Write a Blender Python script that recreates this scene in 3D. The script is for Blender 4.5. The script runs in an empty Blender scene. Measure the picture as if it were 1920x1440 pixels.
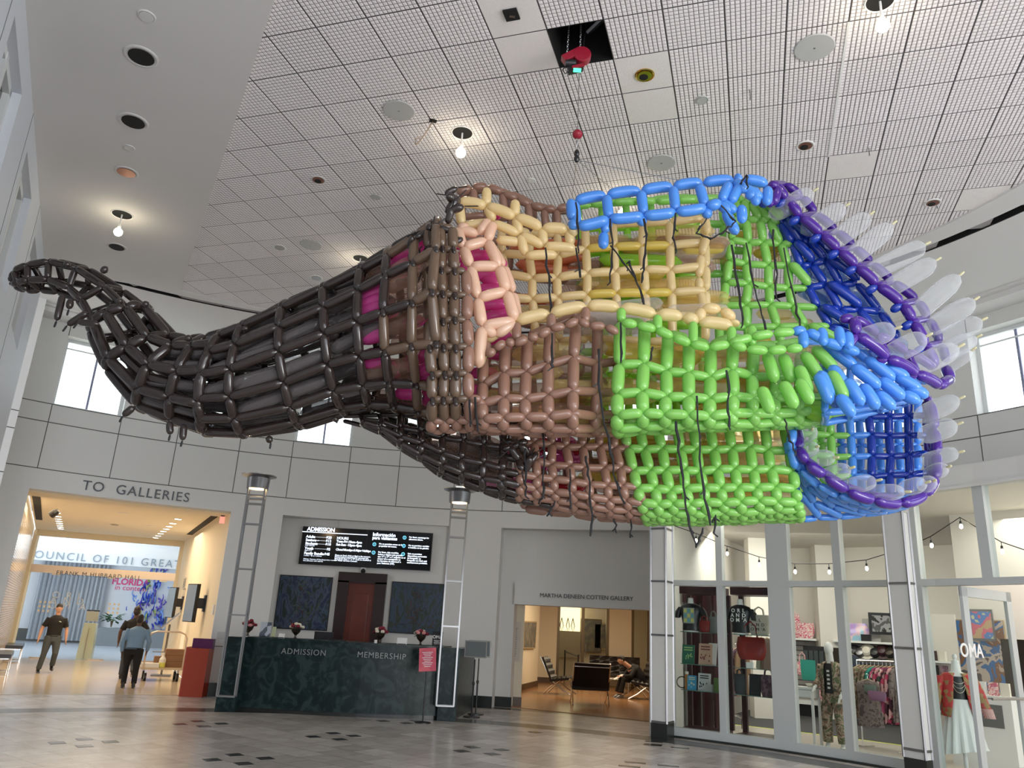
import bpy, math, random
import numpy as np
from mathutils import Vector, Matrix
random.seed(7)
D = bpy.data
COL = bpy.context.scene.collection
SC = bpy.context.scene
pi = math.pi
# ------------------------------------------------------------------ camera
F, PITCH, ROLL, EYE = 1460.1, 0.3034, 0.0539, 1.75
def _rx(a):
    c, s = math.cos(a), math.sin(a); return np.array([[1, 0, 0], [0, c, -s], [0, s, c]])
def _rz(a):
    c, s = math.cos(a), math.sin(a); return np.array([[c, -s, 0], [s, c, 0], [0, 0, 1]])
CR = _rx(pi/2+PITCH) @ _rz(ROLL)
cam = D.objects.new('camera', D.cameras.new('camera')); COL.objects.link(cam)
M4 = Matrix([list(r)+[0] for r in CR.tolist()]+[[0, 0, 0, 1]]); M4.translation = (0, 0, EYE)
cam.matrix_world = M4
cam.data.sensor_width = 36; cam.data.lens = F/1920*36; cam.data.clip_end = 300
SC.camera = cam
# ------------------------------------------------------------------ world, exposure, big lights
SC.view_settings.view_transform = 'Standard'; SC.view_settings.look = 'None'
SC.view_settings.gamma = 1; SC.view_settings.use_curve_mapping = False
SC.view_settings.exposure = 0.5
SC.cycles.use_denoising = True
SC.cycles.transparent_max_bounces = 32
SC.cycles.max_bounces = 8
SC.cycles.sample_clamp_indirect = 4
W = D.worlds.new('world'); SC.world = W; W.use_nodes = True
bg = W.node_tree.nodes['Background']; bg.inputs[0].default_value = (0.90, 0.94, 1.0, 1); bg.inputs[1].default_value = 2.2
def area(name, loc, aim, sx, sy, e, col):
    l = D.lights.new(name, 'AREA'); l.shape = 'RECTANGLE'; l.size = sx; l.size_y = sy; l.energy = e; l.color = col
    o = D.objects.new(name, l); COL.objects.link(o); o.location = loc
    o.rotation_euler = (Vector(aim)-Vector(loc)).to_track_quat('-Z', 'Y').to_euler(); return o
def point(name, loc, e, col, r=.05):
    l = D.lights.new(name, 'POINT'); l.energy = e; l.color = col; l.shadow_soft_size = r
    o = D.objects.new(name, l); COL.objects.link(o); o.location = loc; return o
WARM = (1.0, .80, .55); NEUT = (1.0, .93, .82)
area('assumed_right_fill', (9.5, -1.5, 2.6), (4.5, 9.5, 7.9), 5, 3.5, 330, (1, .97, .93))  # assumed unseen source, added to brighten the ceiling at right; no window built
area('corridor_ceiling_light', (-10.5, 22.0, 4.0), (-10.5, 22.0, 0), 3.0, 7.0, 190, WARM)
area('assumed_hall_daylight', (-16.5, 33.5, 5.4), (-16.0, 33.5, 0), 6, 7, 360, (.92, .95, 1))  # assumed daylight; its source in the hall is unseen
area('side_gallery_light', (2.9, 24.5, 2.86), (2.7, 24.8, 0), 2.6, 5.0, 120, WARM)
area('assumed_far_gallery_light', (3.0, 31.5, 2.8), (3.0, 31.5, 0), 2.5, 2.0, 16, WARM)  # assumed lamp for the room behind the gallery glass doors, not seen
area('assumed_shop_light', (6.9, 18.2, 4.1), (7.3, 19.4, 1), 4.2, 2.0, 125, NEUT)  # unseen lamp, assumed, aimed toward the back of the shop
area('assumed_shop_light_right', (9.2, 12.6, 4.1), (9.2, 12.6, 0), 1.8, 3.0, 70, NEUT)  # another assumed lamp, unseen, over the right shop bay
area('assumed_shop_front_light', (5.2, 15.2, 4.1), (5.2, 15.2, 0), 3.0, .8, 36, NEUT)  # assumed lamp just inside the shop windows, added without a seen fitting

# ------------------------------------------------------------------ sight-line helpers (pixel of the photo -> place in the hall)
def ray(x, y): return CR @ np.array([(x-960)/F, -(y-720)/F, -1.0])
def Zp(x, y, z=0.0):
    d = ray(x, y); t = (z-EYE)/d[2]; return Vector(d*t+[0, 0, EYE])
def Yp(x, y, Y):
    d = ray(x, y); return Vector(d*(Y/d[1])+[0, 0, EYE])
C0 = np.array([-2.0, 6.9])                       # centre of the rotunda
def Cy(x, y, R):
    d = ray(x, y); o = -C0; a = d[:2]@d[:2]; b = 2*o@d[:2]; c = o@o-R*R
    t = (-b+math.sqrt(b*b-4*a*c))/2/a; return Vector(d*t+[0, 0, EYE])
def th(x, y, R): p = Cy(x, y, R); return math.atan2(p.y-C0[1], p.x-C0[0])
def Pl(x, y, P0, n):
    d = Vector(ray(x, y)); o = Vector((0, 0, EYE)); t = (Vector(P0)-o).dot(n)/d.dot(n); return o+d*t
def cp(t, R, z=0): return Vector((C0[0]+R*math.cos(t), C0[1]+R*math.sin(t), z))
rad = math.radians

# ------------------------------------------------------------------ materials
def nt(name):
    m = D.materials.new(name); m.use_nodes = True; return m, m.node_tree.nodes, m.node_tree.links
def mat(name, col, rough=.6, metal=0, em=None, es=1, noise=0, nscale=8, bump=0, spec=.5, coat=0):
    m, N, L = nt(name); p = N['Principled BSDF']
    p.inputs['Base Color'].default_value = (*col, 1); p.inputs['Roughness'].default_value = rough
    p.inputs['Metallic'].default_value = metal; p.inputs['Specular IOR Level'].default_value = spec
    p.inputs['Coat Weight'].default_value = coat
    if em: p.inputs['Emission Color'].default_value = (*em, 1); p.inputs['Emission Strength'].default_value = es
    if noise or bump:
        tc = N.new('ShaderNodeTexCoord'); n = N.new('ShaderNodeTexNoise'); n.inputs['Scale'].default_value = nscale; n.inputs['Detail'].default_value = 5
        L.new(tc.outputs['Object'], n.inputs['Vector'])
        if noise:
            r = N.new('ShaderNodeMapRange'); r.inputs['To Min'].default_value = 1-noise; r.inputs['To Max'].default_value = 1+noise
            L.new(n.outputs['Fac'], r.inputs['Value'])
            mx = N.new('ShaderNodeVectorMath'); mx.operation = 'SCALE'; mx.inputs[0].default_value = col
            L.new(r.outputs[0], mx.inputs['Scale']); L.new(mx.outputs[0], p.inputs['Base Color'])
        if bump:
            b = N.new('ShaderNodeBump'); b.inputs['Strength'].default_value = bump; b.inputs['Distance'].default_value = .01
            L.new(n.outputs['Fac'], b.inputs['Height']); L.new(b.outputs[0], p.inputs['Normal'])
    return m
def pattern(name, cols, scale=6, rough=.7, kind='noise', contrast=True, stops=None, mscale=(1, 1, 1), coat=0, dist=0):
    m, N, L = nt(name); p = N['Principled BSDF']; p.inputs['Roughness'].default_value = rough; p.inputs['Coat Weight'].default_value = coat
    tc = N.new('ShaderNodeTexCoord'); mp = N.new('ShaderNodeMapping'); mp.inputs['Scale'].default_value = mscale
    L.new(tc.outputs['Object'], mp.inputs['Vector'])
    if kind == 'noise':
        n = N.new('ShaderNodeTexNoise'); n.inputs['Scale'].default_value = scale; n.inputs['Detail'].default_value = 6; n.inputs['Distortion'].default_value = dist; out = n.outputs['Fac']
    elif kind == 'voronoi':
        n = N.new('ShaderNodeTexVoronoi'); n.inputs['Scale'].default_value = scale; s = N.new('ShaderNodeSeparateColor'); L.new(n.outputs['Color'], s.inputs[0]); out = s.outputs[0]
    elif kind == 'wave':
        n = N.new('ShaderNodeTexWave'); n.inputs['Scale'].default_value = scale; n.inputs['Distortion'].default_value = dist; out = n.outputs['Fac']
    L.new(mp.outputs[0], n.inputs['Vector'])
    r = N.new('ShaderNodeValToRGB'); L.new(out, r.inputs[0]); cr = r.color_ramp; cr.interpolation = 'CONSTANT' if contrast else 'LINEAR'
    k = len(cols); lo, hi = ((.3, .7) if kind == 'noise' else (0, 1))
    pos = stops or [lo+(hi-lo)*i/k for i in range(k)]
    cr.elements[0].position = 0; cr.elements[0].color = (*cols[0], 1); cr.elements[1].position = pos[1]; cr.elements[1].color = (*cols[1], 1)
    for i in range(2, k):
        e = cr.elements.new(pos[i]); e.color = (*cols[i], 1)
    L.new(r.outputs[0], p.inputs['Base Color']); return m
def glass(name, tint=(.93, .96, .95), mixf=.08, rough=.02):
    m, N, L = nt(name); N.remove(N['Principled BSDF']); t = N.new('ShaderNodeBsdfTransparent'); t.inputs[0].default_value = (*tint, 1)
    g = N.new('ShaderNodeBsdfGlossy'); g.inputs['Roughness'].default_value = rough; g.inputs[0].default_value = (1, 1, 1, 1)
    lw = N.new('ShaderNodeLayerWeight'); pw = N.new('ShaderNodeMath'); pw.operation = 'POWER'; pw.inputs[1].default_value = 5; L.new(lw.outputs['Facing'], pw.inputs[0])
    ma = N.new('ShaderNodeMath'); ma.operation = 'MULTIPLY_ADD'; ma.inputs[1].default_value = .5; ma.inputs[2].default_value = .006; L.new(pw.outputs[0], ma.inputs[0])
    mx = N.new('ShaderNodeMixShader'); L.new(ma.outputs[0], mx.inputs[0]); L.new(t.outputs[0], mx.inputs[1]); L.new(g.outputs[0], mx.inputs[2])
    L.new(mx.outputs[0], N['Material Output'].inputs[0]); return m
def latex(name, col, trans=.28, rough=.14):
    m, N, L = nt(name); p = N['Principled BSDF']; p.inputs['Base Color'].default_value = (*col, 1); p.inputs['Roughness'].default_value = rough
    p.inputs['Coat Weight'].default_value = .5; p.inputs['Coat Roughness'].default_value = .06
    t = N.new('ShaderNodeBsdfTranslucent'); t.inputs[0].default_value = (*[min(1, c*1.1) for c in col], 1)
    mx = N.new('ShaderNodeMixShader'); mx.inputs[0].default_value = trans
    L.new(p.outputs[0], mx.inputs[1]); L.new(t.outputs[0], mx.inputs[2]); L.new(mx.outputs[0], N['Material Output'].inputs[0]); return m
def clear(name, tint, body=.16, edge=.65):
    m, N, L = nt(name); p = N['Principled BSDF']; p.inputs['Base Color'].default_value = (*tint, 1); p.inputs['Roughness'].default_value = .12
    p.inputs['Specular IOR Level'].default_value = .7
    t = N.new('ShaderNodeBsdfTransparent'); t.inputs[0].default_value = (*[.55+.45*c for c in tint], 1)
    lw = N.new('ShaderNodeLayerWeight'); lw.inputs[0].default_value = .35
    r = N.new('ShaderNodeMapRange'); r.inputs['To Min'].default_value = body; r.inputs['To Max'].default_value = edge
    L.new(lw.outputs['Facing'], r.inputs['Value'])
    mx = N.new('ShaderNodeMixShader'); L.new(r.outputs[0], mx.inputs[0]); L.new(t.outputs[0], mx.inputs[1]); L.new(p.outputs[0], mx.inputs[2])
    L.new(mx.outputs[0], N['Material Output'].inputs[0]); return m

m_wall = mat('painted wall', (.68, .68, .66), .75, noise=.015, nscale=2)
m_wallL = mat('painted side wall', (.62, .65, .70), .6)
m_soff = mat('soffit paint', (.70, .69, .68), .8)
m_groove = mat('panel joint', (.10, .10, .095), .8)
m_frame = mat('white window frame', (.68, .70, .70), .45)
m_ceil = mat('ceiling tile pads', (.90, .86, .87), .85, bump=.15, nscale=120)
m_plain = mat('plain ceiling tile', (.86, .83, .81), .9, noise=.06, nscale=70, bump=.4)
m_tbar = mat('tile seam', (.20, .19, .195), .8)
m_black = mat('black void', (.006, .006, .006), .8)
m_dkbase = mat('black stone base', (.018, .022, .02), .25)
m_cream = mat('cream wall', (.80, .72, .56), .7)
m_shopw = mat('shop interior wall', (.74, .70, .64), .7)
m_white = mat('white paint', (.82, .82, .80), .45)
m_alu = mat('painted aluminium', (.50, .525, .52), .4)
m_steel = mat('brushed steel', (.42, .42, .42), .3, 1)
m_darksteel = mat('dark steel', (.25, .25, .26), .35, 1)
m_chrome = mat('chrome', (.8, .8, .8), .12, 1)
m_brass = mat('bronze rail', (.62, .50, .38), .3, 1)
m_glass = glass('clear glass')
m_bulb = mat('lit bulb', (1, .95, .8), .3, em=(1, .86, .62), es=25)
m_blackpl = mat('black plastic', (.012, .012, .014), .35)
m_blackle = mat('black leather', (.012, .011, .012), .3)
m_granite = pattern('dark green granite', [(.004, .010, .011), (.007, .018, .018), (.011, .026, .026), (.026, .048, .047)], 3.2, .28, contrast=False, dist=2.2, coat=.0)
m_text = mat('dark metal letters', (.10, .11, .12), .4, .6)
m_redwood = mat('red stained wood', (.13, .022, .01), .35, noise=.35, nscale=3)
m_dkwood = mat('dark mahogany', (.022, .007, .007), .3, noise=.2)
m_maroon = mat('maroon display frame', (.035, .005, .008), .35)
m_granite.node_tree.nodes['Principled BSDF'].inputs['Specular IOR Level'].default_value = .22
m_skin = mat('skin', (.52, .29, .20), .5)
m_skind = mat('dark skin', (.10, .05, .035), .5)
m_hair = mat('dark hair', (.015, .01, .009), .6)
m_rope = mat('black ribbon', (.008, .008, .01), .5)
m_green = mat('leaf green', (.03, .12, .03), .5)
m_red = mat('hoist red paint', (.30, .01, .03), .35)

# ------------------------------------------------------------------ mesh builder
class MB:
    def __init__(s): s.v = []; s.f = []; s.m = []; s.mats = []
    def mi(s, m):
        if m not in s.mats: s.mats.append(m)
        return s.mats.index(m)
    def add(s, vs, fs, m):
        k = len(s.v); s.v += [tuple(v) for v in vs]; s.f += [tuple(i+k for i in f) for f in fs]; s.m += [s.mi(m)]*len(fs); return s
    def hexa(s, p, m):   # 8 pts: bottom 4 ccw, top 4 ccw
        return s.add(p, [(3, 2, 1, 0), (4, 5, 6, 7), (0, 1, 5, 4), (1, 2, 6, 5), (2, 3, 7, 6), (3, 0, 4, 7)], m)
    def box(s, c, size, m, rz=0, M=None):
        x, y, z = [a/2 for a in size]; R = M or Matrix.Rotation(rz, 3, 'Z')
        return s.hexa([Vector(c)+R@Vector(q) for q in [(-x, -y, -z), (x, -y, -z), (x, y, -z), (-x, y, -z), (-x, -y, z), (x, -y, z), (x, y, z), (-x, y, z)]], m)
    def bar(s, a, b, w, d, m, up=(0, 0, 1)):  # box from a to b, width w (sideways), depth d
        a, b = Vector(a), Vector(b); t = (b-a).normalized(); u = Vector(up)
        if abs(t.dot(u)) > .95: u = Vector((0, 1, 0))
        r = t.cross(u).normalized(); q = r.cross(t)
        P = []
        for c in (a, b):
            P += [c-r*w/2-q*d/2, c+r*w/2-q*d/2, c+r*w/2+q*d/2, c-r*w/2+q*d/2]
        return s.hexa(P, m)
    def prism(s, poly, z0, z1, m):
        n = len(poly); vs = [(p[0], p[1], z0) for p in poly]+[(p[0], p[1], z1) for p in poly]
        return s.add(vs, [tuple(range(n))[::-1], tuple(range(n, 2*n))]+[(i, (i+1) % n, (i+1) % n+n, i+n) for i in range(n)], m)
    def tube(s, pts, r, m, n=6, closed=False):
        pts = [Vector(p) for p in pts]; k = len(pts); rs = r if isinstance(r, (list, tuple)) else [r]*k
        vs = []; u = None
        for i, p in enumerate(pts):
            t = (pts[min(i+1, k-1)]-pts[max(i-1, 0)]).normalized()
            if u is None: u = t.orthogonal().normalized()
            u = (u-t*u.dot(t)).normalized(); w = t.cross(u)
            vs += [p+(u*math.cos(2*pi*j/n)+w*math.sin(2*pi*j/n))*rs[i] for j in range(n)]
        fs = [(i*n+j, i*n+(j+1) % n, (i+1)*n+(j+1) % n, (i+1)*n+j) for i in range(k-1) for j in range(n)]
        fs += [tuple(range(n))[::-1], tuple(range((k-1)*n, k*n))]
        return s.add(vs, fs, m)
    def lathe(s, prof, c, m, n=16, M=None, sx=1, sy=1):
        c = Vector(c); M = M or Matrix.Identity(3); vs = []
        for r, z in prof: vs += [c+M@Vector((r*sx*math.cos(2*pi*j/n), r*sy*math.sin(2*pi*j/n), z)) for j in range(n)]
        k = len(prof)
        fs = [(i*n+j, i*n+(j+1) % n, (i+1)*n+(j+1) % n, (i+1)*n+j) for i in range(k-1) for j in range(n)]
        fs += [tuple(range(n))[::-1], tuple(range((k-1)*n, k*n))]
        return s.add(vs, fs, m)
    def ball(s, c, r, m, n=10, M=None):
        if not isinstance(r, (list, tuple)): r = (r, r, r)
        k = max(5, n//2+1)
        return s.lathe([(math.sin(pi*i/k)*1.0 if 0 < i < k else .02, -math.cos(pi*i/k)) for i in range(k+1)], c, m, n, (M or Matrix.Identity(3))@Matrix.Diagonal(r))
    def loft(s, rings, m, n=14, cap=True):   # rings: (centre, rx, ry[, zrot, tiltx])
        vs = []
        for q in rings:
            c = Vector(q[0]); M = Matrix.Rotation(q[3] if len(q) > 3 else 0, 3, 'Z')@Matrix.Rotation(q[4] if len(q) > 4 else 0, 3, 'X')
            vs += [c+M@Vector((q[1]*math.cos(2*pi*j/n), q[2]*math.sin(2*pi*j/n), 0)) for j in range(n)]
        k = len(rings); fs = [(i*n+j, i*n+(j+1) % n, (i+1)*n+(j+1) % n, (i+1)*n+j) for i in range(k-1) for j in range(n)]
        if cap: fs += [tuple(range(n))[::-1], tuple(range((k-1)*n, k*n))]
        return s.add(vs, fs, m)
    def cyl(s, R0, R1, t0, t1, z0, z1, m, step=2.0):   # curved slab of the rotunda
        n = max(1, int(abs(math.degrees(t1-t0))/step+.99)); vs = []
        for i in range(n+1):
            t = t0+(t1-t0)*i/n; vs += [cp(t, R0, z0), cp(t, R1, z0), cp(t, R1, z1), cp(t, R0, z1)]
        fs = [(i*4+a, i*4+(a+1) % 4, i*4+4+(a+1) % 4, i*4+4+a) for i in range(n) for a in range(4)]
        fs += [(3, 2, 1, 0), (n*4, n*4+1, n*4+2, n*4+3)]
        return s.add(vs, fs, m)
    def build(s, name, parent=None, smooth=False, bevel=0, xf=None):
        me = D.meshes.new(name); me.from_pydata([tuple(v) for v in s.v], [], s.f); me.update()
        for m in s.mats: me.materials.append(m)
        me.polygons.foreach_set('material_index', s.m)
        if smooth: me.polygons.foreach_set('use_smooth', [True]*len(me.polygons))
        import bmesh
        b = bmesh.new(); b.from_mesh(me); bmesh.ops.recalc_face_normals(b, faces=b.faces); b.to_mesh(me); b.free()
        o = D.objects.new(name, me); COL.objects.link(o)
        if parent: o.parent = parent
        if bevel:
            bv = o.modifiers.new('bevel', 'BEVEL'); bv.width = bevel; bv.segments = 2; bv.limit_method = 'ANGLE'
        if smooth: 
            es = o.modifiers.new('split', 'EDGE_SPLIT'); es.split_angle = rad(50)
        return o
def thing(name, label, cat, loc=(0, 0, 0), rz=0, group=None):
    o = D.objects.new(name, None); COL.objects.link(o); o.location = loc; o.rotation_euler = (0, 0, rz); o.empty_display_size = .2
    return tag(o, label, cat, group)
def tag(o, label, cat, group=None):
    o['label'] = label; o['category'] = cat
    if group: o['group'] = group
    return o
def struct(o): o['kind'] = 'structure'; return o
def settle(o):   # move a mesh's origin to the base of its geometry
    me = o.data; co = np.empty(len(me.vertices)*3); me.vertices.foreach_get('co', co); co = co.reshape(-1, 3)
    c = np.array([(co[:, 0].min()+co[:, 0].max())/2, (co[:, 1].min()+co[:, 1].max())/2, co[:, 2].min()])
    me.vertices.foreach_set('co', (co-c).ravel()); me.update(); o.location = Vector(c)+o.location; return o
def dup(root, loc, rz=None, label=None):
    r = root.copy(); COL.objects.link(r); r.location = loc
    if rz is not None: r.rotation_euler = (0, 0, rz)
    if label: r['label'] = label
    for ch in root.children:
        c = ch.copy(); COL.objects.link(c); c.parent = r
        for g in ch.children:
            d = g.copy(); COL.objects.link(d); d.parent = c
    return r
def textmesh(txt, size, extr=.004, sp=1.0, align='CENTER', shear=0, bold=0):
    cu = D.curves.new('lettering', 'FONT'); cu.body = txt; cu.size = size; cu.extrude = extr; cu.space_character = sp; cu.align_x = align; cu.align_y = 'CENTER'; cu.shear = shear
    cu.offset = bold; cu.resolution_u = 3
    o = D.objects.new('lettering', cu); COL.objects.link(o); bpy.context.view_layer.update()
    me = D.meshes.new_from_object(o.evaluated_get(bpy.context.evaluated_depsgraph_get())); D.objects.remove(o); return me
def text(name, txt, size, m, loc, X, Y, parent=None, **k):   # X, Y: world directions of the baseline and of up
    me = textmesh(txt, size, **k); me.materials.append(m); o = D.objects.new(name, me); COL.objects.link(o)
    X = Vector(X).normalized(); Y = Vector(Y).normalized(); Z = X.cross(Y).normalized()
    Mx = Matrix([[X[i], Y[i], Z[i]] for i in range(3)]).to_4x4(); Mx.translation = Vector(loc); me.transform(Mx)
    if parent: me.transform(parent.matrix_world.inverted() if False else Matrix.Translation(-parent.location)); o.parent = parent
    return o
def text_cyl(name, txt, size, m, t, z, R, sp=1.0, extr=.006):
    me = textmesh(txt, size, extr, sp); me.materials.append(m)
    for v in me.vertices:
        x, y, w = v.co; v.co = cp(t-x/R, R-.01-w, z+y)
    o = D.objects.new(name, me); COL.objects.link(o); return o
def quad_frame(P, inset):  # P: 4 corners TL,TR,BR,BL
    c = sum(P, Vector())/4; return [c+(p-c)*(1-inset) for p in P]

# ================================================================== THE SETTING
RW = 12.35
b = MB()   # floor of the rotunda, material carries ring and tiles
b.prism([(-18, -10), (16, -10), (16, 19.0), (4.7, 19.0), (3.6, 18.1), (.28, 19.6), (0.2, 20.0), (-5.5, 20), (-6.4, 18.6), (-12.6, 29.4), (-17.2, 27.6), (-10.6, 16.6), (-18, 16)], -.1, 0, m_white)
fl = struct(b.build('floor'))
def floor_material():
    m, N, L = nt('polished stone tiles'); p = N['Principled BSDF']
    tc = N.new('ShaderNodeTexCoord')
    mp = N.new('ShaderNodeMapping'); mp.inputs['Rotation'].default_value = (0, 0, rad(38)); mp.inputs['Scale'].default_value = (2.2, 2.2, 2.2)
    L.new(tc.outputs['Object'], mp.inputs[0])
    br = N.new('ShaderNodeTexBrick'); br.offset = .5; br.inputs['Color1'].default_value = (.40, .36, .335, 1); br.inputs['Color2'].default_value = (.60, .55, .51, 1)
    br.inputs['Mortar'].default_value = (.16, .15, .14, 1); br.inputs['Scale'].default_value = 1; br.inputs['Mortar Size'].default_value = .008; br.inputs['Brick Width'].default_value = 1; br.inputs['Row Height'].default_value = 1
    L.new(mp.outputs[0], br.inputs['Vector'])
    n = N.new('ShaderNodeTexNoise'); n.inputs['Scale'].default_value = 3.5; n.inputs['Detail'].default_value = 8; n.inputs['Distortion'].default_value = 1
    L.new(tc.outputs['Object'], n.inputs['Vector'])
    r = N.new('ShaderNodeMapRange'); r.inputs['To Min'].default_value = .75; r.inputs['To Max'].default_value = 1.25; L.new(n.outputs['Fac'], r.inputs[0])
    sc = N.new('ShaderNodeVectorMath'); sc.operation = 'SCALE'; L.new(br.outputs['Color'], sc.inputs[0]); L.new(r.outputs[0], sc.inputs['Scale'])
    d = N.new('ShaderNodeVectorMath'); d.operation = 'DISTANCE'; d.inputs[1].default_value = (C0[0], C0[1], 0); L.new(tc.outputs['Object'], d.inputs[0])
    g = N.new('ShaderNodeMath'); g.operation = 'COMPARE'; g.inputs[1].default_value = 9.5; g.inputs[2].default_value = .3; L.new(d.outputs['Value'], g.inputs[0])
    g2 = N.new('ShaderNodeMath'); g2.operation = 'COMPARE'; g2.inputs[1].default_value = 12.35; g2.inputs[2].default_value = .2; L.new(d.outputs['Value'], g2.inputs[0])
    mx0 = N.new('ShaderNodeMath'); mx0.operation = 'MAXIMUM'; L.new(g.outputs[0], mx0.inputs[0]); L.new(g2.outputs[0], mx0.inputs[1])
    mx = N.new('ShaderNodeMix'); mx.data_type = 'RGBA'; L.new(mx0.outputs[0], mx.inputs[0]); L.new(sc.outputs[0], mx.inputs[6]); mx.inputs[7].default_value = (.055, .052, .05, 1)
    L.new(mx.outputs[2], p.inputs['Base Color']); p.inputs['Roughness'].default_value = .24; p.inputs['Specular IOR Level'].default_value = .6
    return m
fl.data.materials[0] = floor_material()
# little dark inlay tiles, in groups of four
b = MB(); s_ = .14; q_ = rad(38)
m_inlay = mat('dark stone inlay', (.02, .02, .02), .2)
for (x, y) in [(371, 1352.5), (337, 1358), (382, 1362), (415, 1357), (158, 1386), (107, 1393), (207, 1391), (158, 1399), (625, 1375), (587, 1381.5), (663, 1380), (637, 1386.5), (440, 1415.5), (398, 1425), (497, 1422), (457, 1432), (718, 1352), (762, 1356), (779, 1351), (885, 1401), (866, 1408.5), (940, 1406), (923, 1414), (1003, 1373)]:
    p = Zp(x, y); b.box((p.x, p.y, .001), (.19, .19, .006), m_inlay, q_)
for (x, y) in [(1226, 1391), (1223, 1397.5), (1279, 1396), (1275, 1402.5), (1191, 1430), (1180, 1437), (1253, 1436), (1225, 1396)]:
    p = Zp(x, y); b.box((p.x, p.y, .001), (.30, .10, .006), m_inlay, -.2)
struct(b.build('trim_1'))

# --- upper curved wall with windows
b = MB(); Tc = [rad(126.6-12.2*k) for k in range(-1, 13)]; hw = rad(3.25)
b.cyl(RW, RW+.4, rad(145), rad(-25), 4.45, 5.87, m_wall); b.cyl(RW, RW+.4, rad(145), rad(-25), 7.45, 8.3, m_wall)
edges = [rad(145)]+[e for t in Tc for e in (t+hw, t-hw)]+[rad(-25)]
for a_, b_ in zip(edges[::2], edges[1::2]): b.cyl(RW, RW+.4, a_, b_, 5.87, 7.45, m_wall)
for z in (4.46, 5.46, 5.86): b.cyl(RW-.004, RW+.01, rad(140), rad(-25), z-.009, z+.009, m_groove)
for t in Tc:
    for e in (t+hw, t-hw): b.cyl(RW-.004, RW+.01, e+.0007, e-.0007, 4.46, 5.86, m_groove, 5); b.cyl(RW-.004, RW+.01, e+.0007, e-.0007, 7.45, 8.2, m_groove, 5)
# lower wall: pieces round the openings
tJL, tJR = rad(130.1), rad(110.95); tRL, tRR = rad(105.5), rad(87.0); tML, tMJ = rad(81.0), rad(79.4); tEnd = rad(60.5)
b.cyl(RW, RW+.35, rad(145), tJL, 0, 4.45, m_wall)
b.cyl(RW, RW+.35, tJL, tJR, 4.02, 4.45, m_wall)
b.cyl(RW, RW+.8, tJR, tRL, 0, 4.45, m_wall)
b.cyl(RW, RW+1.0, tRL, tRR, 4.05, 4.45, m_wall)
b.cyl(RW, RW+.8, tRR, tML, 0, 4.45, m_wall)
b.cyl(RW+.4, RW+.8, tML, tEnd, 2.8, 4.45, m_wall); b.cyl(RW, RW+.4, tML, tEnd, 4.06, 4.45, m_wall)
b.cyl(RW+.4, RW+.8, tML, tMJ, 0, 2.8, m_wall)
b.cyl(RW+.3, RW+.8, tMJ, tEnd, 2.30, 2.80, m_wall)
b.cyl(RW-.003, RW+.01, tJR-.001, tRL, 1.02, 1.035, m_groove)
b.prism([(-5.75, 19.35), (-1.1, 19.35), (-1.1, 19.6), (-5.75, 19.6)], 0, 4.3, m_wall)   # back of the admission niche
b.box((-4.1, 19.34, 3.9), (.05, .03, .35), m_wall); b.box((-2.1, 19.34, 3.9), (.05, .03, .35), m_wall)
# wall between side gallery and shop
pA, pB = cp(tEnd, 10.15), cp(tEnd, RW+.8); b.bar(pA+Vector((0, 0, 2.2)), pB+Vector((0, 0, 2.2)), .2, 4.4, m_wall)
struct(b.build('wall_back'))
# pier at the left end with its own joints
b = MB(); tp = rad(133.2)
b.cyl(11.55, RW+.1, rad(141), tp, 0, 8.2, m_wall)
for z in (4.17, 5.06, 5.42): b.cyl(11.546, 11.56, rad(141), tp, z-.009, z+.009, m_groove)
struct(b.build('wall_pier'))
# base boards
b = MB(); b.cyl(RW-.02, RW, tJR+.001, tRL, 0, .26, m_dkbase); b.cyl(RW-.02, RW, tRR, tML, 0, .24, m_dkbase); b.cyl(RW+.38, RW+.4, tML, tMJ-.003, 0, .22, m_dkbase)
b.cyl(RW-.02, RW, rad(141), tJL, 0, .26, m_dkbase)
struct(b.build('baseboard_back'))
# windows
for k, t in enumerate(Tc):
    if k > 11: continue
    b = MB(); a_, c_ = t+hw, t-hw
    Ri, Ro = RW+.26, RW+.33
    b.cyl(Ri, Ro, a_, a_-.006, 5.87, 7.45, m_frame, 9); b.cyl(Ri, Ro, c_+.006, c_, 5.87, 7.45, m_frame, 9)
    b.cyl(Ri, Ro, a_, c_, 5.87, 5.94, m_frame, 9); b.cyl(Ri, Ro, a_, c_, 7.38, 7.45, m_frame, 9)
    w_ = struct(b.build('window_%d' % (k+1)))
    b = MB(); b.cyl(Ri+.02, Ro-.02, t+.0018, t-.0018, 5.94, 7.38, mat('window mullion', (.35, .33, .5), .5) if k == 0 else D.materials['window mullion'], 9); b.cyl(Ri+.02, Ro-.02, a_, c_, 7.22, 7.25, m_frame, 9)
    b.build('mullion', w_)
    b = MB(); b.cyl(Ri+.03, Ri+.035, a_-.006, c_+.006, 5.94, 7.38, m_glass, 9); b.build('pane', w_)

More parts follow.
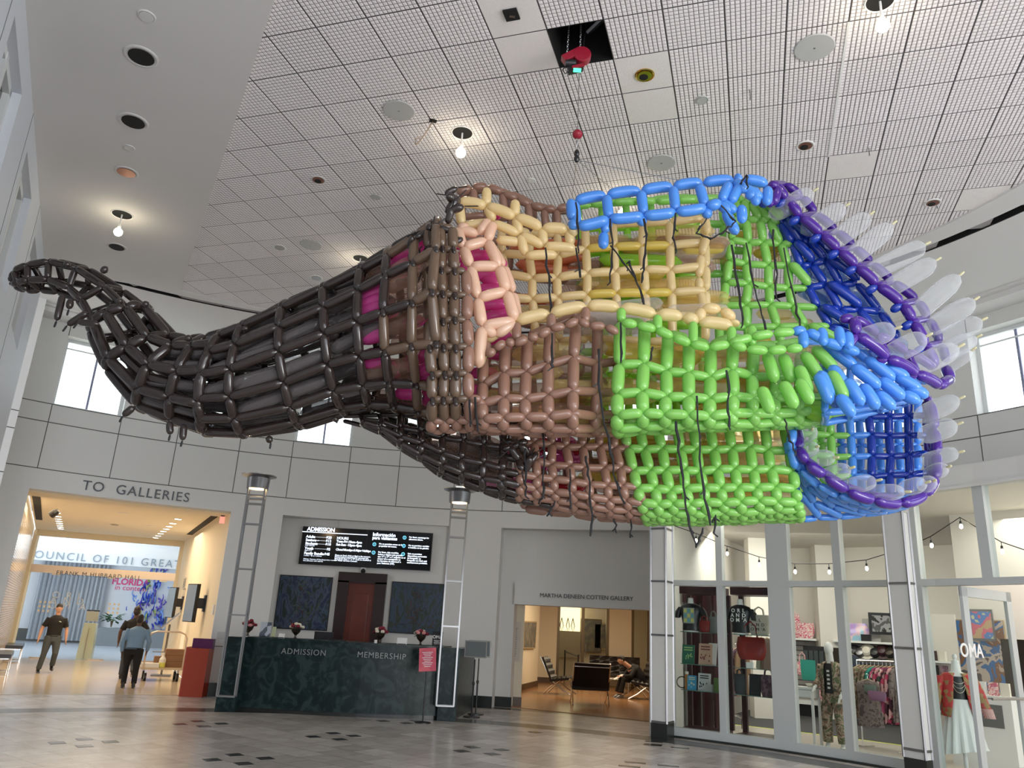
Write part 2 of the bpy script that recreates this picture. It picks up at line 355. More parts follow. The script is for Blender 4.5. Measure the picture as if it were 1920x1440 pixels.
# --- ceiling: grid of grooved tiles
T = .6096; yaw = -.3062; gx, gy = -5.7452*T, 12.0376*T; ZC = EYE+10.0409*T
e1 = np.array([math.cos(yaw), math.sin(yaw)])*T; e2 = np.array([-math.sin(yaw), math.cos(yaw)])*T
og = np.array([gx, gy])
CD = np.array([-1.88, 6.9]); RD = 8.93
plain = {(5, 0), (5, 1), (5, -1), (7, 2), (7, 3), (11, 6), (14, 8), (-3, 9)}; hole = {(6, 1)}
V = []; Fc = []; MI = []; nv = 0
pads = []
for i in range(-16, 26):
    for j in range(-16, 16):
        c = og+e1*(i+.5)+e2*(j+.5)
        if np.hypot(*(c-CD)) > RD+.45 or c[1] < 3.2 or (i, j) in hole: continue
        if (i, j) in plain: pads.append((og+e1*(i+.012)+e2*(j+.012), e1*.976, e2*.976, 1, 0.004, .5)); continue
        rnd = random.random(); n = 12; gw1, gw2 = (.20, .15) if rnd < .5 else ((.15, .20) if rnd < .75 else (.19, .19))
        dz = random.uniform(-.0015, .0015)
        for a in range(n):
            for c2 in range(n):
                if np.hypot(*(og+e1*(i+(a+.5)/n)+e2*(j+(c2+.5)/n)-CD)) > RD+.1: continue
                pads.append((og+e1*(i+.008+.984*(a+gw1/2)/n)+e2*(j+.008+.984*(c2+gw2/2)/n), e1*.984*(1-gw1)/n, e2*.984*(1-gw2)/n, 0, dz, .18))
K = len(pads); O = np.array([p[0] for p in pads]); A = np.array([p[1] for p in pads]); Bv = np.array([p[2] for p in pads]); pm = np.array([p[3] for p in pads]); dz = np.array([p[4] for p in pads])
ins = np.array([0.12 if p[3] == 0 else .004 for p in pads])[:, None]
vs = np.zeros((K, 8, 3))
for q, (u, v) in enumerate([(0, 0), (1, 0), (1, 1), (0, 1)]):
    vs[:, q, :2] = O+A*u+Bv*v; vs[:, q, 2] = ZC+.007
    uu = ins+(1-2*ins)*u; vv = ins+(1-2*ins)*v
    vs[:, q+4, :2] = O+A*uu+Bv*vv; vs[:, q+4, 2] = ZC+dz
fsb = np.array([[4, 5, 6, 7], [0, 1, 5, 4], [1, 2, 6, 5], [2, 3, 7, 6], [3, 0, 4, 7]])
fs = (fsb[None]+(np.arange(K)*8)[:, None, None]).reshape(-1, 4)
def bigmesh(name, vs, fs, mats, mi=None, smooth=False):
    me = D.meshes.new(name); nvv, nf = len(vs), len(fs); w = fs.shape[1]
    me.vertices.add(nvv); me.vertices.foreach_set('co', np.asarray(vs, dtype=np.float32).ravel())
    me.loops.add(nf*w); me.loops.foreach_set('vertex_index', fs.astype(np.int32).ravel())
    me.polygons.add(nf); me.polygons.foreach_set('loop_start', np.arange(0, nf*w, w, dtype=np.int32))
    for m in mats: me.materials.append(m)
    if mi is not None: me.polygons.foreach_set('material_index', mi.astype(np.int32))
    me.polygons.foreach_set('use_smooth', np.full(nf, smooth)); me.update(calc_edges=True); me.validate()
    o = D.objects.new(name, me); COL.objects.link(o); return o
cl = struct(bigmesh('ceiling', vs.reshape(-1, 3), fs, [m_ceil, m_plain], np.repeat(pm, 5)))
b = MB()   # backing of the tiles, tile by tile so that the missing tile stays open
m_back = mat('tile groove shade', (.33, .31, .315), .9)  # shade inside the shallow grooves is put into this darker backing colour
for i in range(-16, 26):
    for j in range(-16, 16):
        c = og+e1*(i+.5)+e2*(j+.5)
        if np.hypot(*(c-CD)) > RD+.45 or (i, j) in hole: continue
        P = [og+e1*(i+u)+e2*(j+v) for u, v in ((0, 0), (1, 0), (1, 1), (0, 1))]
        ins_ = [c+(p-c)*.984 for p in P]
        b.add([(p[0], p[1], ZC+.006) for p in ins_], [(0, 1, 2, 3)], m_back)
        b.add([(p[0], p[1], ZC+.02) for p in P], [(0, 1, 2, 3)], m_tbar)
b.build('tile_backing', cl)
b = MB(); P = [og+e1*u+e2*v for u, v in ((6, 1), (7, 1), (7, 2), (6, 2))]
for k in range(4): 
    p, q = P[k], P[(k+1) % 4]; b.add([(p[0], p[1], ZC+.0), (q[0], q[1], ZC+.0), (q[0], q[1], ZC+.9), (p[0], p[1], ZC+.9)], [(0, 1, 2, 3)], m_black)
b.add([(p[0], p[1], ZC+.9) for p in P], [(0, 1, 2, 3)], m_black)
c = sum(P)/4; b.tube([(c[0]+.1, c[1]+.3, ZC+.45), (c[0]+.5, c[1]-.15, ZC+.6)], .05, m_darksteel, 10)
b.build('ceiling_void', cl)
# white seam strip
b = MB(); P0, P1 = og+e1*11+e2*2, og+e1*11+e2*6
b.bar((P0[0], P0[1], ZC-.004), (P1[0], P1[1], ZC-.004), .025, .01, m_white); struct(b.build('trim_2'))
# rings and soffits round the tile field
b = MB()
def ringslab(b, c, R0, R1, t0, t1, z0, z1, m, step=2):
    global C0
    k = C0; C0 = c; b.cyl(R0, R1, t0, t1, z0, z1, m, step); C0 = k
CS, RSl = np.array([-2.117, 5.927]), 9.93
def rad_at(t, c, R):
    d = np.array([math.cos(t), math.sin(t)]); o = C0-c; bb = 2*o@d; return (-bb+math.sqrt(bb*bb-4*(o@o-R*R)))/2
def band(b, f0, f1, t0, t1, z0, z1, m, n=120):
    vs = []
    for i in range(n+1):
        t = t0+(t1-t0)*i/n; r0, r1 = f0(t), f1(t); vs += [cp(t, r0, z0), cp(t, r1, z0), cp(t, r1, z1), cp(t, r0, z1)]
    b.add(vs, [(i*4+a, i*4+(a+1) % 4, i*4+4+(a+1) % 4, i*4+4+a) for i in range(n) for a in range(4)]+[(3, 2, 1, 0), (n*4, n*4+1, n*4+2, n*4+3)], m)
band(b, lambda t: rad_at(t, CD, RD), lambda t: rad_at(t, CS, RSl), rad(150), rad(-40), ZC-.03, ZC+.25, m_soff)
band(b, lambda t: rad_at(t, CS, RSl-.05), lambda t: rad_at(t, CS, RSl+.3), rad(150), rad(-40), ZC+.12, ZC+.2, m_black); band(b, lambda t: rad_at(t, CS, RSl+.20), lambda t: rad_at(t, CS, RSl+.22), rad(150), rad(-40), ZC-.012, ZC+.2, m_black)
band(b, lambda t: rad_at(t, CS, RSl+.22), lambda t: RW+.4, rad(150), rad(-40), ZC-.01, ZC+.3, m_soff)
b.cyl(RW-.5, RW+.02, rad(146), rad(-40), ZC-.15, ZC-.01, m_soff)
b.cyl(RW-.62, RW-.5, rad(146), rad(-40), ZC-.05, ZC-.01, m_soff)
struct(b.build('ceiling.001'))
b = MB()   # smooth soffit over the left wall
E0, E1 = np.array([-1.05, 3.4]), np.array([-6.75, 14.45]); Wd = np.array([-.467, .884]); WL0 = np.array([-5.392, 6.791])
b.prism([tuple(E0), tuple(E1), (-8.05, 14.0), (-9.0, 14.0), tuple(WL0+Wd*9), tuple(WL0-Wd*9)][::-1], ZC-.05, ZC+.2, m_soff)
struct(b.build('ceiling.002'))
# --- left wall with recessed windows, as a panelled plane
WN = Vector((.884, .467, 0)); WP = Vector((-5.392, 6.791, 0)); WD = Vector((-.467, .884, 0))
def wl(x, y): p = Pl(x, y, WP, WN); return (p-WP).dot(WD), p.z
s_end = wl(40, 690)[0]
wins = []
for (tx, ty, h) in [(42, 175, 1), (58.5, 377, 1), (66, 470, 1)]:
    s1, zt = wl(tx, ty); wins.append((s1, zt))
zt = sum(w[1] for w in wins[:2])/2; 
b = MB(); z_lo = 5.87; sp_ = 2.8; ww = 1.45
W2 = [(wins[0][0]-sp_*k-ww, wins[0][0]-sp_*k) for k in (3, 2, 1, 0)]+[(wins[0][0]+sp_-ww, wins[0][0]+sp_), (wins[0][0]+2*sp_-ww, min(wins[0][0]+2*sp_, s_end-.15))]
def wbox(b, s0, s1, z0, z1, d0, d1, m):
    P = [WP+WD*s+WN*d for s, d in ((s0, d0), (s1, d0), (s1, d1), (s0, d1))]; b.prism([(p.x, p.y) for p in P], z0, z1, m)
b_s = -12
wbox(b, b_s, s_end, 0, z_lo, -.4, 0, m_wallL); wbox(b, b_s, s_end, zt, ZC+.1, -.4, 0, m_wallL)
for s0, s1 in W2: wbox(b, b_s, s0, z_lo, zt, -.4, 0, m_wallL); b_s = s1
wbox(b, b_s, s_end, z_lo, zt, -.4, 0, m_wallL)
for z in (4.2, 2.2): wbox(b, -12, s_end, z-.008, z+.008, -.01, .003, m_groove)
for s0, s1 in W2: wbox(b, s0-.3-.006, s0-.3+.006, 0, ZC, -.01, .003, m_groove)
struct(b.build('wall_left'))
m_dglass = mat('dark reflective glass', (.03, .034, .038), .2, spec=.25)
for k, (s0, s1) in enumerate(W2):
    b = MB()
    for (q0, q1, y0, y1, e0, e1_) in [(s0, s0+.1, z_lo, zt, -.22, -.10), (s1-.1, s1, z_lo, zt, -.22, -.10), (s0, s1, z_lo, z_lo+.1, -.22, -.10), (s0, s1, zt-.1, zt, -.22, -.10), ((s0+s1)/2-.06, (s0+s1)/2+.06, z_lo, zt, -.2, -.09)]:
        wbox(b, q0, q1, y0, y1, e0, e1_, m_frame)
    w_ = struct(b.build('window_%d' % (20+k))); b = MB(); wbox(b, s0+.1, s1-.1, z_lo+.1, zt-.1, -.19, -.17, m_dglass); b.build('pane', w_)
# ================================================================== SIDE GALLERY (right of the desk)
m_wood = mat('oak floor', (.34, .17, .07), .22, noise=.25, nscale=1.5)
b = MB(); b.prism([(.25, 19.55), (3.8, 17.7), (6.9, 22.4), (6.9, 33), (.3, 33)], -.08, .012, m_wood); struct(b.build('floor.001'))
b = MB()
S1, S2 = Zp(968.7, 1297.6), Zp(1007, 1287)
b.prism([(.1, 19.95), (.62, 20.0), (.62, 20.3), (.1, 20.3)], 0, 2.9, m_cream)
b.prism([(-.3, 20.2), (.52, 20.2), (S1.x, S1.y), (S2.x, S2.y), (S2.x, 28.9), (-.3, 28.9)], 0, 3.0, m_cream)
yB = 28.9
def wx(px, y=yB): return Yp(px, 1200, y).x
d1a, d1b, d2a, d2b = wx(1044), wx(1142), wx(1184), wx(1250)
for a_, c_, z0, z1 in [(S2.x-.3, d1a, 0, 3.0), (d1b, d2a, 0, 3.0), (d1a, d1b, 2.85, 3.0), (d2a, 7.0, 2.85, 3.0), (d2b, 7.0, 0, 2.85)]:
    b.prism([(a_, yB), (c_, yB), (c_, yB+.2), (a_, yB+.2)], z0, z1, m_cream)
b.prism([(6.9, 22.6), (7.1, 22.6), (7.1, 33), (6.9, 33)], 0, 3, m_cream); b.prism([(0, 33), (7.1, 33), (7.1, 33.2), (0, 33.2)], 0, 3, m_cream); b.prism([(0, 29), (.1, 29), (.1, 33), (0, 33)], 0, 3, m_cream)
struct(b.build('wall_side_gallery'))
b = MB(); b.prism([(-.3, 19.9), (3.9, 18.3), (7.1, 22.4), (7.1, 33.2), (-.3, 33.2)], 3.0, 3.1, m_cream); struct(b.build('ceiling.003'))
b = MB(); m_bbase = mat('brown base board', (.10, .06, .035), .4)
b.bar(S1+Vector((.015, 0, .09)), S2+Vector((.015, 0, .09)), .03, .18, m_bbase); b.box(((S2.x+d1a)/2, yB-.015, .09), (d1a-S2.x, .03, .18), m_bbase); b.box((.36, 19.95, .09), (.54, .04, .2), m_bbase)
struct(b.build('baseboard_side_gallery'))
m_drframe = mat('bronze door frame', (.16, .12, .07), .35, .5)
def gdoor(n, xa, xb):
    b = MB()
    for q in (xa+.05, xb-.05): b.box((q, yB+.1, 1.42), (.1, .12, 2.85), m_drframe)
    b.box(((xa+xb)/2, yB+.1, 2.8), (xb-xa, .12, .12), m_drframe); b.box(((xa+xb)/2, yB+.1, 1.4), (.1, .1, 2.7), m_drframe)
    d = struct(b.build('door_%d' % n)); b = MB(); b.box(((xa+xb)/2, yB+.1, 1.4), (xb-xa-.1, .012, 2.7), m_glass); b.build('pane', d)
    b = MB()
    for q in (-.1, .1): b.tube([((xa+xb)/2+q, yB+.0, .9), ((xa+xb)/2+q, yB-.03, .95), ((xa+xb)/2+q, yB-.03, 1.3), ((xa+xb)/2+q, yB, 1.35)], .012, m_steel)
    b.build('door_handle', d)
gdoor(1, d1a, d1b); gdoor(2, d2a, d2b)
def picture(name, P, mframe, mart, label, cat='picture', th_=.05, inset=.09, nrm=None, group=None):
    P = [Vector(p) for p in P]; n = nrm or (P[1]-P[0]).cross(P[3]-P[0]).normalized()
    if n.dot(Vector((0, 0, EYE))-P[0]) < 0: n = -n
    c = sum(P, Vector())/4; o = thing(name, label, cat, c, group=group)
    b = MB(); Q = quad_frame(P, inset); L = lambda p: p-c
    b.hexa([L(p) for p in P]+[L(p+n*th_) for p in P], mframe); b.build('frame', o)
    b = MB(); b.hexa([L(p+n*(th_-.005)) for p in Q]+[L(p+n*(th_+.004)) for p in Q], mart); b.build('canvas', o); return o
m_pframe = mat('pale wood frame', (.45, .34, .20), .5)
m_art1 = pattern('grey brown art', [(.30, .25, .18), (.20, .18, .14), (.12, .12, .11)], 5, kind='noise', contrast=False)
n_ = Vector((S2.y-S1.y, -(S2.x-S1.x), 0)).normalized()
P = [Pl(x, y, S1+n_*.02, n_) for x, y in [(980, 1164), (1004, 1165), (1001, 1216), (978, 1216)]]
picture('framed_picture', P, m_pframe, m_art1, 'pale wood framed grey picture on the cream wall inside the side gallery')
n2 = Vector((1, 0, 0)); p0 = Vector((.63, 20.0, 0))
m_sign = mat('cream sign panel', (.62, .56, .47), .5)
o = thing('wall_sign', 'narrow upright text panel on the left jamb of the side gallery', 'sign', (.36, 19.93, 1.45)); b = MB(); b.box((0, 0, 0), (.36, .02, .92), m_sign); b.build('panel', o)
b = MB()
for i in range(16): b.box((0, -.013, .3-i*.042), (.22-.05*random.random(), .004, .012), m_text)
b.build('lettering', o)
for x, y, w, h, m_ in [(1108, 1192, .42, .65, m_art1), (1127, 1193, .28, .5, m_art1)]:
    p = Yp(x, y, 32.9); P = [p+Vector(q) for q in ((-w, 0, h), (w, 0, h), (w, 0, -h), (-w, 0, -h))]
    picture('framed_picture', P, m_pframe if x > 1110 else m_drframe, m_art1, 'dim %s framed picture seen through the gallery glass doors' % ('large dark' if x < 1110 else 'small pale'))
# lit showcase seen through the door
p = Yp(1062, 1183, 32.7); o = thing('display_case', 'brightly lit display case behind the left gallery glass door', 'display case', (p.x, 32.7, p.z-1.0)); b = MB()
b.box((0, 0, .5), (1.1, .3, 1.0), mat('case plinth', (.32, .27, .18), .6)); b.build('plinth', o); b = MB(); b.box((0, .1, 1.1), (1.1, .06, 1.9), mat('lit case back', (.9, .8, .55), .6, em=(1, .85, .5), es=1.0)); b.build('light_panel', o)
b = MB()
for q in (-.2, 0.05, .25): b.tube([(q, 0, 1.5), (q-.06, 0, 1.2), (q+.02, 0, .95), (q+.07, 0, 1.2), (q, 0, 1.5)], .015, m_drframe)
b.ball((0, -.05, .85), (.3, .1, .08), m_blackpl); b.build('exhibit', o)
# track spots
for i, (x, y) in enumerate([(1019, 1139), (1064, 1142), (1086, 1144), (1117, 1145), (1130, 1145), (1151, 1145)]):
    p = Yp(x, y, 22.5+i*.25); p.z = 2.72; o = thing('spotlight', 'small %s track spotlight, number %s from the left in the side gallery' % ('dark' if i == 0 else 'lit', ['one', 'two', 'three', 'four', 'five', 'six'][i]), 'spotlight', p, group='spotlights in the side gallery')
    M = Matrix.Rotation(.7, 3, 'Y'); b = MB(); b.lathe([(.035, .08), (.06, 0), (.065, -.09), (.05, -.1)], (0, 0, -.06), m_white if i else m_blackpl, 10, M); b.tube([(0, 0, 0), (0, 0, .28)], .012, m_white); lh_ = b.build('lamp_head', o)
    if i: b = MB(); b.ball(M@Vector((0, 0, -.1))+Vector((0, 0, -.06)), (.045, .045, .02), m_bulb, 8, M); b.build('bulb', lh_)
tag(settle(text_cyl('wall_lettering', 'MARTHA DENEEN COTTEN GALLERY', .135, m_text, th(1099, 1119, RW+.3), 2.53, RW+.3, .98)), 'dark metal capitals naming the side gallery over its opening', 'lettering')
# barcelona chairs
def barcelona(name, label, loc, rz, w=.78):
    o = thing(name, label, 'chair', loc, rz, 'tufted black leather lounge chairs in the side gallery')
    b = MB(); b2 = MB()
    A = [Vector((0, -.30, .42)), Vector((0, .25, .34))]; Bk = [Vector((0, .24, .36)), Vector((0, .52, .98))]
    def cushion(bb, a, c, t, m, nx, ny):
        d = (c-a); up = Vector((1, 0, 0)).cross(d).normalized()
        if up.z < 0 and abs(up.z) > .2: up = -up
        if abs(up.z) < .6: up = -up if up.y > 0 else up
        vs = []; 
        for j in range(ny*2+1):
            for i in range(nx*2+1):
                e = 0 if (i % 2 == 0 or j % 2 == 0) else 1
                vs.append(a+d*(j/ny/2)+Vector(((i/nx/2-.5)*w, 0, 0))+up*(t*.5+t*.5*e))
        n1 = nx*2+1; fs = [(j*n1+i, j*n1+i+1, (j+1)*n1+i+1, (j+1)*n1+i) for j in range(ny*2) for i in range(nx*2)]
        bb.add(vs, fs, m); k = w/2
        bb.hexa([a+Vector((-k, 0, 0)), a+Vector((k, 0, 0)), c+Vector((k, 0, 0)), c+Vector((-k, 0, 0))]+[a+Vector((-k, 0, 0))+up*t*.52, a+Vector((k, 0, 0))+up*t*.52, c+Vector((k, 0, 0))+up*t*.52, c+Vector((-k, 0, 0))+up*t*.52], m)
    cushion(b, A[0], A[1], .12, m_blackle, 5, 4); cushion(b2, Bk[0], Bk[1], .1, m_blackle, 5, 4)
    b.build('seat', o); b2.build('backrest', o)
    for s in (-1, 1):
        x = s*(w/2-.02); b = MB()
        b.tube([(x, .56, 1.0), (x, .36, .62), (x, .16, .34), (x, -.12, .14), (x, -.38, 0.012)], .018, m_chrome); b.tube([(x, -.34, .44), (x, -.05, .40), (x, .25, .2), (x, .44, .012)], .018, m_chrome); b.build('leg', o)
    b = MB(); b.tube([(-w/2, .5, .9), (w/2, .5, .9)], .014, m_chrome); b.tube([(-w/2, .14, .33), (w/2, .14, .33)], .014, m_chrome); b.build('cross_bar', o)
    return o
pc = Zp(1060, 1310, .012); pc = Zp(1058, 1303)
barcelona('lounge_chair', 'tufted black leather lounge chair on the left, facing right, in the side gallery', (pc.x-.1, pc.y, .012), rad(75))
p = Zp(1107, 1322); barcelona('lounge_chair', 'black leather lounge chair seen from behind, with chrome legs, nearest the gallery threshold', (p.x, p.y+.3, .012), rad(180), .95)
p = Zp(1196, 1312); seat_c = Vector((p.x, p.y+.2, .012)); barcelona('lounge_chair', 'black lounge chair under the seated reader in the side gallery', tuple(seat_c), rad(-80))
p = Zp(1160, 1296); o = barcelona('daybed_sofa', 'tufted black leather sofa behind the glass table in the side gallery', (p.x, p.y+1.0, .012), rad(-8), 1.7)
p = Zp(1150, 1305); o = thing('coffee_table', 'low glass coffee table with chrome legs between the lounge chairs', 'table', (p.x, p.y, .012)); b = MB(); b.box((0, 0, .44), (.9, .9, .02), m_glass); b.build('table_top', o)
for sx in (-1, 1):
    for sy in (-1, 1): b = MB(); b.box((sx*.38, sy*.38, .215), (.03, .03, .43), m_chrome); b.build('leg', o)
b = MB(); b.box((.1, -.1, .0), (.26, .2, .012), m_white); b.box((-.12, .05, .0), (.2, .26, .012), m_white); q = b.build('magazines'); q.location = (p.x, p.y, .474); tag(q, 'loose white papers lying on the glass coffee table', 'papers')
# stanchion in front of the glass door
for i, (x, yb) in enumerate([(1058, 1272), (1083, 1290)]):
    p = Zp(x, yb); o = thing('stanchion', 'dark belt barrier post, the %s of two before the gallery door' % ('far left' if i == 0 else 'near right'), 'barrier post', (p.x, p.y, .012), group='belt barrier posts in the side gallery')
    b = MB(); b.lathe([(.17, 0), (.17, .02), (.03, .04), (.03, .95), (.035, 1.02)], (0, 0, 0), m_blackpl, 12); b.build('post', o)
    if i == 0: pa = p
b = MB(); b.bar((pa.x, pa.y, .98), (p.x, p.y, .98), .01, .05, m_blackpl); tag(settle(b.build('barrier_belt')), 'dark belt stretched between the two barrier posts', 'belt')

# ================================================================== CORRIDOR TO THE GALLERIES
m_corrfl = mat('polished corridor stone', (.62, .52, .40), .16, noise=.06, nscale=3)
JL, JR = cp(tJL, RW+.3), cp(tJR, RW+.3); GL, GR = Vector((-15.9, 27.0, 0)), Vector((-11.45, 28.6, 0)); HL, HR = Vector((-22.5, 39.5, 0)), Vector((-12.0, 43, 0))
b = MB(); b.prism([tuple(cp(tJL, RW-.1).xy), tuple(cp(rad(120), RW-.1).xy), tuple(cp(tJR, RW-.1).xy), (GR.x, GR.y), (GL.x, GL.y)], -.05, .006, m_corrfl); struct(b.build('floor.002'))
b = MB(); m_hallfl = mat('pale hall stone', (.48, .52, .58), .2); b.prism([(GL.x-4, GL.y-2), (GR.x+2.5, GR.y+1), (-9.5, 43), (-26, 43)], -.05, .004, m_hallfl); struct(b.build('floor.003'))
b = MB(); uR = (GR-JR).normalized(); nR = Vector((uR.y, -uR.x, 0))     # right wall with a doorway recess
def cpt(s, off=0, z=0): q = JR+uR*s+nR*off; return Vector((q.x, q.y, z))
Lr = (GR-JR).length
for s0, s1, z0, z1 in [(0, 5.6, 0, 4.2), (5.6, 6.6, 2.4, 4.2), (6.6, Lr+.3, 0, 4.2)]: b.prism([tuple(cpt(s, o).xy) for s, o in ((s0, 0), (s1, 0), (s1, .3), (s0, .3))], z0, z1, m_cream)
b.prism([tuple(cpt(s, o).xy) for s, o in ((5.3, .6), (7.0, .6), (7.0, .7), (5.3, .7))], 0, 4.2, m_cream)
struct(b.build('wall_corridor_right'))
b = MB(); uL = (GL-JL).normalized(); nL = Vector((-uL.y, uL.x, 0)); Ll = (GL-JL).length
m_mosaic, N, L = nt('glass brick mosaic'); p_ = N['Principled BSDF']; tc = N.new('ShaderNodeTexCoord'); mp = N.new('ShaderNodeMapping'); mp.inputs['Rotation'].default_value = (pi/2, 0, 0); mp.inputs['Scale'].default_value = (1, 1, 1)
br = N.new('ShaderNodeTexBrick'); br.inputs['Scale'].default_value = 4.5; br.inputs['Color1'].default_value = (.75, .62, .50, 1); br.inputs['Color2'].default_value = (.85, .80, .74, 1); br.inputs['Mortar'].default_value = (.30, .22, .16, 1); br.inputs['Mortar Size'].default_value = .03
L.new(tc.outputs['Generated'], mp.inputs[0]); sx = N.new('ShaderNodeSeparateXYZ'); cx = N.new('ShaderNodeCombineXYZ'); L.new(tc.outputs['Object'], sx.inputs[0]); L.new(sx.outputs[1], cx.inputs[0]); L.new(sx.outputs[2], cx.inputs[1]); L.new(cx.outputs[0], br.inputs['Vector']); L.new(br.outputs['Color'], p_.inputs['Base Color']); p_.inputs['Roughness'].default_value = .15
P = [JL+uL*.6, GL-uL*.3]; b.prism([tuple(q.xy) for q in (P[0], P[1], P[1]+nL*.2, P[0]+nL*.2)], 0, 3.7, m_mosaic)
P = [JL-uL*.2, GL+uL*.1]; b.prism([tuple(q.xy) for q in (P[0]+nL*.05, P[1]+nL*.05, P[1]+nL*.3, P[0]+nL*.3)], 0, 4.2, m_cream)
struct(b.build('wall_corridor_left'))
b = MB(); q_ = [JL+uL*.1, JR+uR*.1, GR, GL]; b.prism([tuple(p.xy) for p in q_], 4.12, 4.25, m_cream)
b.prism([tuple(p.xy) for p in (JL, cp(rad(120.5), RW+.3), JR, JR+uR*.9, JL+uL*.9)], 4.0, 4.12, m_cream)
for a_, u, n_, k in ((JL, uL, nL, -1), (JR, uR, nR, -1)):
    P = [a_+u*.95+n_*k*.05, a_+u*8.0+n_*k*.05, a_+u*8.0+n_*k*.22, a_+u*.95+n_*k*.22]; b.prism([tuple(p.xy) for p in P], 4.105, 4.125, m_black)
struct(b.build('ceiling.004'))
# recessed ceiling lights of the corridor
m_lamp = mat('lit lamp lens', (1, .95, .85), .3, em=(1, .9, .72), es=7)
def downlight(loc, r, label, group, lit=True, ring=m_white, lens=None, tilt=None, eye=False, cat='ceiling light', pn='recessed_light'):
    o = thing(pn, label, cat, loc, group=group); b = MB(); M = Matrix.Identity(3)
    b.lathe([(r*.86, -.004), (r, -.012), (r*1.12, -.006), (r*1.12, .002)], (0, 0, 0), ring, 20, M); tr_ = b.build('trim_ring', o, smooth=False)
    b = MB(); b.lathe([(.01, -.0135), (r*.84, -.0135), (r*.84, -.009)], (0, 0, 0), lens or (m_lamp if lit else m_black), 20); b.build('lens', tr_); return o
for side, x0, y0, x1, y1 in (('left', 107, 961, 114, 991), ('right', 334, 973, 292, 1008)):
    for i in range(8):
        f = i/7; f = f**.75; x, y = x0+(x1-x0)*f, y0+(y1-y0)*f; p = Zp(x, y, 4.115); 
        downlight(p, .1, 'small lit downlight in the %s row of the corridor ceiling' % side, 'corridor downlights, %s row' % side)
for x, y in [(230, 962), (283, 986), (140, 986)]:
    p = Zp(x, y, 4.115); downlight(p, .12, 'flat round plate in the middle of the corridor ceiling', 'round plates in the corridor ceiling', lit=False, lens=m_cream)
p = Zp(215, 984, 4.11); downlight(p, .1, 'small dark brass ceiling sensor in the middle of the corridor ceiling', None, lit=False, ring=m_brass, lens=m_drframe, cat='sensor', pn='ceiling_sensor')
p = Zp(103, 955, 4.0); o = thing('spotlight', 'tilted black and silver spotlight under the corridor entrance ceiling', 'spotlight', (p.x, p.y, 3.9)); b = MB(); M = Matrix.Rotation(.9, 3, 'Y'); b.lathe([(.05, .12), (.09, .04), (.09, -.08), (.07, -.09)], (0, 0, 0), m_blackpl, 12, M); b.tube([(0, 0, .0), (0, 0, .1)], .015, m_steel); b.build('lamp_head', o); b = MB(); b.ball(M@Vector((0, 0, -.08)), (.06, .06, .02), m_lamp, 8, M); b.build('bulb', o)
p = Zp(417, 972, 3.93); o = thing('exit_light', 'small red and white exit lamp under the lintel corner of the corridor', 'exit light', p); b = MB(); b.lathe([(.05, .09), (.05, .05), (.02, .04)], (0, 0, 0), m_blackpl, 10); b.build('mount', o); b = MB(); b.box((0, 0, -.04), (.10, .08, .16), mat('exit lamp pink', (.8, .35, .28), .4, em=(1, .4, .3), es=.5)); b.build('lamp', o)
# glass wall with doors
gd = (GR-GL).normalized(); gn = Vector((gd.y, -gd.x, 0)); Lg = (GR-GL).length
def gp(s, off=0, z=0): q = GL+gd*s+gn*off; return Vector((q.x, q.y, z))
b = MB()
b.bar(gp(0, 0, 2.85), gp(Lg-.1, 0, 2.85), .1, .26, m_brass); b.bar(gp(0, 0, 4.02), gp(Lg, 0, 4.02), .15, .2, m_cream); b.bar(gp(.06, 0, 0), gp(.06, 0, 4.1), .14, .14, m_cream); b.bar(gp(Lg-.03, 0, 0), gp(Lg-.03, 0, 4.1), .14, .14, m_cream)
gw = struct(b.build('wall_glass')); b = MB(); b.bar(gp(.1, 0, 3.42), gp(Lg-.1, 0, 3.42), .012, 1.0, m_glass); b.bar(gp(.1, 0, 1.36), gp(Lg-.1, 0, 1.36), .012, 2.72, m_glass); b.build('pane', gw)
b = MB()
for s in (.9, Lg*.55, Lg*.9): b.bar(gp(s-.25, -.02, .02), gp(s+.25, -.02, .02), .06, .05, m_brass); b.bar(gp(s-.12, -.02, 2.7), gp(s+.12, -.02, 2.7), .05, .06, m_brass)
b.build('patch_fitting', gw)
def sgt(name, txt, size, m, px, py, depth_pt, X, label, sp=1.0, **k):
    n = Vector((X[1], -X[0], 0)); p = Pl(px, py, depth_pt, n); o = text(name, txt, size, m, p, X, (0, 0, 1), sp=sp, **k); tag(settle(o), label, 'lettering'); return o
sgt('wall_lettering', 'FRANK M HUBBARD HALL', .20, m_text, 186, 1079, gp(0, .07), gd, 'small dark capitals along the bronze rail of the glass wall', 1.15)
# translucent dotted door marks
for px in (83, 213):
    b = MB(); c = Pl(px, 1137 if px < 100 else 1141, gp(0, .06), gn)
    for i in range(3):
        for j in range(3): q = c+gd*((i-1)*.14)+Vector((0, 0, (j-1)*.14)); b.bar(q-Vector((0, 0, .035)), q+Vector((0, 0, .035)), .07, .006, m_cream)
    tag(settle(b.build('door_decal')), 'nine frosted squares on the %s glass door' % ('left' if px < 100 else 'right'), 'decal', 'frosted squares on the glass doors')
m_frost = mat('frosted letters', (.55, .62, .70), .5)
for k, row in enumerate(('O R L', 'A N D', "O M 'A")):
    c = Pl(126, 1117+k*10, gp(0, .012), gn)
    o = text('door_lettering', row, .3, m_frost, c, gd, (0, 0, 1), sp=1.3); tag(settle(o), 'pale letters on the glass wall, %s row of three' % ('top', 'middle', 'bottom')[k], 'lettering', 'pale letter rows on the glass wall')
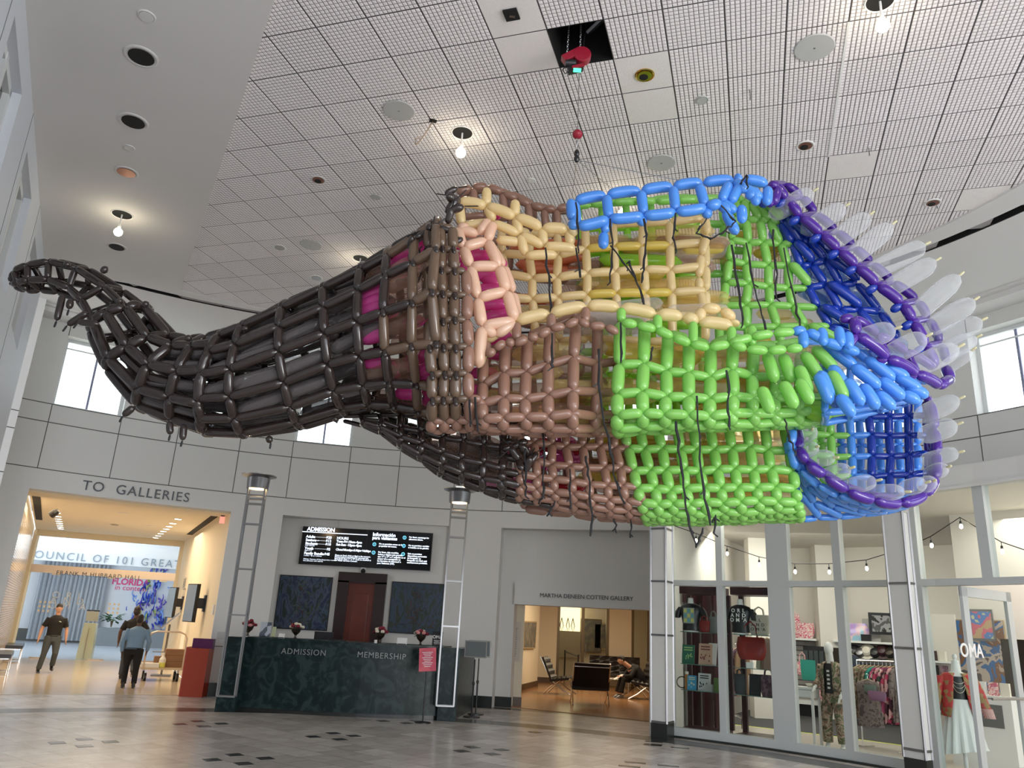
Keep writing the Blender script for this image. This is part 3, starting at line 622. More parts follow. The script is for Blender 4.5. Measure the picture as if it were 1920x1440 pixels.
# hall behind
m_hallw = mat('hall wall', (.70, .72, .76), .6)
b = MB(); b.prism([(-26, 38.0), (-9, 44.0), (-9, 44.3), (-26, 38.3)], 0, 6, m_hallw); b.prism([(-9.3, 30), (-9, 30), (-9, 44), (-9.3, 44)], 0, 6, m_hallw)
b.prism([(-24, 26), (-23.7, 26), (-23.7, 39), (-24, 39)], 0, 6, m_hallw)
b.prism([(-19.5, 31.0), (-11.2, 33.9), (-11.2, 34.4), (-19.5, 31.5)], 3.35, 5.2, m_hallw)
struct(b.build('wall_hall')); b = MB(); b.prism([(-26, 27), (-8.5, 29), (-8.5, 44.5), (-26, 44.5)], 5.6, 5.7, m_hallw); struct(b.build('ceiling.005'))
b = MB(); b.prism([(-26, 37.97), (-9.3, 43.85), (-9.3, 43.8), (-26, 37.92)], 0, .55, m_dkbase); struct(b.build('baseboard_hall'))
hd = Vector((17, 6, 0)).normalized(); hn = Vector((hd.y, -hd.x, 0)); hp = Vector((-26, 38.0, 0))+hn*.03
sgt('wall_lettering', 'COUNCIL OF 101 GREAT', .42, mat('grey blue letters', (.22, .27, .33), .5), 196, 1049, Vector((-19.5, 30.97, 0))+Vector((8.3, 2.9, 0)).normalized().cross(Vector((0, 0, 1)))*.02, Vector((8.3, 2.9, 0)).normalized(), 'large grey capitals on the white beam beyond the glass wall', 1.25)
m_pink = mat('pink print', (.75, .05, .22), .5)
sgt('wall_lettering', 'FLORIDA', .42, m_pink, 245, 1092, hp, hd, 'bold pink word on the white hall wall', 1.0, bold=.012)
sgt('wall_lettering', 'in contem', .36, m_pink, 245, 1103, hp, hd, 'thin pink words under the bold pink word on the hall wall')
# curtains, planters, signs in the hall
m_curt = mat('grey blue curtain', (.40, .43, .47), .8)
b = MB(); pts = []
p0, p1 = Pl(60, 1150, hp+hn*.4, hn), Pl(190, 1150, hp+hn*.4, hn); n = 90; vs = []
for i in range(n+1):
    q = p0+(p1-p0)*(i/n)+hn*(.09*math.sin(i*1.1)+.05*math.sin(i*.37)); vs += [(q.x, q.y, .1), (q.x, q.y, 3.9)]
b.add(vs, [(2*i, 2*i+2, 2*i+3, 2*i+1) for i in range(n)], m_curt); o = b.build('curtain'); sd = o.modifiers.new('thick', 'SOLIDIFY'); sd.thickness = .02; tag(settle(o), 'tall grey blue curtain on the far hall wall', 'curtain')
def plant(px, py, yz, h, w, pot, potm, label, name='potted_plant', leaves=70, lsz=.22):
    p = Zp(px, py); o = thing(name, label, 'potted plant', (p.x, p.y, .004)); b = MB(); b.lathe(pot, (0, 0, 0), potm, 20); b.build('pot', o); zt = pot[-1][1]
    b = MB()
    for i in range(5): b.tube([(0, 0, zt-.05), (.06*math.cos(i*1.3), .06*math.sin(i*1.3), zt+h*.5)], .018, m_drframe, 5)
    b.build('stem', o); b = MB()
    for i in range(leaves):
        a = random.uniform(0, 2*pi); e = random.uniform(-.2, 1.1); r = random.uniform(.3, 1)*w; c = Vector((r*math.cos(a)*math.cos(e), r*math.sin(a)*math.cos(e), zt+h*.5+r*math.sin(e)*h/w*.6)); d = Vector((math.cos(a), math.sin(a), random.uniform(-.6, .5))).normalized()*lsz; s_ = d.cross(Vector((0, 0, 1))).normalized()*lsz*.28
        b.add([c, c+d*.5+s_+Vector((0, 0, .01)), c+d, c+d*.5-s_, c+d*.5+Vector((0, 0, .03))], [(0, 1, 4), (1, 2, 4), (2, 3, 4), (3, 0, 4)], m_green)
    b.build('foliage', o); return o
plant(194, 1203, 0, .9, .42, [(.28, 0), (.40, .05), (.42, .7), (.38, .75)], m_white, 'round leafy plant in a white pot beyond the glass doors')
# square grey planter with chandelier-like glass tower
p = Zp(255, 1213); o = thing('planter_box', 'grey square planter holding orchids beside the blue glass tower', 'planter', (p.x, p.y, .004), .2); b = MB(); b.box((0, 0, .4), (3.3, 1.2, .8), mat('grey planter', (.16, .18, .20), .5)); b.build('box', o)
pl = p; o = plant(222, 1213, 0, .6, .45, [(.2, 1.1), (.2, 1.12)], m_white, 'leafy orchid standing at the left end of the grey planter', 'orchid', 36, .34); o.location = (pl.x-1.35, pl.y, -.3)
# blue glass tower: many curling horns of glass
tb = Zp(272, 1213); o = thing('glass_tower', 'tall cone of curling blue and lime glass horns behind the corridor glass', 'sculpture', (tb.x-1.0, tb.y+2.2, .45))
gl_b = mat('cobalt glass', (.02, .06, .55), .08, spec=.8); gl_p = mat('pale blue glass', (.22, .40, .90), .08); gl_g = mat('lime glass', (.45, .60, .10), .08); gl_v = mat('violet glass', (.16, .10, .62), .1)
b = MB(); b.tube([(0, 0, .1), (0, 0, 4.2)], .1, m_steel); b.build('core', o)
for k, (mm, cnt, nm) in enumerate(((gl_b, 230, 'cobalt_horns'), (gl_p, 130, 'pale_blue_horns'), (gl_g, 80, 'lime_horns'), (gl_v, 90, 'violet_horns'))):
    b = MB()
    for i in range(cnt):
        z = random.uniform(.15, 4.2) if k != 2 else random.choice([random.uniform(3.2, 4.3), random.uniform(.5, 3.2)]); a = random.uniform(0, 2*pi); R = (2.1-.40*z)*random.uniform(.35, 1.0)+.15
        c = Vector((math.cos(a)*R*.5, math.sin(a)*R*.5, z)); out = Vector((math.cos(a), math.sin(a), random.uniform(-.5, .6))); sd_ = out.orthogonal().normalized(); cr = random.choice((-1, 1))*random.uniform(3, 6); pts = [c]; d = out.normalized(); q = c.copy()
        for t in range(8): q = q+d*.1; d = (Matrix.Rotation(cr*.12*(t/4), 3, Vector((-math.sin(a), math.cos(a), 0)))@d).normalized(); pts.append(q.copy())
        b.tube(pts, [.05, .055, .05, .045, .04, .034, .028, .02, .01], mm, 5)
    b.build(nm, o)['kind'] = 'stuff'
# restroom sign, screens on the right wall
def onR(x, y, off=.0): return Pl(x, y, JR-nR*off, nR)
def wallbox(name, x, y, w, h, d, m, label, cat, off=.0, part=None):
    p = onR(x, y, off+.001); o = thing(name, label, cat, p, math.atan2(uR.y, uR.x)); b = MB(); b.box((0, d/2, 0), (w, d, h), m); b.build(part or 'body', o); return o
c = onR(348, 1093); o = thing('restroom_sign', 'cream restroom sign with man and woman figures on the corridor wall', 'sign', c, math.atan2(uR.y, uR.x)); b = MB(); b.box((0, .015, 0), (.95, .03, .36), m_sign); b.build('panel', o); b = MB()
for s in (-.2, .2): b.ball((s, .034, .11), (.035, .01, .035), m_blackpl); b.box((s, .034, .0), (.09 if s < 0 else .12, .01, .14), m_blackpl); b.box((s, .034, -.1), (.05, .01, .1), m_blackpl)
b.build('pictogram', o)
m_scr = mat('dim grey screen', (.10, .14, .18), .15, em=(.25, .33, .42), es=.25)
for i, (x0, y0, x1, y1, x2, y2, x3, y3) in enumerate([(329, 1105, 336, 1104.5, 330, 1156, 319, 1157), (368, 1102, 382, 1100, 375, 1163, 358, 1162)]):
    cx_, cy_ = (x0+x1+x2+x3)/4, (y0+y1+y2+y3)/4; o = wallbox('wall_screen', cx_+14, cy_, .3, .4, .04, m_blackpl, 'portrait wall screen, the %s of two on the corridor wall' % ('far left' if i == 0 else 'near right'), 'screen', part='bracket')
    Ms = Matrix.Rotation(.32, 3, 'Z'); b = MB(); b.box((0, .32, 0), (.56, .08, .92), m_blackpl, M=Ms); b.box((0, .17, .0), (.2, .3, .25), m_blackpl); b.build('case', o); b = MB(); b.box(Vector((0, .32, 0))+Ms@Vector((0, .05, 0)), (.52, .006, .88), m_scr, M=Ms); b.build('display', o); o['group'] = 'portrait screens on the corridor wall'
wallbox('wall_poster', 311.5, 1156, .5, .75, .03, m_blackpl, 'narrow black framed notice on the corridor wall nearest the glass', 'poster')
wallbox('wall_thermostat', 401, 1143, .2, .22, .03, m_white, 'small pale control box on the pier left of the desk', 'control')
# recycling kiosk (orange and purple)
m_or = mat('orange red laminate', (.42, .055, .025), .3); m_pu = mat('purple laminate', (.10, .01, .09), .3); m_pk = mat('coral laminate', (.50, .10, .08), .35)
k0 = Zp(336, 1306); k1 = k0+Vector((.46, .05, 0)); ku = (k1-k0).normalized(); kn = Vector((-ku.y, ku.x, 0)); o = thing('drop_box', 'orange red and purple laminate kiosk beside the pier left of the desk', 'kiosk', k0); wK = (k1-k0).length
def kp(a, c, z): q = ku*a+kn*c; return Vector((q.x, q.y, z))
b = MB(); b.hexa([kp(0, 0, 0), kp(wK, 0, 0), kp(wK, .45, 0), kp(0, .45, 0), kp(0, 0, .98), kp(wK, 0, .98), kp(wK, .45, .98), kp(0, .45, .98)], m_or); b.build('cabinet', o)
b = MB(); b.hexa([kp(-.02, -.0, 0.0), kp(-.0, 0, 0.0), kp(-.0, .46, 0), kp(-.02, .46, 0), kp(-.02, 0, 1.0), kp(0, 0, 1.0), kp(0, .46, 1.0), kp(-.02, .46, 1.0)], m_pk); b.build('side_panel', o)
b = MB(); b.hexa([kp(.03, .25, .96), kp(wK, .25, .96), kp(wK, .45, .96), kp(.03, .45, .96), kp(.03, .25, 1.18), kp(wK, .25, 1.18), kp(wK, .45, 1.18), kp(.03, .45, 1.18)], m_pu); b.build('header', o)
# luggage style cart with boxes
cA, cB = Zp(283, 1268), Zp(335, 1272); cu_ = (cB-cA).normalized(); o = thing('platform_cart', 'platform cart with curved chrome push bar beside the orange kiosk', 'cart', tuple((JR+uR*3.1-nR*.64).xy)+(.006,), math.atan2(uR.y, uR.x)-pi/2); wc = .46
b = MB(); b.box((0, .45, .30), (1.0, .9, .05), mat('cart deck', (.62, .52, .38), .5)); b.build('platform', o)
b = MB(); b.tube([(-.46, 0, .3), (-.46, 0, 1.05), (-.40, 0, 1.15), (-.28, 0, 1.2), (.28, 0, 1.2), (.40, 0, 1.15), (.46, 0, 1.05), (.46, 0, .3)], .022, m_brass, 8); b.build('push_bar', o)
for sx in (-.38, .38):
    for sy in (.08, .8): b = MB(); b.lathe([(.02, -.03), (.1, -.03), (.1, .03), (.02, .03)], (sx, sy, .1), m_blackpl, 14, Matrix.Rotation(pi/2, 3, 'Y')); b.box((sx, sy, .23), (.05, .06, .1), m_steel); b.build('wheel', o)
m_cardb = mat('brown cardboard', (.28, .15, .08), .7)
def onb(name, dx, dy, z, size, m, label, cat, group=None, build=None):
    q = Vector(o.location)+Matrix.Rotation(o.rotation_euler[2], 3, 'Z')@Vector((dx, dy, 0)); b = MB(); (build or (lambda b: b.box((0, 0, size[2]/2), size, m)))(b); r = b.build(name); r.location = (q.x, q.y, z); r.rotation_euler = o.rotation_euler; tag(r, label, cat, group); return r
for i in range(3): onb('cardboard_box', .25, .35, .332+i*.15, (.5-.02*i, .35, .145), m_cardb, 'flat brown box on the cart, %s of the stack' % ('bottom', 'middle', 'top')[i], 'box', 'brown boxes stacked on the cart')
onb('cardboard_box', -.12, .38, .332, (.2, .2, .26), m_cardb, 'small upright brown box left of the stack on the cart', 'box')
onb('paper_ream', -.3, .15, .332, (.4, .3, .1), m_white, 'white packet at the front left of the cart', 'packet')
onb('spray_bottle', -.03, .1, .332, None, None, 'clear bottle with yellow liquid on the cart', 'bottle', build=lambda b: (b.lathe([(.07, 0), (.08, .02), (.08, .12)], (0, 0, 0), mat('yellow liquid', (.75, .75, .15), .2), 14), b.lathe([(.08, .12), (.08, .2), (.03, .28), (.03, .36)], (0, 0, 0), m_white, 14)))
# slanted reader lectern behind the cart
p = Zp(330, 1258); o = thing('reading_lectern', 'slim chrome lectern with a slanted reading plate behind the cart', 'lectern', tuple((JR+uR*5.0-nR*.5).xy)+(.006,), .3); b = MB(); b.tube([(0, 0, 0), (0, 0, 1.35)], .03, m_darksteel); b.box((0, 0, .02), (.5, .4, .03), m_darksteel); b.box((-.05, 0, .62), (.5, .3, .02), m_darksteel); b.build('stand', o); b = MB(); b.box((0, 0, 1.45), (.6, .42, .04), m_steel, M=Matrix.Rotation(-.8, 3, 'Y')); b.build('plate', o)
# podium by the glass doors
p = Zp(158, 1234); o = thing('podium', 'clear acrylic podium with a cream notice on top by the glass doors', 'podium', (p.x+.25, p.y-.5, .006), .25); o.scale = (.68, .8, .78); b = MB()
m_acr = mat('milky acrylic', (.70, .68, .52), .15)
b.hexa([(-.35, -.2, 0), (.35, -.2, 0), (.35, .2, 0), (-.35, .2, 0), (-.28, -.2, 1.5), (.28, -.2, 1.5), (.28, .2, 1.5), (-.28, .2, 1.5)], m_acr); b.build('column', o); b = MB(); b.tube([(0, -.22, .03), (0, -.22, 1.3)], .03, m_brass); b.build('rod', o)
b = MB(); b.box((0, -.1, 1.78), (.56, .03, .42), m_sign, M=Matrix.Rotation(.25, 3, 'X')@Matrix.Identity(3)); b.box((0, -.09, 2.02), (.6, .05, .06), m_blackpl); b.build('notice', o)
# pink poster stand in the hall
p = Zp(48, 1200); o = thing('poster_stand', 'thin chrome stand with a pink poster in the hall beyond the glass', 'sign stand', (p.x, p.y, .004)); b = MB(); b.lathe([(.3, 0), (.3, .02), (.02, .05), (.02, 2.0)], (0, 0, 0), m_steel, 12); b.build('stand', o); b = MB(); b.box((.1, 0, 2.2), (.75, .03, .55), m_pink); b.build('poster', o)
# benches at the left
def bench(px, py, label):
    p = Zp(px, py); o = thing('bench', label, 'bench', (p.x, p.y, .006), math.atan2(uL.y, uL.x), 'chrome legged black benches in the corridor'); b = MB(); b.box((0, 0, .45), (1.9, .5, .09), m_blackle); b.build('seat', o)
    for s in (-1, 1):
        b = MB(); b.tube([(s*.85, -.22, .4), (s*.85, -.22, .012), (s*.85, .22, .012), (s*.85, .22, .4)], .018, m_chrome, 6); b.build('leg', o)
    b = MB(); b.box((0, 0, .385), (1.8, .4, .03), m_chrome); b.build('frame', o)
bench(-6, 1262, 'near black bench with chrome legs at the left edge of the corridor'); bench(20, 1240, 'farther black bench with chrome legs by the corridor mosaic wall')

# lintel lettering
tag(settle(text_cyl('wall_lettering', 'TO  GALLERIES', .30, m_text, (th(141, 912, RW)+th(366, 937, RW))/2, 4.225, RW, 1.12)), 'large dark metal capitals TO GALLERIES on the lintel at left', 'lettering')
# ================================================================== ADMISSION DESK
def PD(x, y, z=0): return Zp(x, y, z)
o = thing('admission_desk', 'long dark green granite admission desk with square piers at both ends', 'desk', (-2.95, 16.2, 0)); oc = Vector(o.location)
def loc2(poly): return [(p[0]-oc.x, p[1]-oc.y) for p in poly]
arc_f = []; P0, P1, Pm = Vector((-4.85, 15.95)), Vector((-1.05, 16.25)), Vector((-2.9, 15.86))
for i in range(13):
    t = i/12; q = P0*(1-t)**2+(Pm*2-(P0+P1)/2)*2*t*(1-t)+P1*t*t; arc_f.append((q.x, q.y))
back = [(-.95, 16.95), (-2.9, 16.65), (-4.9, 16.6)]
b = MB(); b.prism(loc2(arc_f+back), .07, 1.30, m_granite); b.build('counter_front', o)
b = MB(); b.prism(loc2([(x, y-.05) for x, y in arc_f]+back), 1.30, 1.335, m_granite); b.build('counter_top', o)
b = MB(); b.prism(loc2([(x, y+.05) for x, y in arc_f]+back), 0, .07, m_dkbase); b.build('kick_plate', o)
for cx, cy, a in ((-5.03, 15.92, .02), (-.93, 16.33, .1)):
    b = MB(); b.box((cx-oc.x, cy-oc.y, .66), (.36, .36, 1.32), m_granite, a); b.build('pier', o)
b = MB(); b.prism(loc2([(-.98, 16.4), (-.75, 16.4), (-.5, 18.3), (-.75, 18.3)]), 0, 1.3, m_granite); b.build('return_panel', o)
for txt, px, py in (('ADMISSION', 569.5, 1223), ('MEMBERSHIP', 715, 1230)):
    q = Yp(px, py, 15.8); 
    q = Vector((q.x, 15.80 if px < 600 else 15.83, q.z)); me = text('desk_lettering', txt, .15, mat('silver letters', (.32, .33, .33), .35, .8) if px < 600 else D.materials['silver letters'], q, (1, .03, 0), (0, 0, 1), sp=1.12 if px < 600 else 1.12); 
    me.parent = o; me.location = -oc
# things on the desk
m_bronze = mat('dark bronze vase', (.05, .04, .03), .3, .6); m_rose = mat('cream rose', (.80, .72, .58), .6); m_rose2 = mat('crimson rose', (.22, .01, .03), .6); m_rosep = mat('pink rose', (.62, .25, .25), .6)
def bouquet(px, label, mats):
    q = Yp(px, 1200, 16.35); o = thing('flower_vase', label, 'flowers', (q.x, q.y, 1.335)); b = MB(); b.lathe([(.05, 0), (.02, .02), (.02, .06), (.08, .12), (.1, .18), (.09, .2)], (0, 0, 0), m_bronze, 14); b.build('vase', o)
    b = MB(); b3 = MB()
    for i in range(11):
        a = i*2.4; r = .035+.0105*i; c = Vector((r*math.cos(a), r*math.sin(a), .28-.006*i+random.uniform(-.02, .02))); m = mats[i % len(mats)]
        for k in range(5): aa = k*2*pi/5+i; b.ball(c+Vector((.018*math.cos(aa), .018*math.sin(aa), 0)), (.024, .024, .028), m, 6)
        b.ball(c+Vector((0, 0, .01)), .022, m, 6)
    b.build('blooms', o)
    for i in range(26):
        a = random.uniform(0, 2*pi); r = random.uniform(.08, .22); c = Vector((.05*math.cos(a), .05*math.sin(a), .2)); e = Vector((r*math.cos(a), r*math.sin(a), .2+random.uniform(-.06, .1))); s_ = (e-c).cross(Vector((0, 0, 1))).normalized()*.018
        b3.add([c, (c+e)/2+s_, e, (c+e)/2-s_+Vector((0, 0, .004))], [(0, 1, 2, 3)], mat('dusky leaf', (.06, .04, .035), .6) if i == 0 and 'dusky leaf' not in D.materials else D.materials['dusky leaf'])
    b3.build('leaves', o); return o
bouquet(463, 'dark red flower vase at the far left end of the desk', [m_rose2, m_rosep, m_rose2]); bouquet(553, 'flower vase with one large cream rose, left of the desk monitor', [m_rose, m_rose2, m_rose]); bouquet(712, 'crimson and cream flower vase right of the dark wooden door', [m_rose2, m_rose, m_rose2]); bouquet(789, 'flower vase with a cream and a pink rose near the right pier', [m_rose, m_rosep, m_rose2])
def card(px, w, h, m, label, name='counter_card', cat='card', yy=16.2, z=1.335, tilt=.15):
    q = Yp(px, 1200, yy); o = thing(name, label, cat, (q.x, q.y, z)); b = MB(); M = Matrix.Rotation(-tilt, 3, 'X'); b.box(M@Vector((0, 0, h/2)), (w, .012, h), m, M=M); b.build('panel', o); b = MB(); b.box((0, .03, .006), (w*.8, .09, .012), m_blackpl); b.build('foot', o); return o
m_dkcard = pattern('blue grey leaflet', [(.10, .12, .16), (.45, .5, .55), (.07, .09, .13)], 9, kind='voronoi')
card(494.5, .21, .28, m_dkcard, 'blue grey leaflet stand with small photos left on the desk', 'leaflet_stand', 'leaflet stand')
card(511, .07, .2, mat('pale green bottle', (.45, .5, .3), .4), 'small pale upright bottle card beside the leaflet stand')
card(527, .12, .08, m_white, 'small white card on the left half of the desk'); card(754, .20, .12, m_white, 'white card on the right half of the desk')
q = card(820, .2, .28, m_blackpl, 'black framed counter sign with white letters beside the right pier', 'counter_sign', 'sign'); t_ = text('lettering', "OMA", .085, m_white, Vector(q.location)+Vector((0, -.02, .17)), (1, 0, 0), (0, 0, 1), bold=.003); t_.parent = q; t_.location = -Vector(q.location)
b = MB(); 
for i in range(4): b.box((0, -.004, -.03-i*.022), (.13-.02*(i % 2), .004, .008), m_white)
w_ = b.build('small_print', q); w_.location = (0, -.02, .14)
q = Yp(598, 1200, 16.5); o = thing('computer_monitor', 'low black computer monitor seen over the desk edge left of the door', 'monitor', (q.x, 16.9, 1.25)); b = MB(); b.box((0, 0, .12), (.38, .04, .22), m_blackpl); b.build('screen', o); b = MB(); b.box((0, .0, -.01), (.36, .06, .02), m_white); b.build('base', o)
q = Yp(636, 1203, 16.25); b = MB(); b.tube([(-.06, 0, .02), (-.03, 0, 0), (0, -.02, -.03), (.03, 0, 0), (.06, 0, .02)], .008, m_steel, 6); b.box((0, .04, .012), (.34, .1, .02), m_dkbase); o2 = b.build('card_reader'); o2.location = (q.x, 16.05, 1.337); tag(o2, 'small metal reader lying on the middle of the desk top', 'card reader')
b = MB(); b.ball((0, 0, 0), .02, m_white); b.lathe([(.03, -.04), (.03, .02)], (0, 0, 0), m_white, 10); o2 = settle(b.build('candle')); q = Yp(704, 1206, 16.1); o2.location = (q.x, 16.1, 1.335); tag(o2, 'tiny white candle beside the crimson flower vase', 'candle')
# seated clerk: only the crown of the head shows above the desk
# lamp towers
def tower(base, rz, label):
    o = thing('lamp_tower', label, 'lamp tower', base, rz, 'open metal lamp towers at the desk ends'); h0, h1 = .27, 4.18; w, d = .33, .12
    for i, (sx, sy) in enumerate(((-1, -1), (1, -1), (-1, 1), (1, 1))):
        b = MB(); b.box((sx*w/2, sy*d/2, (h0+h1)/2), (.03, .022, h1-h0), m_steel); b.build('rail', o)
    for z in (.27, 1.72, 2.58, 3.45, 3.85, 3.95, 4.02):
        b = MB(); b.box((0, -d/2, z), (w, .02, .03), m_steel); b.box((0, d/2, z), (w, .02, .03), m_steel); b.box((-w/2, 0, z), (.02, d, .02), m_steel); b.box((w/2, 0, z), (.02, d, .02), m_steel); b.build('rung', o)
    b = MB(); b.lathe([(.20, 4.16), (.21, 4.15), (.22, 4.30), (.22, 4.38), (.2, 4.38)], (0, 0, 0), m_darksteel, 28); ld = b.build('lamp_drum', o, smooth=True)
    b = MB(); b.lathe([(.22, 4.37), (.34, 4.41), (.345, 4.425), (.22, 4.40)], (0, 0, 0), m_steel, 28); b.build('lamp_dish', o, smooth=True)
    b = MB(); b.lathe([(.02, 4.150), (.17, 4.150), (.17, 4.158)], (0, 0, 0), mat('warm lamp lens', (1, .8, .5), .3, em=(1, .72, .38), es=2.2) if 'warm lamp lens' not in D.materials else D.materials['warm lamp lens'], 20); b.build('lamp_lens', ld)
    return o
tower((-5.0, 15.66, 0), .03, 'open metal lamp tower at the left end of the desk'); t2 = tower((-.95, 16.07, 0), .1, 'open metal lamp tower at the right end of the desk')
b = MB(); b.box((0, 0, 4.44), (.18, .1, .08), m_lamp); b.build('glow_panel', t2)
point('tower_lamp', (-5.0, 15.66, 4.1), 6, (1, .7, .4)); point('tower_lamp', (-.95, 16.07, 4.1), 6, (1, .7, .4))
# screens above the desk
YN = 19.2
TLs, TRs, BRs, BLs = [Yp(x, y, YN) for x, y in ((567.6, 986.4), (811.7, 999.5), (806.5, 1070), (559, 1057.6))]
zt_, zb_ = (TLs.z+TRs.z)/2, (BLs.z+BRs.z)/2; xl, xr = (TLs.x+BLs.x)/2, (TRs.x+BRs.x)/2; xm = (xl+xr)/2
m_dark = mat('black screen', (.002, .002, .003), .15); m_glow = mat('lit white text', (.9, .95, 1), .5, em=(.75, .85, 1), es=.9); m_glowb = mat('lit blue icon', (.3, .7, .9), .5, em=(.15, .65, .9), es=.8)
for k, (a_, c_) in enumerate(((xl, xm), (xm, xr))):
    o = thing('information_screen', ('left screen above the desk listing admission prices' if k == 0 else 'right screen above the desk with Spanish visitor information'), 'screen', ((a_+c_)/2, YN, zb_)); W_, H_ = c_-a_, zt_-zb_
    b = MB(); b.box((0, .06, H_/2), (W_-.004, .08, H_), m_blackpl); b.build('case', o); b = MB(); b.box((0, .016, H_/2), (W_-.03, .008, H_-.03), m_dark); dsp = b.build('display', o)
    b = MB(); b.box((0, .12, H_/2), (.5, .04, .5), m_darksteel); b.build('bracket', o)
    def T_(txt, u, v, size, m=m_glow, al='LEFT', **kw):
        t = text('screen_text', txt, size, m, Vector(((a_+c_)/2-W_/2+u*W_, YN+.008, zb_+H_*(1-v))), (1, 0, 0), (0, 0, 1), align=al, extr=.002, **kw); t.parent = dsp; t.location = -Vector(o.location)
    def bar_(u0, u1, v, h, m=m_glow): b = MB(); b.box(((u0+u1-1)/2*W_, .009, H_*(1-v)), ((u1-u0)*W_, .004, h), m); b.build('line', dsp)
    if k == 0:
        T_('ADMISSION', .07, .07, .135, bold=.004, sp=.95); bar_(0, 1, .145, .02)
        for (n1, pr_, v) in (('Adults', '$20', .27), ('Seniors', '$12', .36), ('Students', '$10', .45), ('Youth', '$5', .58), ('Family Bundle', '$45', .71)): T_(n1, .07, v, .085, bold=.003); T_(pr_, .46, v, .085, al='RIGHT', bold=.003); bar_(.22 if len(n1) < 10 else .3, .4, v, .005)
        T_('ages 60+', .2, .365, .035); T_('with valid ID', .07, .505, .045); T_('Ages 6-17', .07, .635, .045); T_('2 adults + up to 4 children', .07, .77, .04)
        T_('Military, Veterans, & First Responders receive', .07, .86, .042); T_('free admission with valid ID.', .07, .905, .042)
        T_('HOURS', .54, .27, .085, bold=.003); T_('Tues-Fri', .54, .355, .078, bold=.003); T_('10am-4pm', .93, .355, .078, al='RIGHT', bold=.003); T_('Sat-Sun', .54, .44, .078, bold=.003); T_('12pm-4pm', .93, .44, .078, al='RIGHT', bold=.003); bar_(.68, .76, .355, .005); bar_(.68, .76, .44, .005)
        T_('Closed Mondays & Major Holidays', .54, .57, .072, shear=.2, bold=.002, sp=.85)
        for i, s in enumerate(('Please no food, drink or flash in the museum.', 'Photography is permitted for personal use.', 'Bags larger than 11" x 17" must be checked at', 'the Visitor Services Counter.')): T_(s, .54, .72+i*.045, .05, bold=.001, sp=.95)
    else:
        T_('Informaci\u00f3n', .08, .12, .115, bold=.004); T_('para visitantes', .08, .21, .105, bold=.004)
        items = [(.08, .38, ('No se permiten armas en la', 'propiedad del museo.')), (.08, .60, ('Por favor, deje mochilas,', 'bolsos y objetos m\u00e1s grandes', 'que 11" x 17" x 6" pulgadas en el', 'automóvil o entréguelos en', 'los Servicios de Información', 'para Visitantes (VIP).')), (.53, .16, ('Por favor, mantenga los', 'alimentos afuera.')), (.53, .38, ('No se permiten comidas', 'ni bebidas en las galerías.')), (.53, .60, ('Solo se permiten', 'dispositivos personales', 'de fotografía. La', 'fotografía con flash está', 'estrictamente prohibida.'))]
        for u, v, ls in items:
            b = MB(); b.lathe([(.045, -.002), (.045, .002)], ((u+.04-.5)*W_, .009, H_*(1-v)), m_glowb, 18, Matrix.Rotation(pi/2, 3, 'X')); b.lathe([(.028, -.003), (.028, .003)], ((u+.04-.5)*W_, .007, H_*(1-v)), m_dark, 14, Matrix.Rotation(pi/2, 3, 'X')); b.box(((u+.04-.5)*W_, .004, H_*(1-v)), (.012, .003, .035), m_glowb); b.build('icon', dsp)
            for i, s in enumerate(ls): T_(s, u+.11, v-.02+i*.058, .05, bold=.002)
# camera dome, door and paintings on the niche wall
YW = 19.35
q = Yp(681, 1068, 19.25); o = thing('security_camera', 'small white dome camera above the dark wooden door', 'camera', (q.x, 19.3, q.z-.03)); b = MB(); b.box((0, .02, .05), (.12, .1, .1), m_white); b.build('mount', o); b = MB(); b.ball((0, -.02, 0), .06, m_blackpl); b.build('dome', o)
def rectY(pts, Y): P = [Yp(x, y, Y) for x, y in pts]; x0, x1 = (P[0].x+P[3].x)/2, (P[1].x+P[2].x)/2; z1, z0 = (P[0].z+P[1].z)/2, (P[2].z+P[3].z)/2; return x0, x1, z0, z1
x0, x1, z0, z1 = rectY([(637, 1073), (727, 1076.4), (716, 1200), (624, 1196)], YW)
b = MB(); w3 = (x1-x0)
b.box(((x0+x1)/2, YW-.06, z1-.12), (w3, .14, .24), m_dkwood); b.box((x0+.13, YW-.06, z1/2-.1), (.26, .14, z1-.2), m_dkwood); b.box((x1-.13, YW-.06, z1/2-.1), (.26, .14, z1-.2), m_dkwood)
d = struct(b.build('door_3')); b = MB(); b.box(((x0+x1)/2, YW-.02, z1/2-.12), (w3-.5, .05, z1-.24), m_redwood); b.build('door_leaf', d); b = MB(); b.box(((x0+x1)/2, YW-.05, z1/2-.12), (w3-.8, .03, z1-.7), m_redwood); b.build('door_panel', d, bevel=.01)
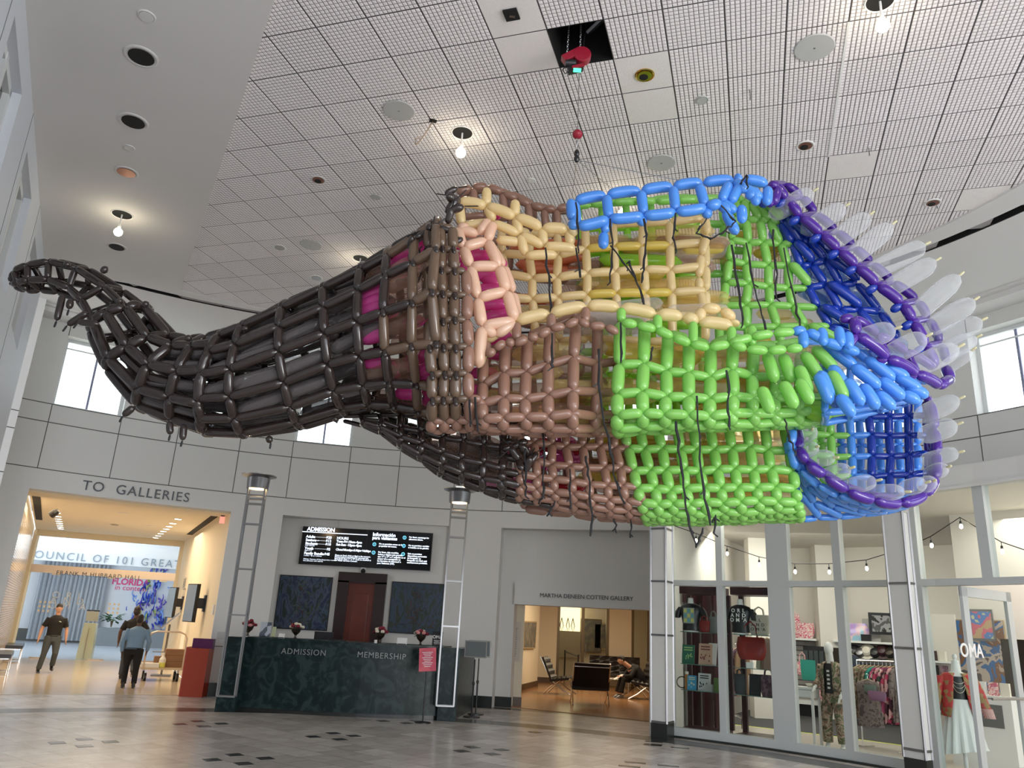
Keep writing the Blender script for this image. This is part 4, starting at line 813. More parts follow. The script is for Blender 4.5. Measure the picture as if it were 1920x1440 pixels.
# door leaf handle hidden behind desk; plain generic landscape canvases
def swamp(name, c):
    return pattern(name, c, 2.6, kind='noise', contrast=False, dist=2.5, mscale=(1.6, 1, .8), rough=.3)
m_a1 = swamp('night marsh canvas', [(.004, .008, .02), (.012, .02, .06), (.05, .08, .13), (.01, .02, .02)]); m_a2 = swamp('blue forest canvas', [(.01, .012, .02), (.02, .04, .06), (.03, .055, .10), (.02, .035, .02)])
m_dkf = mat('thin black frame', (.01, .01, .012), .4)
def deco(o, seed, cols, W_, H_):
    cols = [tuple(v*.45 for v in c) for c in cols]
    rnd = random.Random(seed); ms = [D.materials.get('paint %d%d' % (seed, i)) or mat('paint %d%d' % (seed, i), c, .4) for i, c in enumerate(cols)]
    b = MB()
    for i in range(60):
        m = ms[i % len(ms)]; x = rnd.uniform(-.12, .12)*W_; z = rnd.uniform(-.35, .45)*H_; a = rnd.uniform(0, 2*pi); l = rnd.uniform(.05, .14); y = -.066-.0004*(i % 9)
        if i < 22: x = rnd.uniform(-.45, .45)*W_; z = rnd.uniform(-.45, -.05)*H_
        e = Vector((math.cos(a)*l, 0, math.sin(a)*l)); s_ = Vector((-math.sin(a), 0, math.cos(a)))*l*.14; c = Vector((x, y, z)); c.x = max(-W_/2+l, min(W_/2-l, c.x)); c.z = max(-H_/2+l, min(H_/2-l, c.z))
        b.add([c-e, c+s_, c+e, c-s_], [(0, 1, 2, 3)], m)
    b.build('brush_marks', o)
for pts, m_, lab, sd, cols in (([(523.7, 1077.5), (623.9, 1082), (612.6, 1183), (513.6, 1178.7)], m_a1, 'large dark blue painting with a pale green trunk, left of the wooden door', 3, [(.10, .16, .07), (.03, .06, .12), (.10, .03, .04), (.14, .16, .18)]), ([(734.8, 1089.9), (832, 1095), (829, 1190), (727, 1188)], m_a2, 'large dark blue and brown painting right of the wooden door', 5, [(.02, .05, .09), (.07, .05, .035), (.12, .06, .05), (.03, .06, .03)])):
    x0, x1, z0, z1 = rectY(pts, YW-.06); o = picture('painting', [(x0, YW-.005, z1), (x1, YW-.005, z1), (x1, YW-.005, z0), (x0, YW-.005, z0)], m_dkf, m_, lab, 'painting', .05, .035); deco(o, sd, cols, (x1-x0)*.9, (z1-z0)*.9)
# coral poster on stand in front of the desk, twin sign stands
m_coral = pattern('coral poster', [(.55, .04, .08), (.75, .16, .20), (.62, .10, .16)], 3, kind='noise', contrast=False)
p = Yp(801, 1237, 15.5); o = thing('poster_stand', 'coral pink tilted poster on a slim black stand before the right desk end', 'sign stand', (p.x, 15.6, 0)); b = MB(); b.lathe([(.15, 0), (.15, .015), (.015, .03), (.015, p.z-.1)], (0, 0, 0), m_blackpl, 12); b.build('stand', o)
b = MB(); M = Matrix.Rotation(-.5, 3, 'X')@Matrix.Rotation(-.1, 3, 'Y'); b.box((0, -.02, p.z), (.32, .015, .46), m_coral, M=M); b.build('poster', o); b = MB()
for i in range(9): b.box(Vector((0, -.02, p.z))+M@Vector((.0, -.01, .14-i*.035)), (.2-.04*(i % 3), .004, .012), m_white, M=M)
b.build('lettering', o)
for i, (px, py) in enumerate([(884, 1345), (889, 1343)]):
    p = Zp(px, py); p = Vector((p.x+.02*i, p.y+.35*i, 0)); o = thing('sign_stand', 'black stand with a grey framed sign panel right of the desk, the %s one' % ('near' if i == 0 else 'far'), 'sign stand', p, .05+.1*i, 'twin black sign stands right of the desk'); b = MB(); b.lathe([(.17, 0), (.17, .02), (.018, .04), (.018, .6), (.028, .62), (.028, .66), (.014, .67), (.014, 1.1)], (0, 0, 0), m_blackpl, 14); b.build('stand', o)
    b = MB(); M = Matrix.Rotation(-.25, 3, 'X'); b.box((0, -.02, 1.3), (.46, .02, .34), m_steel, M=M); b.build('frame', o); b = MB(); b.box((0, -.034, 1.3), (.42, .01, .30), mat('grey sign sheet', (.13, .15, .16), .3) if i == 0 else D.materials['grey sign sheet'], M=M); b.build('sheet', o)
# small wall plaques
for (x, y, lab) in ((415, 1191, 'faint pale plaque on the wall left of the desk'), (914, 1209, 'faint pale plaque on the wall right of the desk')):
    q = Cy(x, y, RW-.01); o = MB(); o.box((0, 0, 0), (.18, .012, .14), mat('pale plaque', (.52, .52, .51), .5) if 'pale plaque' not in D.materials else D.materials['pale plaque'], math.atan2(q.y-C0[1], q.x-C0[0])+pi/2); o = o.build('wall_plaque'); o.location = q; tag(o, lab, 'plaque')

# ================================================================== SHOP
RS = 10.15
m_shopfl = mat('pale shop tile', (.55, .50, .44), .3, noise=.05); m_carpet = mat('charcoal carpet', (.06, .06, .062), .8); m_strip = mat('lime edge strip', (.55, .62, .05), .4, em=(.6, .7, .05), es=.25)
b = MB(); b.cyl(RS, 13.33, tEnd, rad(5), -.03, .012, m_shopfl); b.cyl(13.38, 18.3, tEnd, rad(5), -.03, .012, m_carpet); b.cyl(13.33, 13.38, tEnd, rad(5), -.03, .016, m_strip); struct(b.build('floor.004'))
b = MB(); b.cyl(17.9, 18.2, tEnd, rad(5), 0, 4.4, m_shopw)
pA, pB = cp(tEnd, RW+.8), cp(tEnd, 18.1); b.bar(pA+Vector((0, 0, 2.2)), pB+Vector((0, 0, 2.2)), .2, 4.4, m_shopw)
def tx(px, R): return th(px, 1250, R)
for px, R, w, zz in ((1423, 15.7, .45, 4.3), (1553, 17.5, .5, 4.3)): q = Cy(px, 1200, R); b.box((q.x, q.y, zz/2), (w, w, zz), m_shopw, math.atan2(q.y-C0[1], q.x-C0[0])+.5)
b.cyl(13.2, 13.45, tx(1812, 13.2), rad(5), 0, 4.3, m_shopw)
struct(b.build('wall_shop')); b = MB(); b.cyl(RS+.1, 18.2, tEnd, rad(5), 4.25, 4.4, m_shopw); struct(b.build('ceiling.006'))
# frame of the shop front
b = MB(); ang = {px: math.radians(a) for px, a in ((1262, 58.6), (1350, 53.0), (1443, 47.7), (1481, 45.6), (1574, 40.5), (1728, 33.0), (1858, 26.8))}
def post(t, w, z0=0, z1=4.16, d=.16): q = cp(t, RS+.02, (z0+z1)/2); b.box(q, (d, w, z1-z0), m_alu, t)
for px, w in ((1262, .10), (1350, .12), (1574, .14), (1728, .14)): post(ang[px], w)
post(ang[1858], .16, 2.75)
post((ang[1443]+ang[1481])/2, .40); 
for px, w in ((1990, .2), (2100, .2)): post(th(px, 1094, RS), w)
b.cyl(RS-.06, RS+.10, ang[1262], rad(8), 2.70, 2.80, m_alu, 4); b.cyl(RS-.06, RS+.10, ang[1262], ang[1728], .03, .17, m_alu, 4)
b.cyl(RS-.10, RS+.12, tEnd, rad(8), 4.14, 4.46, m_wall, 4); b.cyl(RS-.14, RS-.1, tEnd, rad(8), 4.12, 4.16, m_wall, 4); b.cyl(RS, RW+.2, tEnd, rad(8), 4.46, 4.5, m_wall)
b.cyl(RS-.12, RS+.0, ang[1262], ang[1728], 0, .035, m_dkbase, 4)
shopf = struct(b.build('wall_shop_front'))
b = MB(); b.cyl(RS+.01, RS+.02, ang[1262], ang[1728], .17, 2.7, m_glass, 4); b.cyl(RS+.01, RS+.02, ang[1262], rad(8), 2.8, 4.14, m_glass, 4); b.build('pane', shopf)
b = MB(); b.cyl(RS+.01, RS+.02, ang[1728], th(1799, 1094, RS), .02, 2.7, m_glass, 4); b.build('pane', shopf)
# columns
def column(P, depth, n, zt_, label):
    (xa, ya), (xb, yb), (xc, yc) = P; A_, B_, C_ = Vector((xa, ya, 0)), Vector((xb, yb, 0)), Vector((xc, yc, 0)); D_ = A_+C_-B_
    b = MB(); cen = (A_+C_)/2; R4 = [A_, B_, C_, D_]
    b.prism([(q.x, q.y) for q in R4], .27, zt_, m_wall)
    o = struct(b.build('wall_column'))
    b = MB(); k = [cen+(q-cen)*1.04 for q in R4]; b.prism([(q.x, q.y) for q in k], 0, .27, m_dkbase); b.build('base', o)
    b = MB()
    for q in R4: b.box(cen+(q-cen)*1.02+Vector((0, 0, (zt_+.27)/2)), (.03, .03, zt_-.27), m_darksteel)
    for z in n:
        for i in range(4): b.bar(cen+(R4[i]-cen)*1.02+Vector((0, 0, z)), cen+(R4[(i+1) % 4]-cen)*1.02+Vector((0, 0, z)), .025, .035, m_darksteel)
    b.build('strapping', o)
column([(2.82, 15.09), (3.06, 14.90), (3.25, 15.22)], 0, (.29, 1.77, 2.73, 3.71), 4.44, '')
kc = .935; column([(6.37*kc, 13.12*kc), (6.54*kc, 12.80*kc), (6.68*kc, 12.89*kc)], 0, tuple(EYE+(z-EYE)*kc for z in (.29, 1.77, 2.77, 3.93)), 4.44, '')
# door leaf standing open
DA, DB = Zp(1799, 1099, 2.66), Zp(1891, 1111, 2.66); DA.z = DB.z = 0; dd = (DB-DA).normalized(); dn = Vector((dd.y, -dd.x, 0)); Wd_ = (DB-DA).length
b = MB()
def dp(s, z, off=0): q = DA+dd*s+dn*off; return Vector((q.x, q.y, z))
for s in (.07, Wd_-.07): b.bar(dp(s, .02), dp(s, 2.66), .14, .05, m_alu, up=dd) if False else b.box(dp(s, 1.34), (.14, .05, 2.64), m_alu, math.atan2(dd.y, dd.x))
b.box(dp(Wd_/2, 2.59), (Wd_, .05, .14), m_alu, math.atan2(dd.y, dd.x)); b.box(dp(Wd_/2, .12), (Wd_, .05, .22), m_alu, math.atan2(dd.y, dd.x))
dr = struct(b.build('door_4')); b = MB(); b.box(dp(Wd_/2, 1.38), (Wd_-.26, .01, 2.3), m_glass, math.atan2(dd.y, dd.x)); b.build('pane', dr)
b = MB(); b.tube([dp(.35, 1.15, .08), dp(Wd_-.02, 1.15, .08)], .02, m_steel, 8); b.tube([dp(.4, 1.15, .08), dp(.4, 1.15, 0)], .012, m_steel); b.tube([dp(Wd_-.08, 1.15, .08), dp(Wd_-.08, 1.15, 0)], .012, m_steel); b.build('push_bar', dr)
o = text('lettering', "OMA", .26, m_white, Pl(1822, 1221, DA+dn*.03, dn), dd, (0, 0, 1), bold=.004); o.parent = dr
# string lights
SL = [(1262, 985, 4.0), (1305, 1000, 0), (1363, 1024, 0), (1423, 1044, 0), (1490, 1057, 0), (1554, 1057, 0), (1624, 1050, 0), (1690, 1030, 0), (1745, 1006, 0), (1800, 970, 0), (1838, 993, 0), (1877, 1016, 0), (1935, 1036, 0)]
pts = [Cy(x, y, 11.2) for x, y, _ in SL]; o = thing('string_lights', 'string of small warm bulbs hanging behind the upper shop glass', 'string lights', pts[0]); b = MB(); b.tube([p-pts[0] for p in pts], .008, m_blackpl, 5); b.build('cable', o)
for p in pts[1:]:
    q = p-pts[0]; b = MB(); b.tube([q, q-Vector((0, 0, .07))], .006, m_blackpl, 5); b.lathe([(.018, 0), (.02, -.05)], q-Vector((0, 0, .06)), m_blackpl, 8); sk = b.build('socket', o); b = MB(); b.ball(q-Vector((0, 0, .15)), (.028, .028, .04), m_bulb, 8); b.build('bulb', sk)
q = Cy(1783, 940, 12.5); o = thing('track_spotlight', 'black track spotlight with a lit lens behind the upper right shop glass', 'spotlight', q); b = MB(); b.tube([(-.5, 0, .12), (.5, .2, -.05)], .02, m_blackpl); b.build('track', o); b = MB(); b.lathe([(.06, .12), (.09, 0), (.09, -.1)], (0, 0, 0), m_blackpl, 12, Matrix.Rotation(.8, 3, 'Y')); b.build('lamp_head', o); b = MB(); b.ball((-.06, -.06, -.05), .045, m_bulb); b.build('bulb', o)
# display fixture of bays one and two
def shelf_unit(ta, tb, label, group):
    c = cp((ta+tb)/2, 10.6); o = thing('display_shelf', label, 'display shelf', (c.x, c.y, .012), group=group); C_ = Vector((c.x, c.y, .012))
    def add(name, f, m): b = MB(); f(b); b.v = [tuple(Vector(v)-C_) for v in b.v]; return b.build(name, o)
    add('header', lambda b: b.cyl(10.3, 10.9, ta, tb, 2.56, 2.70, m_maroon), 0); add('base', lambda b: b.cyl(10.3, 10.9, ta, tb, .012, .16, m_maroon), 0)
    for t in (ta, tb):
        add('post', lambda b: b.box(cp(t, 10.85, 1.36), (.07, .09, 2.42), m_maroon, t), 0)
    for z in (.82, 1.28, 1.86): add('glass_shelf', lambda b: b.cyl(10.32, 10.82, ta, tb, z-.012, z, D.materials.get('green edge glass') or mat('green edge glass', (.10, .20, .17), .1, spec=.8)), 0)
    return o
shelf_unit(ang[1262]-.012, ang[1350]+.012, 'maroon framed display shelf behind the first shop window', 'maroon display shelves'); shelf_unit(ang[1350]-.012, ang[1443]+.008, 'maroon framed display shelf behind the second shop window', 'maroon display shelves')
b = MB(); 
for px, w in ((1288, .22), (1306, .16), (1326, .26), (1343, .14)): q = Cy(px, 1250, 11.9); b.box((q.x, q.y, 1.35), (w, .06, 2.7), m_maroon, .6)
q = Cy(1314, 1250, 11.95); b.box((q.x, q.y, 2.6), (1.0, .05, .3), m_maroon, .6); q = Cy(1314, 1250, 12.1); b.box((q.x, q.y, 1.3), (.95, .04, 2.5), mat('grey partition panel', (.16, .15, .15), .6), .6)
tag(settle(b.build('partition_frame')), 'dark maroon upright partition behind the first shop window', 'partition')
# slatwall, shelf and plinth along the back
m_slat, N, L = nt('slatwall'); p_ = N['Principled BSDF']; tc = N.new('ShaderNodeTexCoord'); wv = N.new('ShaderNodeTexWave'); wv.bands_direction = 'Z'; wv.inputs['Scale'].default_value = 2.6; L.new(tc.outputs['Object'], wv.inputs[0]); r_ = N.new('ShaderNodeValToRGB'); r_.color_ramp.elements[0].position = .10; r_.color_ramp.elements[0].color = (.12, .11, .11, 1); r_.color_ramp.elements[1].position = .16; r_.color_ramp.elements[1].color = (.42, .40, .39, 1); L.new(wv.outputs[0], r_.inputs[0]); L.new(r_.outputs[0], p_.inputs['Base Color'])
tsa = th(1432, 1250, 17.4)
for k, (ta, tb) in enumerate(((tsa, th(1553, 1250, 17.4)+.012), (th(1553, 1250, 17.4)-.012, th(1760, 1250, 17.4)), (th(1725, 1250, 13.0)*0+rad(30.0), rad(24)))):
    c = cp((ta+tb)/2, 17.5); o = thing('wall_fixture', 'grey slatted wall fixture with white top shelf, %s stretch in the shop' % ('left', 'middle', 'right')[k], 'shelf', (c.x, c.y, .012), group='slatted wall fixtures in the shop'); C_ = Vector((c.x, c.y, .012))
    for nm, a in (('slat_panel', (17.6, 17.85, .4, 1.84, m_slat)), ('plinth', (17.4, 17.85, .012, .3, m_blackpl)), ('top_shelf', (17.2, 17.88, 1.84, 1.89, m_white)), ('bottom_shelf', (17.2, 17.88, .3, .4, m_white))):
        b = MB(); b.cyl(a[0], a[1], ta, tb, a[2], a[3], a[4]); b.v = [tuple(Vector(v)-C_) for v in b.v]; b.build(nm, o)
# ---- merchandise
m_tote = mat('cream canvas', (.72, .68, .58), .8); m_pinkpat = pattern('pink coral print', [(.75, .30, .32), (.80, .62, .58), (.62, .12, .2), (.8, .7, .64)], 14, kind='noise', mscale=(1, 1, 1)); m_teal = mat('teal cloth', (.02, .28, .22), .7)
m_redle = mat('oxblood leather', (.28, .02, .015), .35, noise=.4, nscale=6); m_purp = pattern('purple zigzag knit', [(.05, .04, .10), (.22, .18, .34), (.02, .02, .04)], 5, kind='wave', dist=3, mscale=(1, 1, 3)); m_holo = pattern('holographic vinyl', [(.75, .2, .42), (.45, .35, .75), (.8, .5, .55), (.35, .6, .75)], 4, .15, kind='noise', contrast=False)
m_plaid = pattern('purple plaid', [(.16, .09, .12), (.28, .17, .2), (.1, .05, .08)], 16, kind='voronoi')
def at(px, py, R, z=None): q = Cy(px, py, R); q.z = z if z is not None else q.z; return q
def face(q): return math.atan2(q.y-C0[1], q.x-C0[0])-pi/2     # local -Y looks to the centre
def bag(px, R, z, w, h, m, label, handle=.12, d=.14, name='tote_bag', deco=None, flare=1.1, py=1250, hm=None, group=None):
    q = at(px, py, R, z); o = thing(name, label, 'bag', q, face(q), group=group); b = MB(); rings = []
    for i in range(9):
        t = i/8; k = 1+(flare-1)*math.sin(t*pi); rings.append(((0, 0, h*t), w/2*k*(1-.1*(1-t)**3), d/2*(1-.65*t**1.5)*k, 0, 0))
    rings[0] = ((0, 0, 0), w*.43, d*.42); b.loft(rings, m, 18); b.build('body', o, smooth=True)
    if handle:
        for s in (-1, 1): b = MB(); b.tube([(-w*.25, s*.015, h*.93), (-w*.2, s*.02, h+handle*.7), (0, s*.02, h+handle), (w*.2, s*.02, h+handle*.7), (w*.25, s*.015, h*.93)], .011, hm or m, 6); b.build('handle', o)
    return o
def box_item(name, px, py, R, z, w, h, d, m, label, cat, tilt=0, rz=0, deco=None):
    q = at(px, py, R, z); o = thing(name, label, cat, q, face(q)+rz); b = MB(); M = Matrix.Rotation(-tilt, 3, 'X'); b.box(M@Vector((0, 0, h/2)), (w, d, h), m, M=M); b.build('cover' if cat == 'book' else 'body', o)
    if deco:
        b = MB(); rnd = random.Random(px)
        for i in range(10): a = rnd.uniform(-.35, .35)*w; c = rnd.uniform(.15, .5)*h; b.ball(M@Vector((a, -d/2, c)), (w*.05, .003, h*.06), deco, 6)
        for i in range(2): b.box(M@Vector((0, -d/2-.002, h*(.85-.13*i))), (w*.7, .003, h*.06), deco, M=M)
        b.build('artwork', o)
    return o
def tee_bust(px, z, R, label, emblem):
    q = at(px, 1180, R, z); o = thing('bust_form', label, 'bust', q, face(q)); b = MB()
    b.loft([((0, 0, .5), .07, .06), ((0, 0, .58), .052, .052), ((0, 0, .63), .05, .05), ((0, 0, .64), .03, .03)], m_white, 14); b.lathe([(.14, 0), (.14, .02), (.03, .03), (.03, .08)], (0, 0, 0), m_white, 14); b.build('neck_form', o, smooth=True)
    b = MB(); b.loft([((0, 0, .03), .17, .10), ((0, 0, .15), .165, .10), ((0, 0, .32), .20, .12), ((0, 0, .42), .225, .115), ((0, 0, .49), .19, .09), ((0, 0, .53), .08, .07)], m_blackpl, 20)
    for s in (-1, 1): b.loft([((s*.19, 0, .46), .06, .07, 0, 0), ((s*.245, 0, .38), .065, .075), ((s*.275, 0, .26), .06, .07), ((s*.28, 0, .25), .03, .04)], m_blackpl, 12)
    o2 = b.build('tee_shirt', o, smooth=True)
    if emblem == 'text':
        for k, row in enumerate(('O R L', 'A N D', "O M 'A")):
            me = textmesh(row, .095, .003, 1.15, bold=.002); me.materials.append(m_white)
            for v in me.vertices: x, y, w = v.co; v.co = (x, -.122-w+abs(x)*abs(x)*.9, y+.42-k*.085)
            t = D.objects.new('print', me); COL.objects.link(t); t.parent = o
    else:
        me = [mat('yellow print', (.55, .55, .15), .6), mat('teal print', (.12, .35, .38), .6), mat('grey print', (.30, .33, .30), .6)]; b = MB(); b.box((0, -.12, .30), (.22, .012, .29), me[2])
        for i in range(3):
            for j in range(3): b.box((-.07+.07*i, -.128, .21+.09*j), (.055, .004, .065), me[(i+j) % 2])
        b.build('print', o)
tee_bust(1296, 1.86, 10.6, 'bust in a black tee with a yellow and teal square print, first shop window', 'sq'); tee_bust(1389, 1.86, 10.6, "bust in a black tee with three rows of white letters, second shop window", 'text')
bag(1323, 10.55, 1.86, .2, .22, m_redle, 'small patterned red bag beside the first bust', .08); bag(1340, 10.6, 1.86, .2, .3, mat('grey canvas', (.18, .19, .18), .8), 'grey canvas tote at the right end of the first top shelf', .1)
q = bag(1427, 10.6, 1.86, .38, .36, m_tote, 'cream canvas tote with dark letters beside the white lettered bust', .14, group=None)
for k, row in enumerate(('R L', 'A N D', "O M 'A")):
    me = textmesh(row, .08, .003, 1.2); me.materials.append(m_blackpl)
    for v in me.vertices: x, y, w = v.co; v.co = (x, -.075-w, y+.26-k*.08)
    t = D.objects.new('print', me); COL.objects.link(t); t.parent = q
bag(1410, 10.55, 1.42, .50, .40, m_redle, 'large oxblood red leather shoulder bag hung in the second shop window', .28, .2, 'shoulder_bag', flare=1.15)
bag(1440, 10.6, .82, .3, .36, m_plaid, 'purple plaid gift bag on the lowest shelf of the second window', .1); bag(1386, 10.62, .82, .2, .34, mat('charcoal canvas', (.05, .055, .06), .8), 'charcoal bag on the lowest shelf of the second window', .08)
box_item('folder', 1415, 1290, 10.55, .82, .21, .36, .03, m_blackpl, 'upright black folder on the lowest shelf of the second window', 'folder', .15)
box_item('book', 1290, 1228, 10.55, 1.28, .24, .34, .03, mat('dark green cover', (.03, .14, .09), .4), 'dark green book with a light round drawing, first window middle shelf', 'book', .15, deco=mat('lime ink', (.35, .55, .2), .5))
box_item('book', 1322, 1228, 10.52, 1.28, .26, .38, .03, mat('peach cover', (.72, .45, .32), .4), 'peach book with small dark drawings, first window middle shelf', 'book', .15, deco=mat('maroon ink', (.25, .06, .05), .5))
box_item('book', 1334, 1222, 10.7, 1.28, .16, .40, .03, m_white, 'white booklet leaning behind the peach book', 'book', .25)
box_item('book', 1297, 1280, 10.5, .82, .17, .25, .03, mat('sky blue cover', (.05, .30, .50), .4), 'small sky blue book on the first window lowest shelf', 'book', .15, deco=mat('cream ink', (.7, .65, .4), .5))
box_item('book', 1320, 1276, 10.6, .82, .24, .30, .03, m_white, 'white book with black leaf drawings on the first window lowest shelf', 'book', .15, deco=m_blackpl)
box_item('gift_box', 1330, 1290, 10.45, .82, .13, .12, .08, mat('grey gift box', (.45, .45, .42), .5), 'small pale gift box in front of the white leaf book', 'box'); box_item('gift_box', 1345, 1284, 10.5, .82, .12, .24, .06, mat('olive card', (.12, .22, .05), .5), 'olive green card box at the right end of the first lowest shelf', 'box')
box_item('gift_box', 1406, 1246, 10.4, 1.28, .12, .10, .05, m_white, 'tiny white card with a dark mark under the red leather bag', 'card')
q = at(1288, 1280, 10.6, .82); o = thing('bottle', 'slim orange bottle with a pale cap on the first lowest shelf', 'bottle', q); b = MB(); b.lathe([(.04, 0), (.04, .22), (.025, .26)], (0, 0, 0), mat('orange bottle glass', (.6, .25, .06), .2), 12); b.build('body', o); b = MB(); b.lathe([(.035, .26), (.035, .31)], (0, 0, 0), m_tote, 12); b.build('cap', o)
q = at(1279, 1283, 10.6, .82); b = MB(); b.tube([(.1*math.cos(a), 0, .11+.1*math.sin(a)) for a in [i*pi/8 for i in range(17)]], .012, m_bronze, 6); o2 = b.build('ring_ornament'); o2.location = q; tag(o2, 'dark ring shaped ornament at the left end of the first lowest shelf', 'ornament')
def garment(loc, rz, w, h, m, label, cat='garment', sleeves=True, name='hanging_garment', group=None, d=.09):
    o = thing(name, label, cat, loc, rz, group); b = MB(); rings = []; n = 24
    prof = [(0, 1.0), (.25, .9), (.55, .86), (.8, .92), (.9, 1.0), (.97, .75), (1.0, .3)]
    vs = []
    for t, k in prof:
        for j in range(n):
            a = 2*pi*j/n; f = 1+.12*math.sin(a*7)*(1-t); vs.append((w/2*k*math.cos(a)*f, d/2*math.sin(a)*f*(1-.4*(t > .9)), h*t))
    k = len(prof); fs = [(i*n+j, i*n+(j+1) % n, (i+1)*n+(j+1) % n, (i+1)*n+j) for i in range(k-1) for j in range(n)]+[tuple(range(n))[::-1], tuple(range((k-1)*n, k*n))]
    b.add(vs, fs, m)
    if sleeves:
        for s in (-1, 1): b.loft([((s*w*.42, 0, h*.9), .05, d*.4), ((s*w*.5, 0, h*.7), .05, d*.4), ((s*w*.54, 0, h*.45), .045, d*.38)], m, 10)
    b.build('cloth', o, smooth=True); b = MB(); b.tube([(-w*.3, 0, h*.965), (0, 0, h+.02), (w*.3, 0, h*.965)], .012, m_pframe, 6); b.tube([(0, 0, h+.02), (0, 0, h+.07), (.02, 0, h+.09), (.0, 0, h+.11), (-.02, 0, h+.10)], .005, m_chrome, 5); b.build('hanger', o); return o
m_camo = pattern('leafy camouflage cloth', [(.30, .27, .18), (.12, .14, .07), (.42, .32, .24), (.20, .12, .08), (.06, .08, .05)], 8, .8, kind='noise', dist=1.0); m_floral = pattern('maroon floral cloth', [(.05, .01, .02), (.50, .05, .12), (.62, .35, .35), (.12, .02, .05)], 12, .8, kind='voronoi')
m_tan = pattern('tan brown print', [(.35, .28, .18), (.18, .13, .09), (.45, .38, .26)], 10, .8); m_jean = mat('dark denim', (.03, .045, .07), .8); m_floral2 = pattern('pink floral cloth', [(.55, .1, .22), (.05, .06, .05), (.7, .5, .45), (.3, .05, .12)], 12, .8, kind='voronoi')
m_taupe = pattern('taupe floral trousers', [(.12, .095, .085), (.20, .16, .15), (.08, .06, .06)], 12, .8)
q = at(1345, 1280, 12.2, .55); garment(q, face(q)+.5, .38, 1.1, m_purp, 'purple zigzag knit garment hanging behind the first shop window', sleeves=False)
for i, (px, m_) in enumerate(((1373, m_maroon), (1382, m_plaid), (1393, mat('ochre cloth', (.32, .20, .12), .8)), (1431, mat('sage cloth', (.18, .2, .15), .8)), (1441, mat('dark brown cloth', (.10, .07, .055), .8)))):
    q = at(px, 1280, 13.0+.3*(i > 2), .62 if i < 3 else 1.2); garment(q, face(q)+1.1, .34, .95 if i < 3 else .62, m_, 'hanging garment in %s on the rack behind the second shop window' % ('maroon', 'purple plaid', 'ochre', 'sage', 'dark brown')[i], group='garments behind the second shop window')
# chrome rack seen low
q0, q1 = at(1332, 1362, 12.2, .06), at(1392, 1362, 12.2, .06); o = thing('floor_rack', 'low bent chrome rack foot behind the second shop window', 'rack', q0); b = MB(); e = q1-q0; b.tube([(0, 0, 0), (0, 0, .2), e*.15+Vector((0, 0, .24)), e*.85+Vector((0, 0, .24)), e+Vector((0, 0, .2)), e], .022, m_chrome, 8); b.build('foot_frame', o)
# back shelf goods
zS = 1.892
bag(1511, 17.45, zS, .5, .38, m_pinkpat, 'pink coral print cosmetic bag on the back shelf, third window', 0, .2, 'cosmetic_bag'); bag(1491, 17.5, zS, .34, .6, m_pinkpat, 'tall pink and white print tote at the left end of the back shelf', .1)
bag(1606, 17.45, zS, .62, .42, m_holo, 'shiny pink and blue holographic bag on the back shelf, fourth window', 0, .25, 'holographic_bag', flare=1.2)
box_item('camera_box', 1624, 1194, 17.3, zS, .22, .16, .1, m_blackpl, 'small black box beside the shiny holographic bag', 'box')
q = at(1652, 1171, 17.5); o = picture('framed_photo', [q+Vector(v) for v in ((-.26, .1, .28), (.26, -.1, .28), (.26, -.1, -.24), (-.26, .1, -.24))], m_blackpl, pattern('black and white photo', [(.02, .02, .02), (.35, .35, .36), (.1, .1, .1)], 6), 'black framed black and white photo above the back shelf', 'picture', .03, .25)
box_item('leaning_board', 1634, 1190, 17.6, zS, .42, .55, .03, mat('pale grey panel', (.42, .40, .38), .6), 'pale grey display panel leaning behind the small black box', 'panel', .1)
q = at(1526, 1221, 17.0, 1.05); o = thing('folder_rack', 'black rack of upright folders on the slatted wall, third window', 'rack', q, face(q)); b = MB(); b.box((0, .02, .33), (.52, .06, .66), m_blackpl); b.build('back_panel', o)
for i in range(4): b = MB(); b.box((-.19+.125*i, -.03, .3), (.1, .04, .5), mat('folder grey', (.05, .06, .065), .3) if 'folder grey' not in D.materials else D.materials['folder grey']); b.build('folder', o)
box_item('poster_board', 1567, 1225, 17.0, .95, .3, .75, .04, m_bronze, 'dark bronze display board right of the mannequin head', 'panel')
bag(1505, 16.9, 1.0, .3, .3, m_pinkpat, 'small pink print bag hanging on the slatted wall, third window', .25); bag(1515, 14.2, 1.0, .32, .42, m_teal, 'teal green cloth bag hanging above the white table', 0, .05, 'cloth_bag', flare=1.02); bag(1542, 17.0, .45, .34, .4, m_pinkpat, 'pink print bag low on the slatted wall behind the white table', .1)
q = at(1514, 1400, 11.1, .012); o = thing('side_table', 'tall white side table with one drawer, third shop window', 'table', q, face(q)); b = MB(); b.box((0, 0, .98), (.46, .36, .04), m_white); b.build('table_top', o); b = MB(); b.box((0, -.17, .89), (.38, .02, .12), m_white); b.build('drawer', o); b = MB(); b.box((0, 0, .89), (.42, .32, .13), m_white); b.build('apron', o)
for sx in (-1, 1):
    for sy in (-1, 1): b = MB(); b.box((sx*.2, sy*.15, .42), (.04, .04, .84), m_white); b.build('leg', o)
q = at(1520, 1285, 11.1, 1.012); b = MB(); b.lathe([(.05, 0), (.09, .05), (.085, .06)], (0, 0, 0), m_tote, 14); o2 = b.build('bowl'); o2.location = q; tag(o2, 'small cream bowl standing on the white side table', 'bowl')
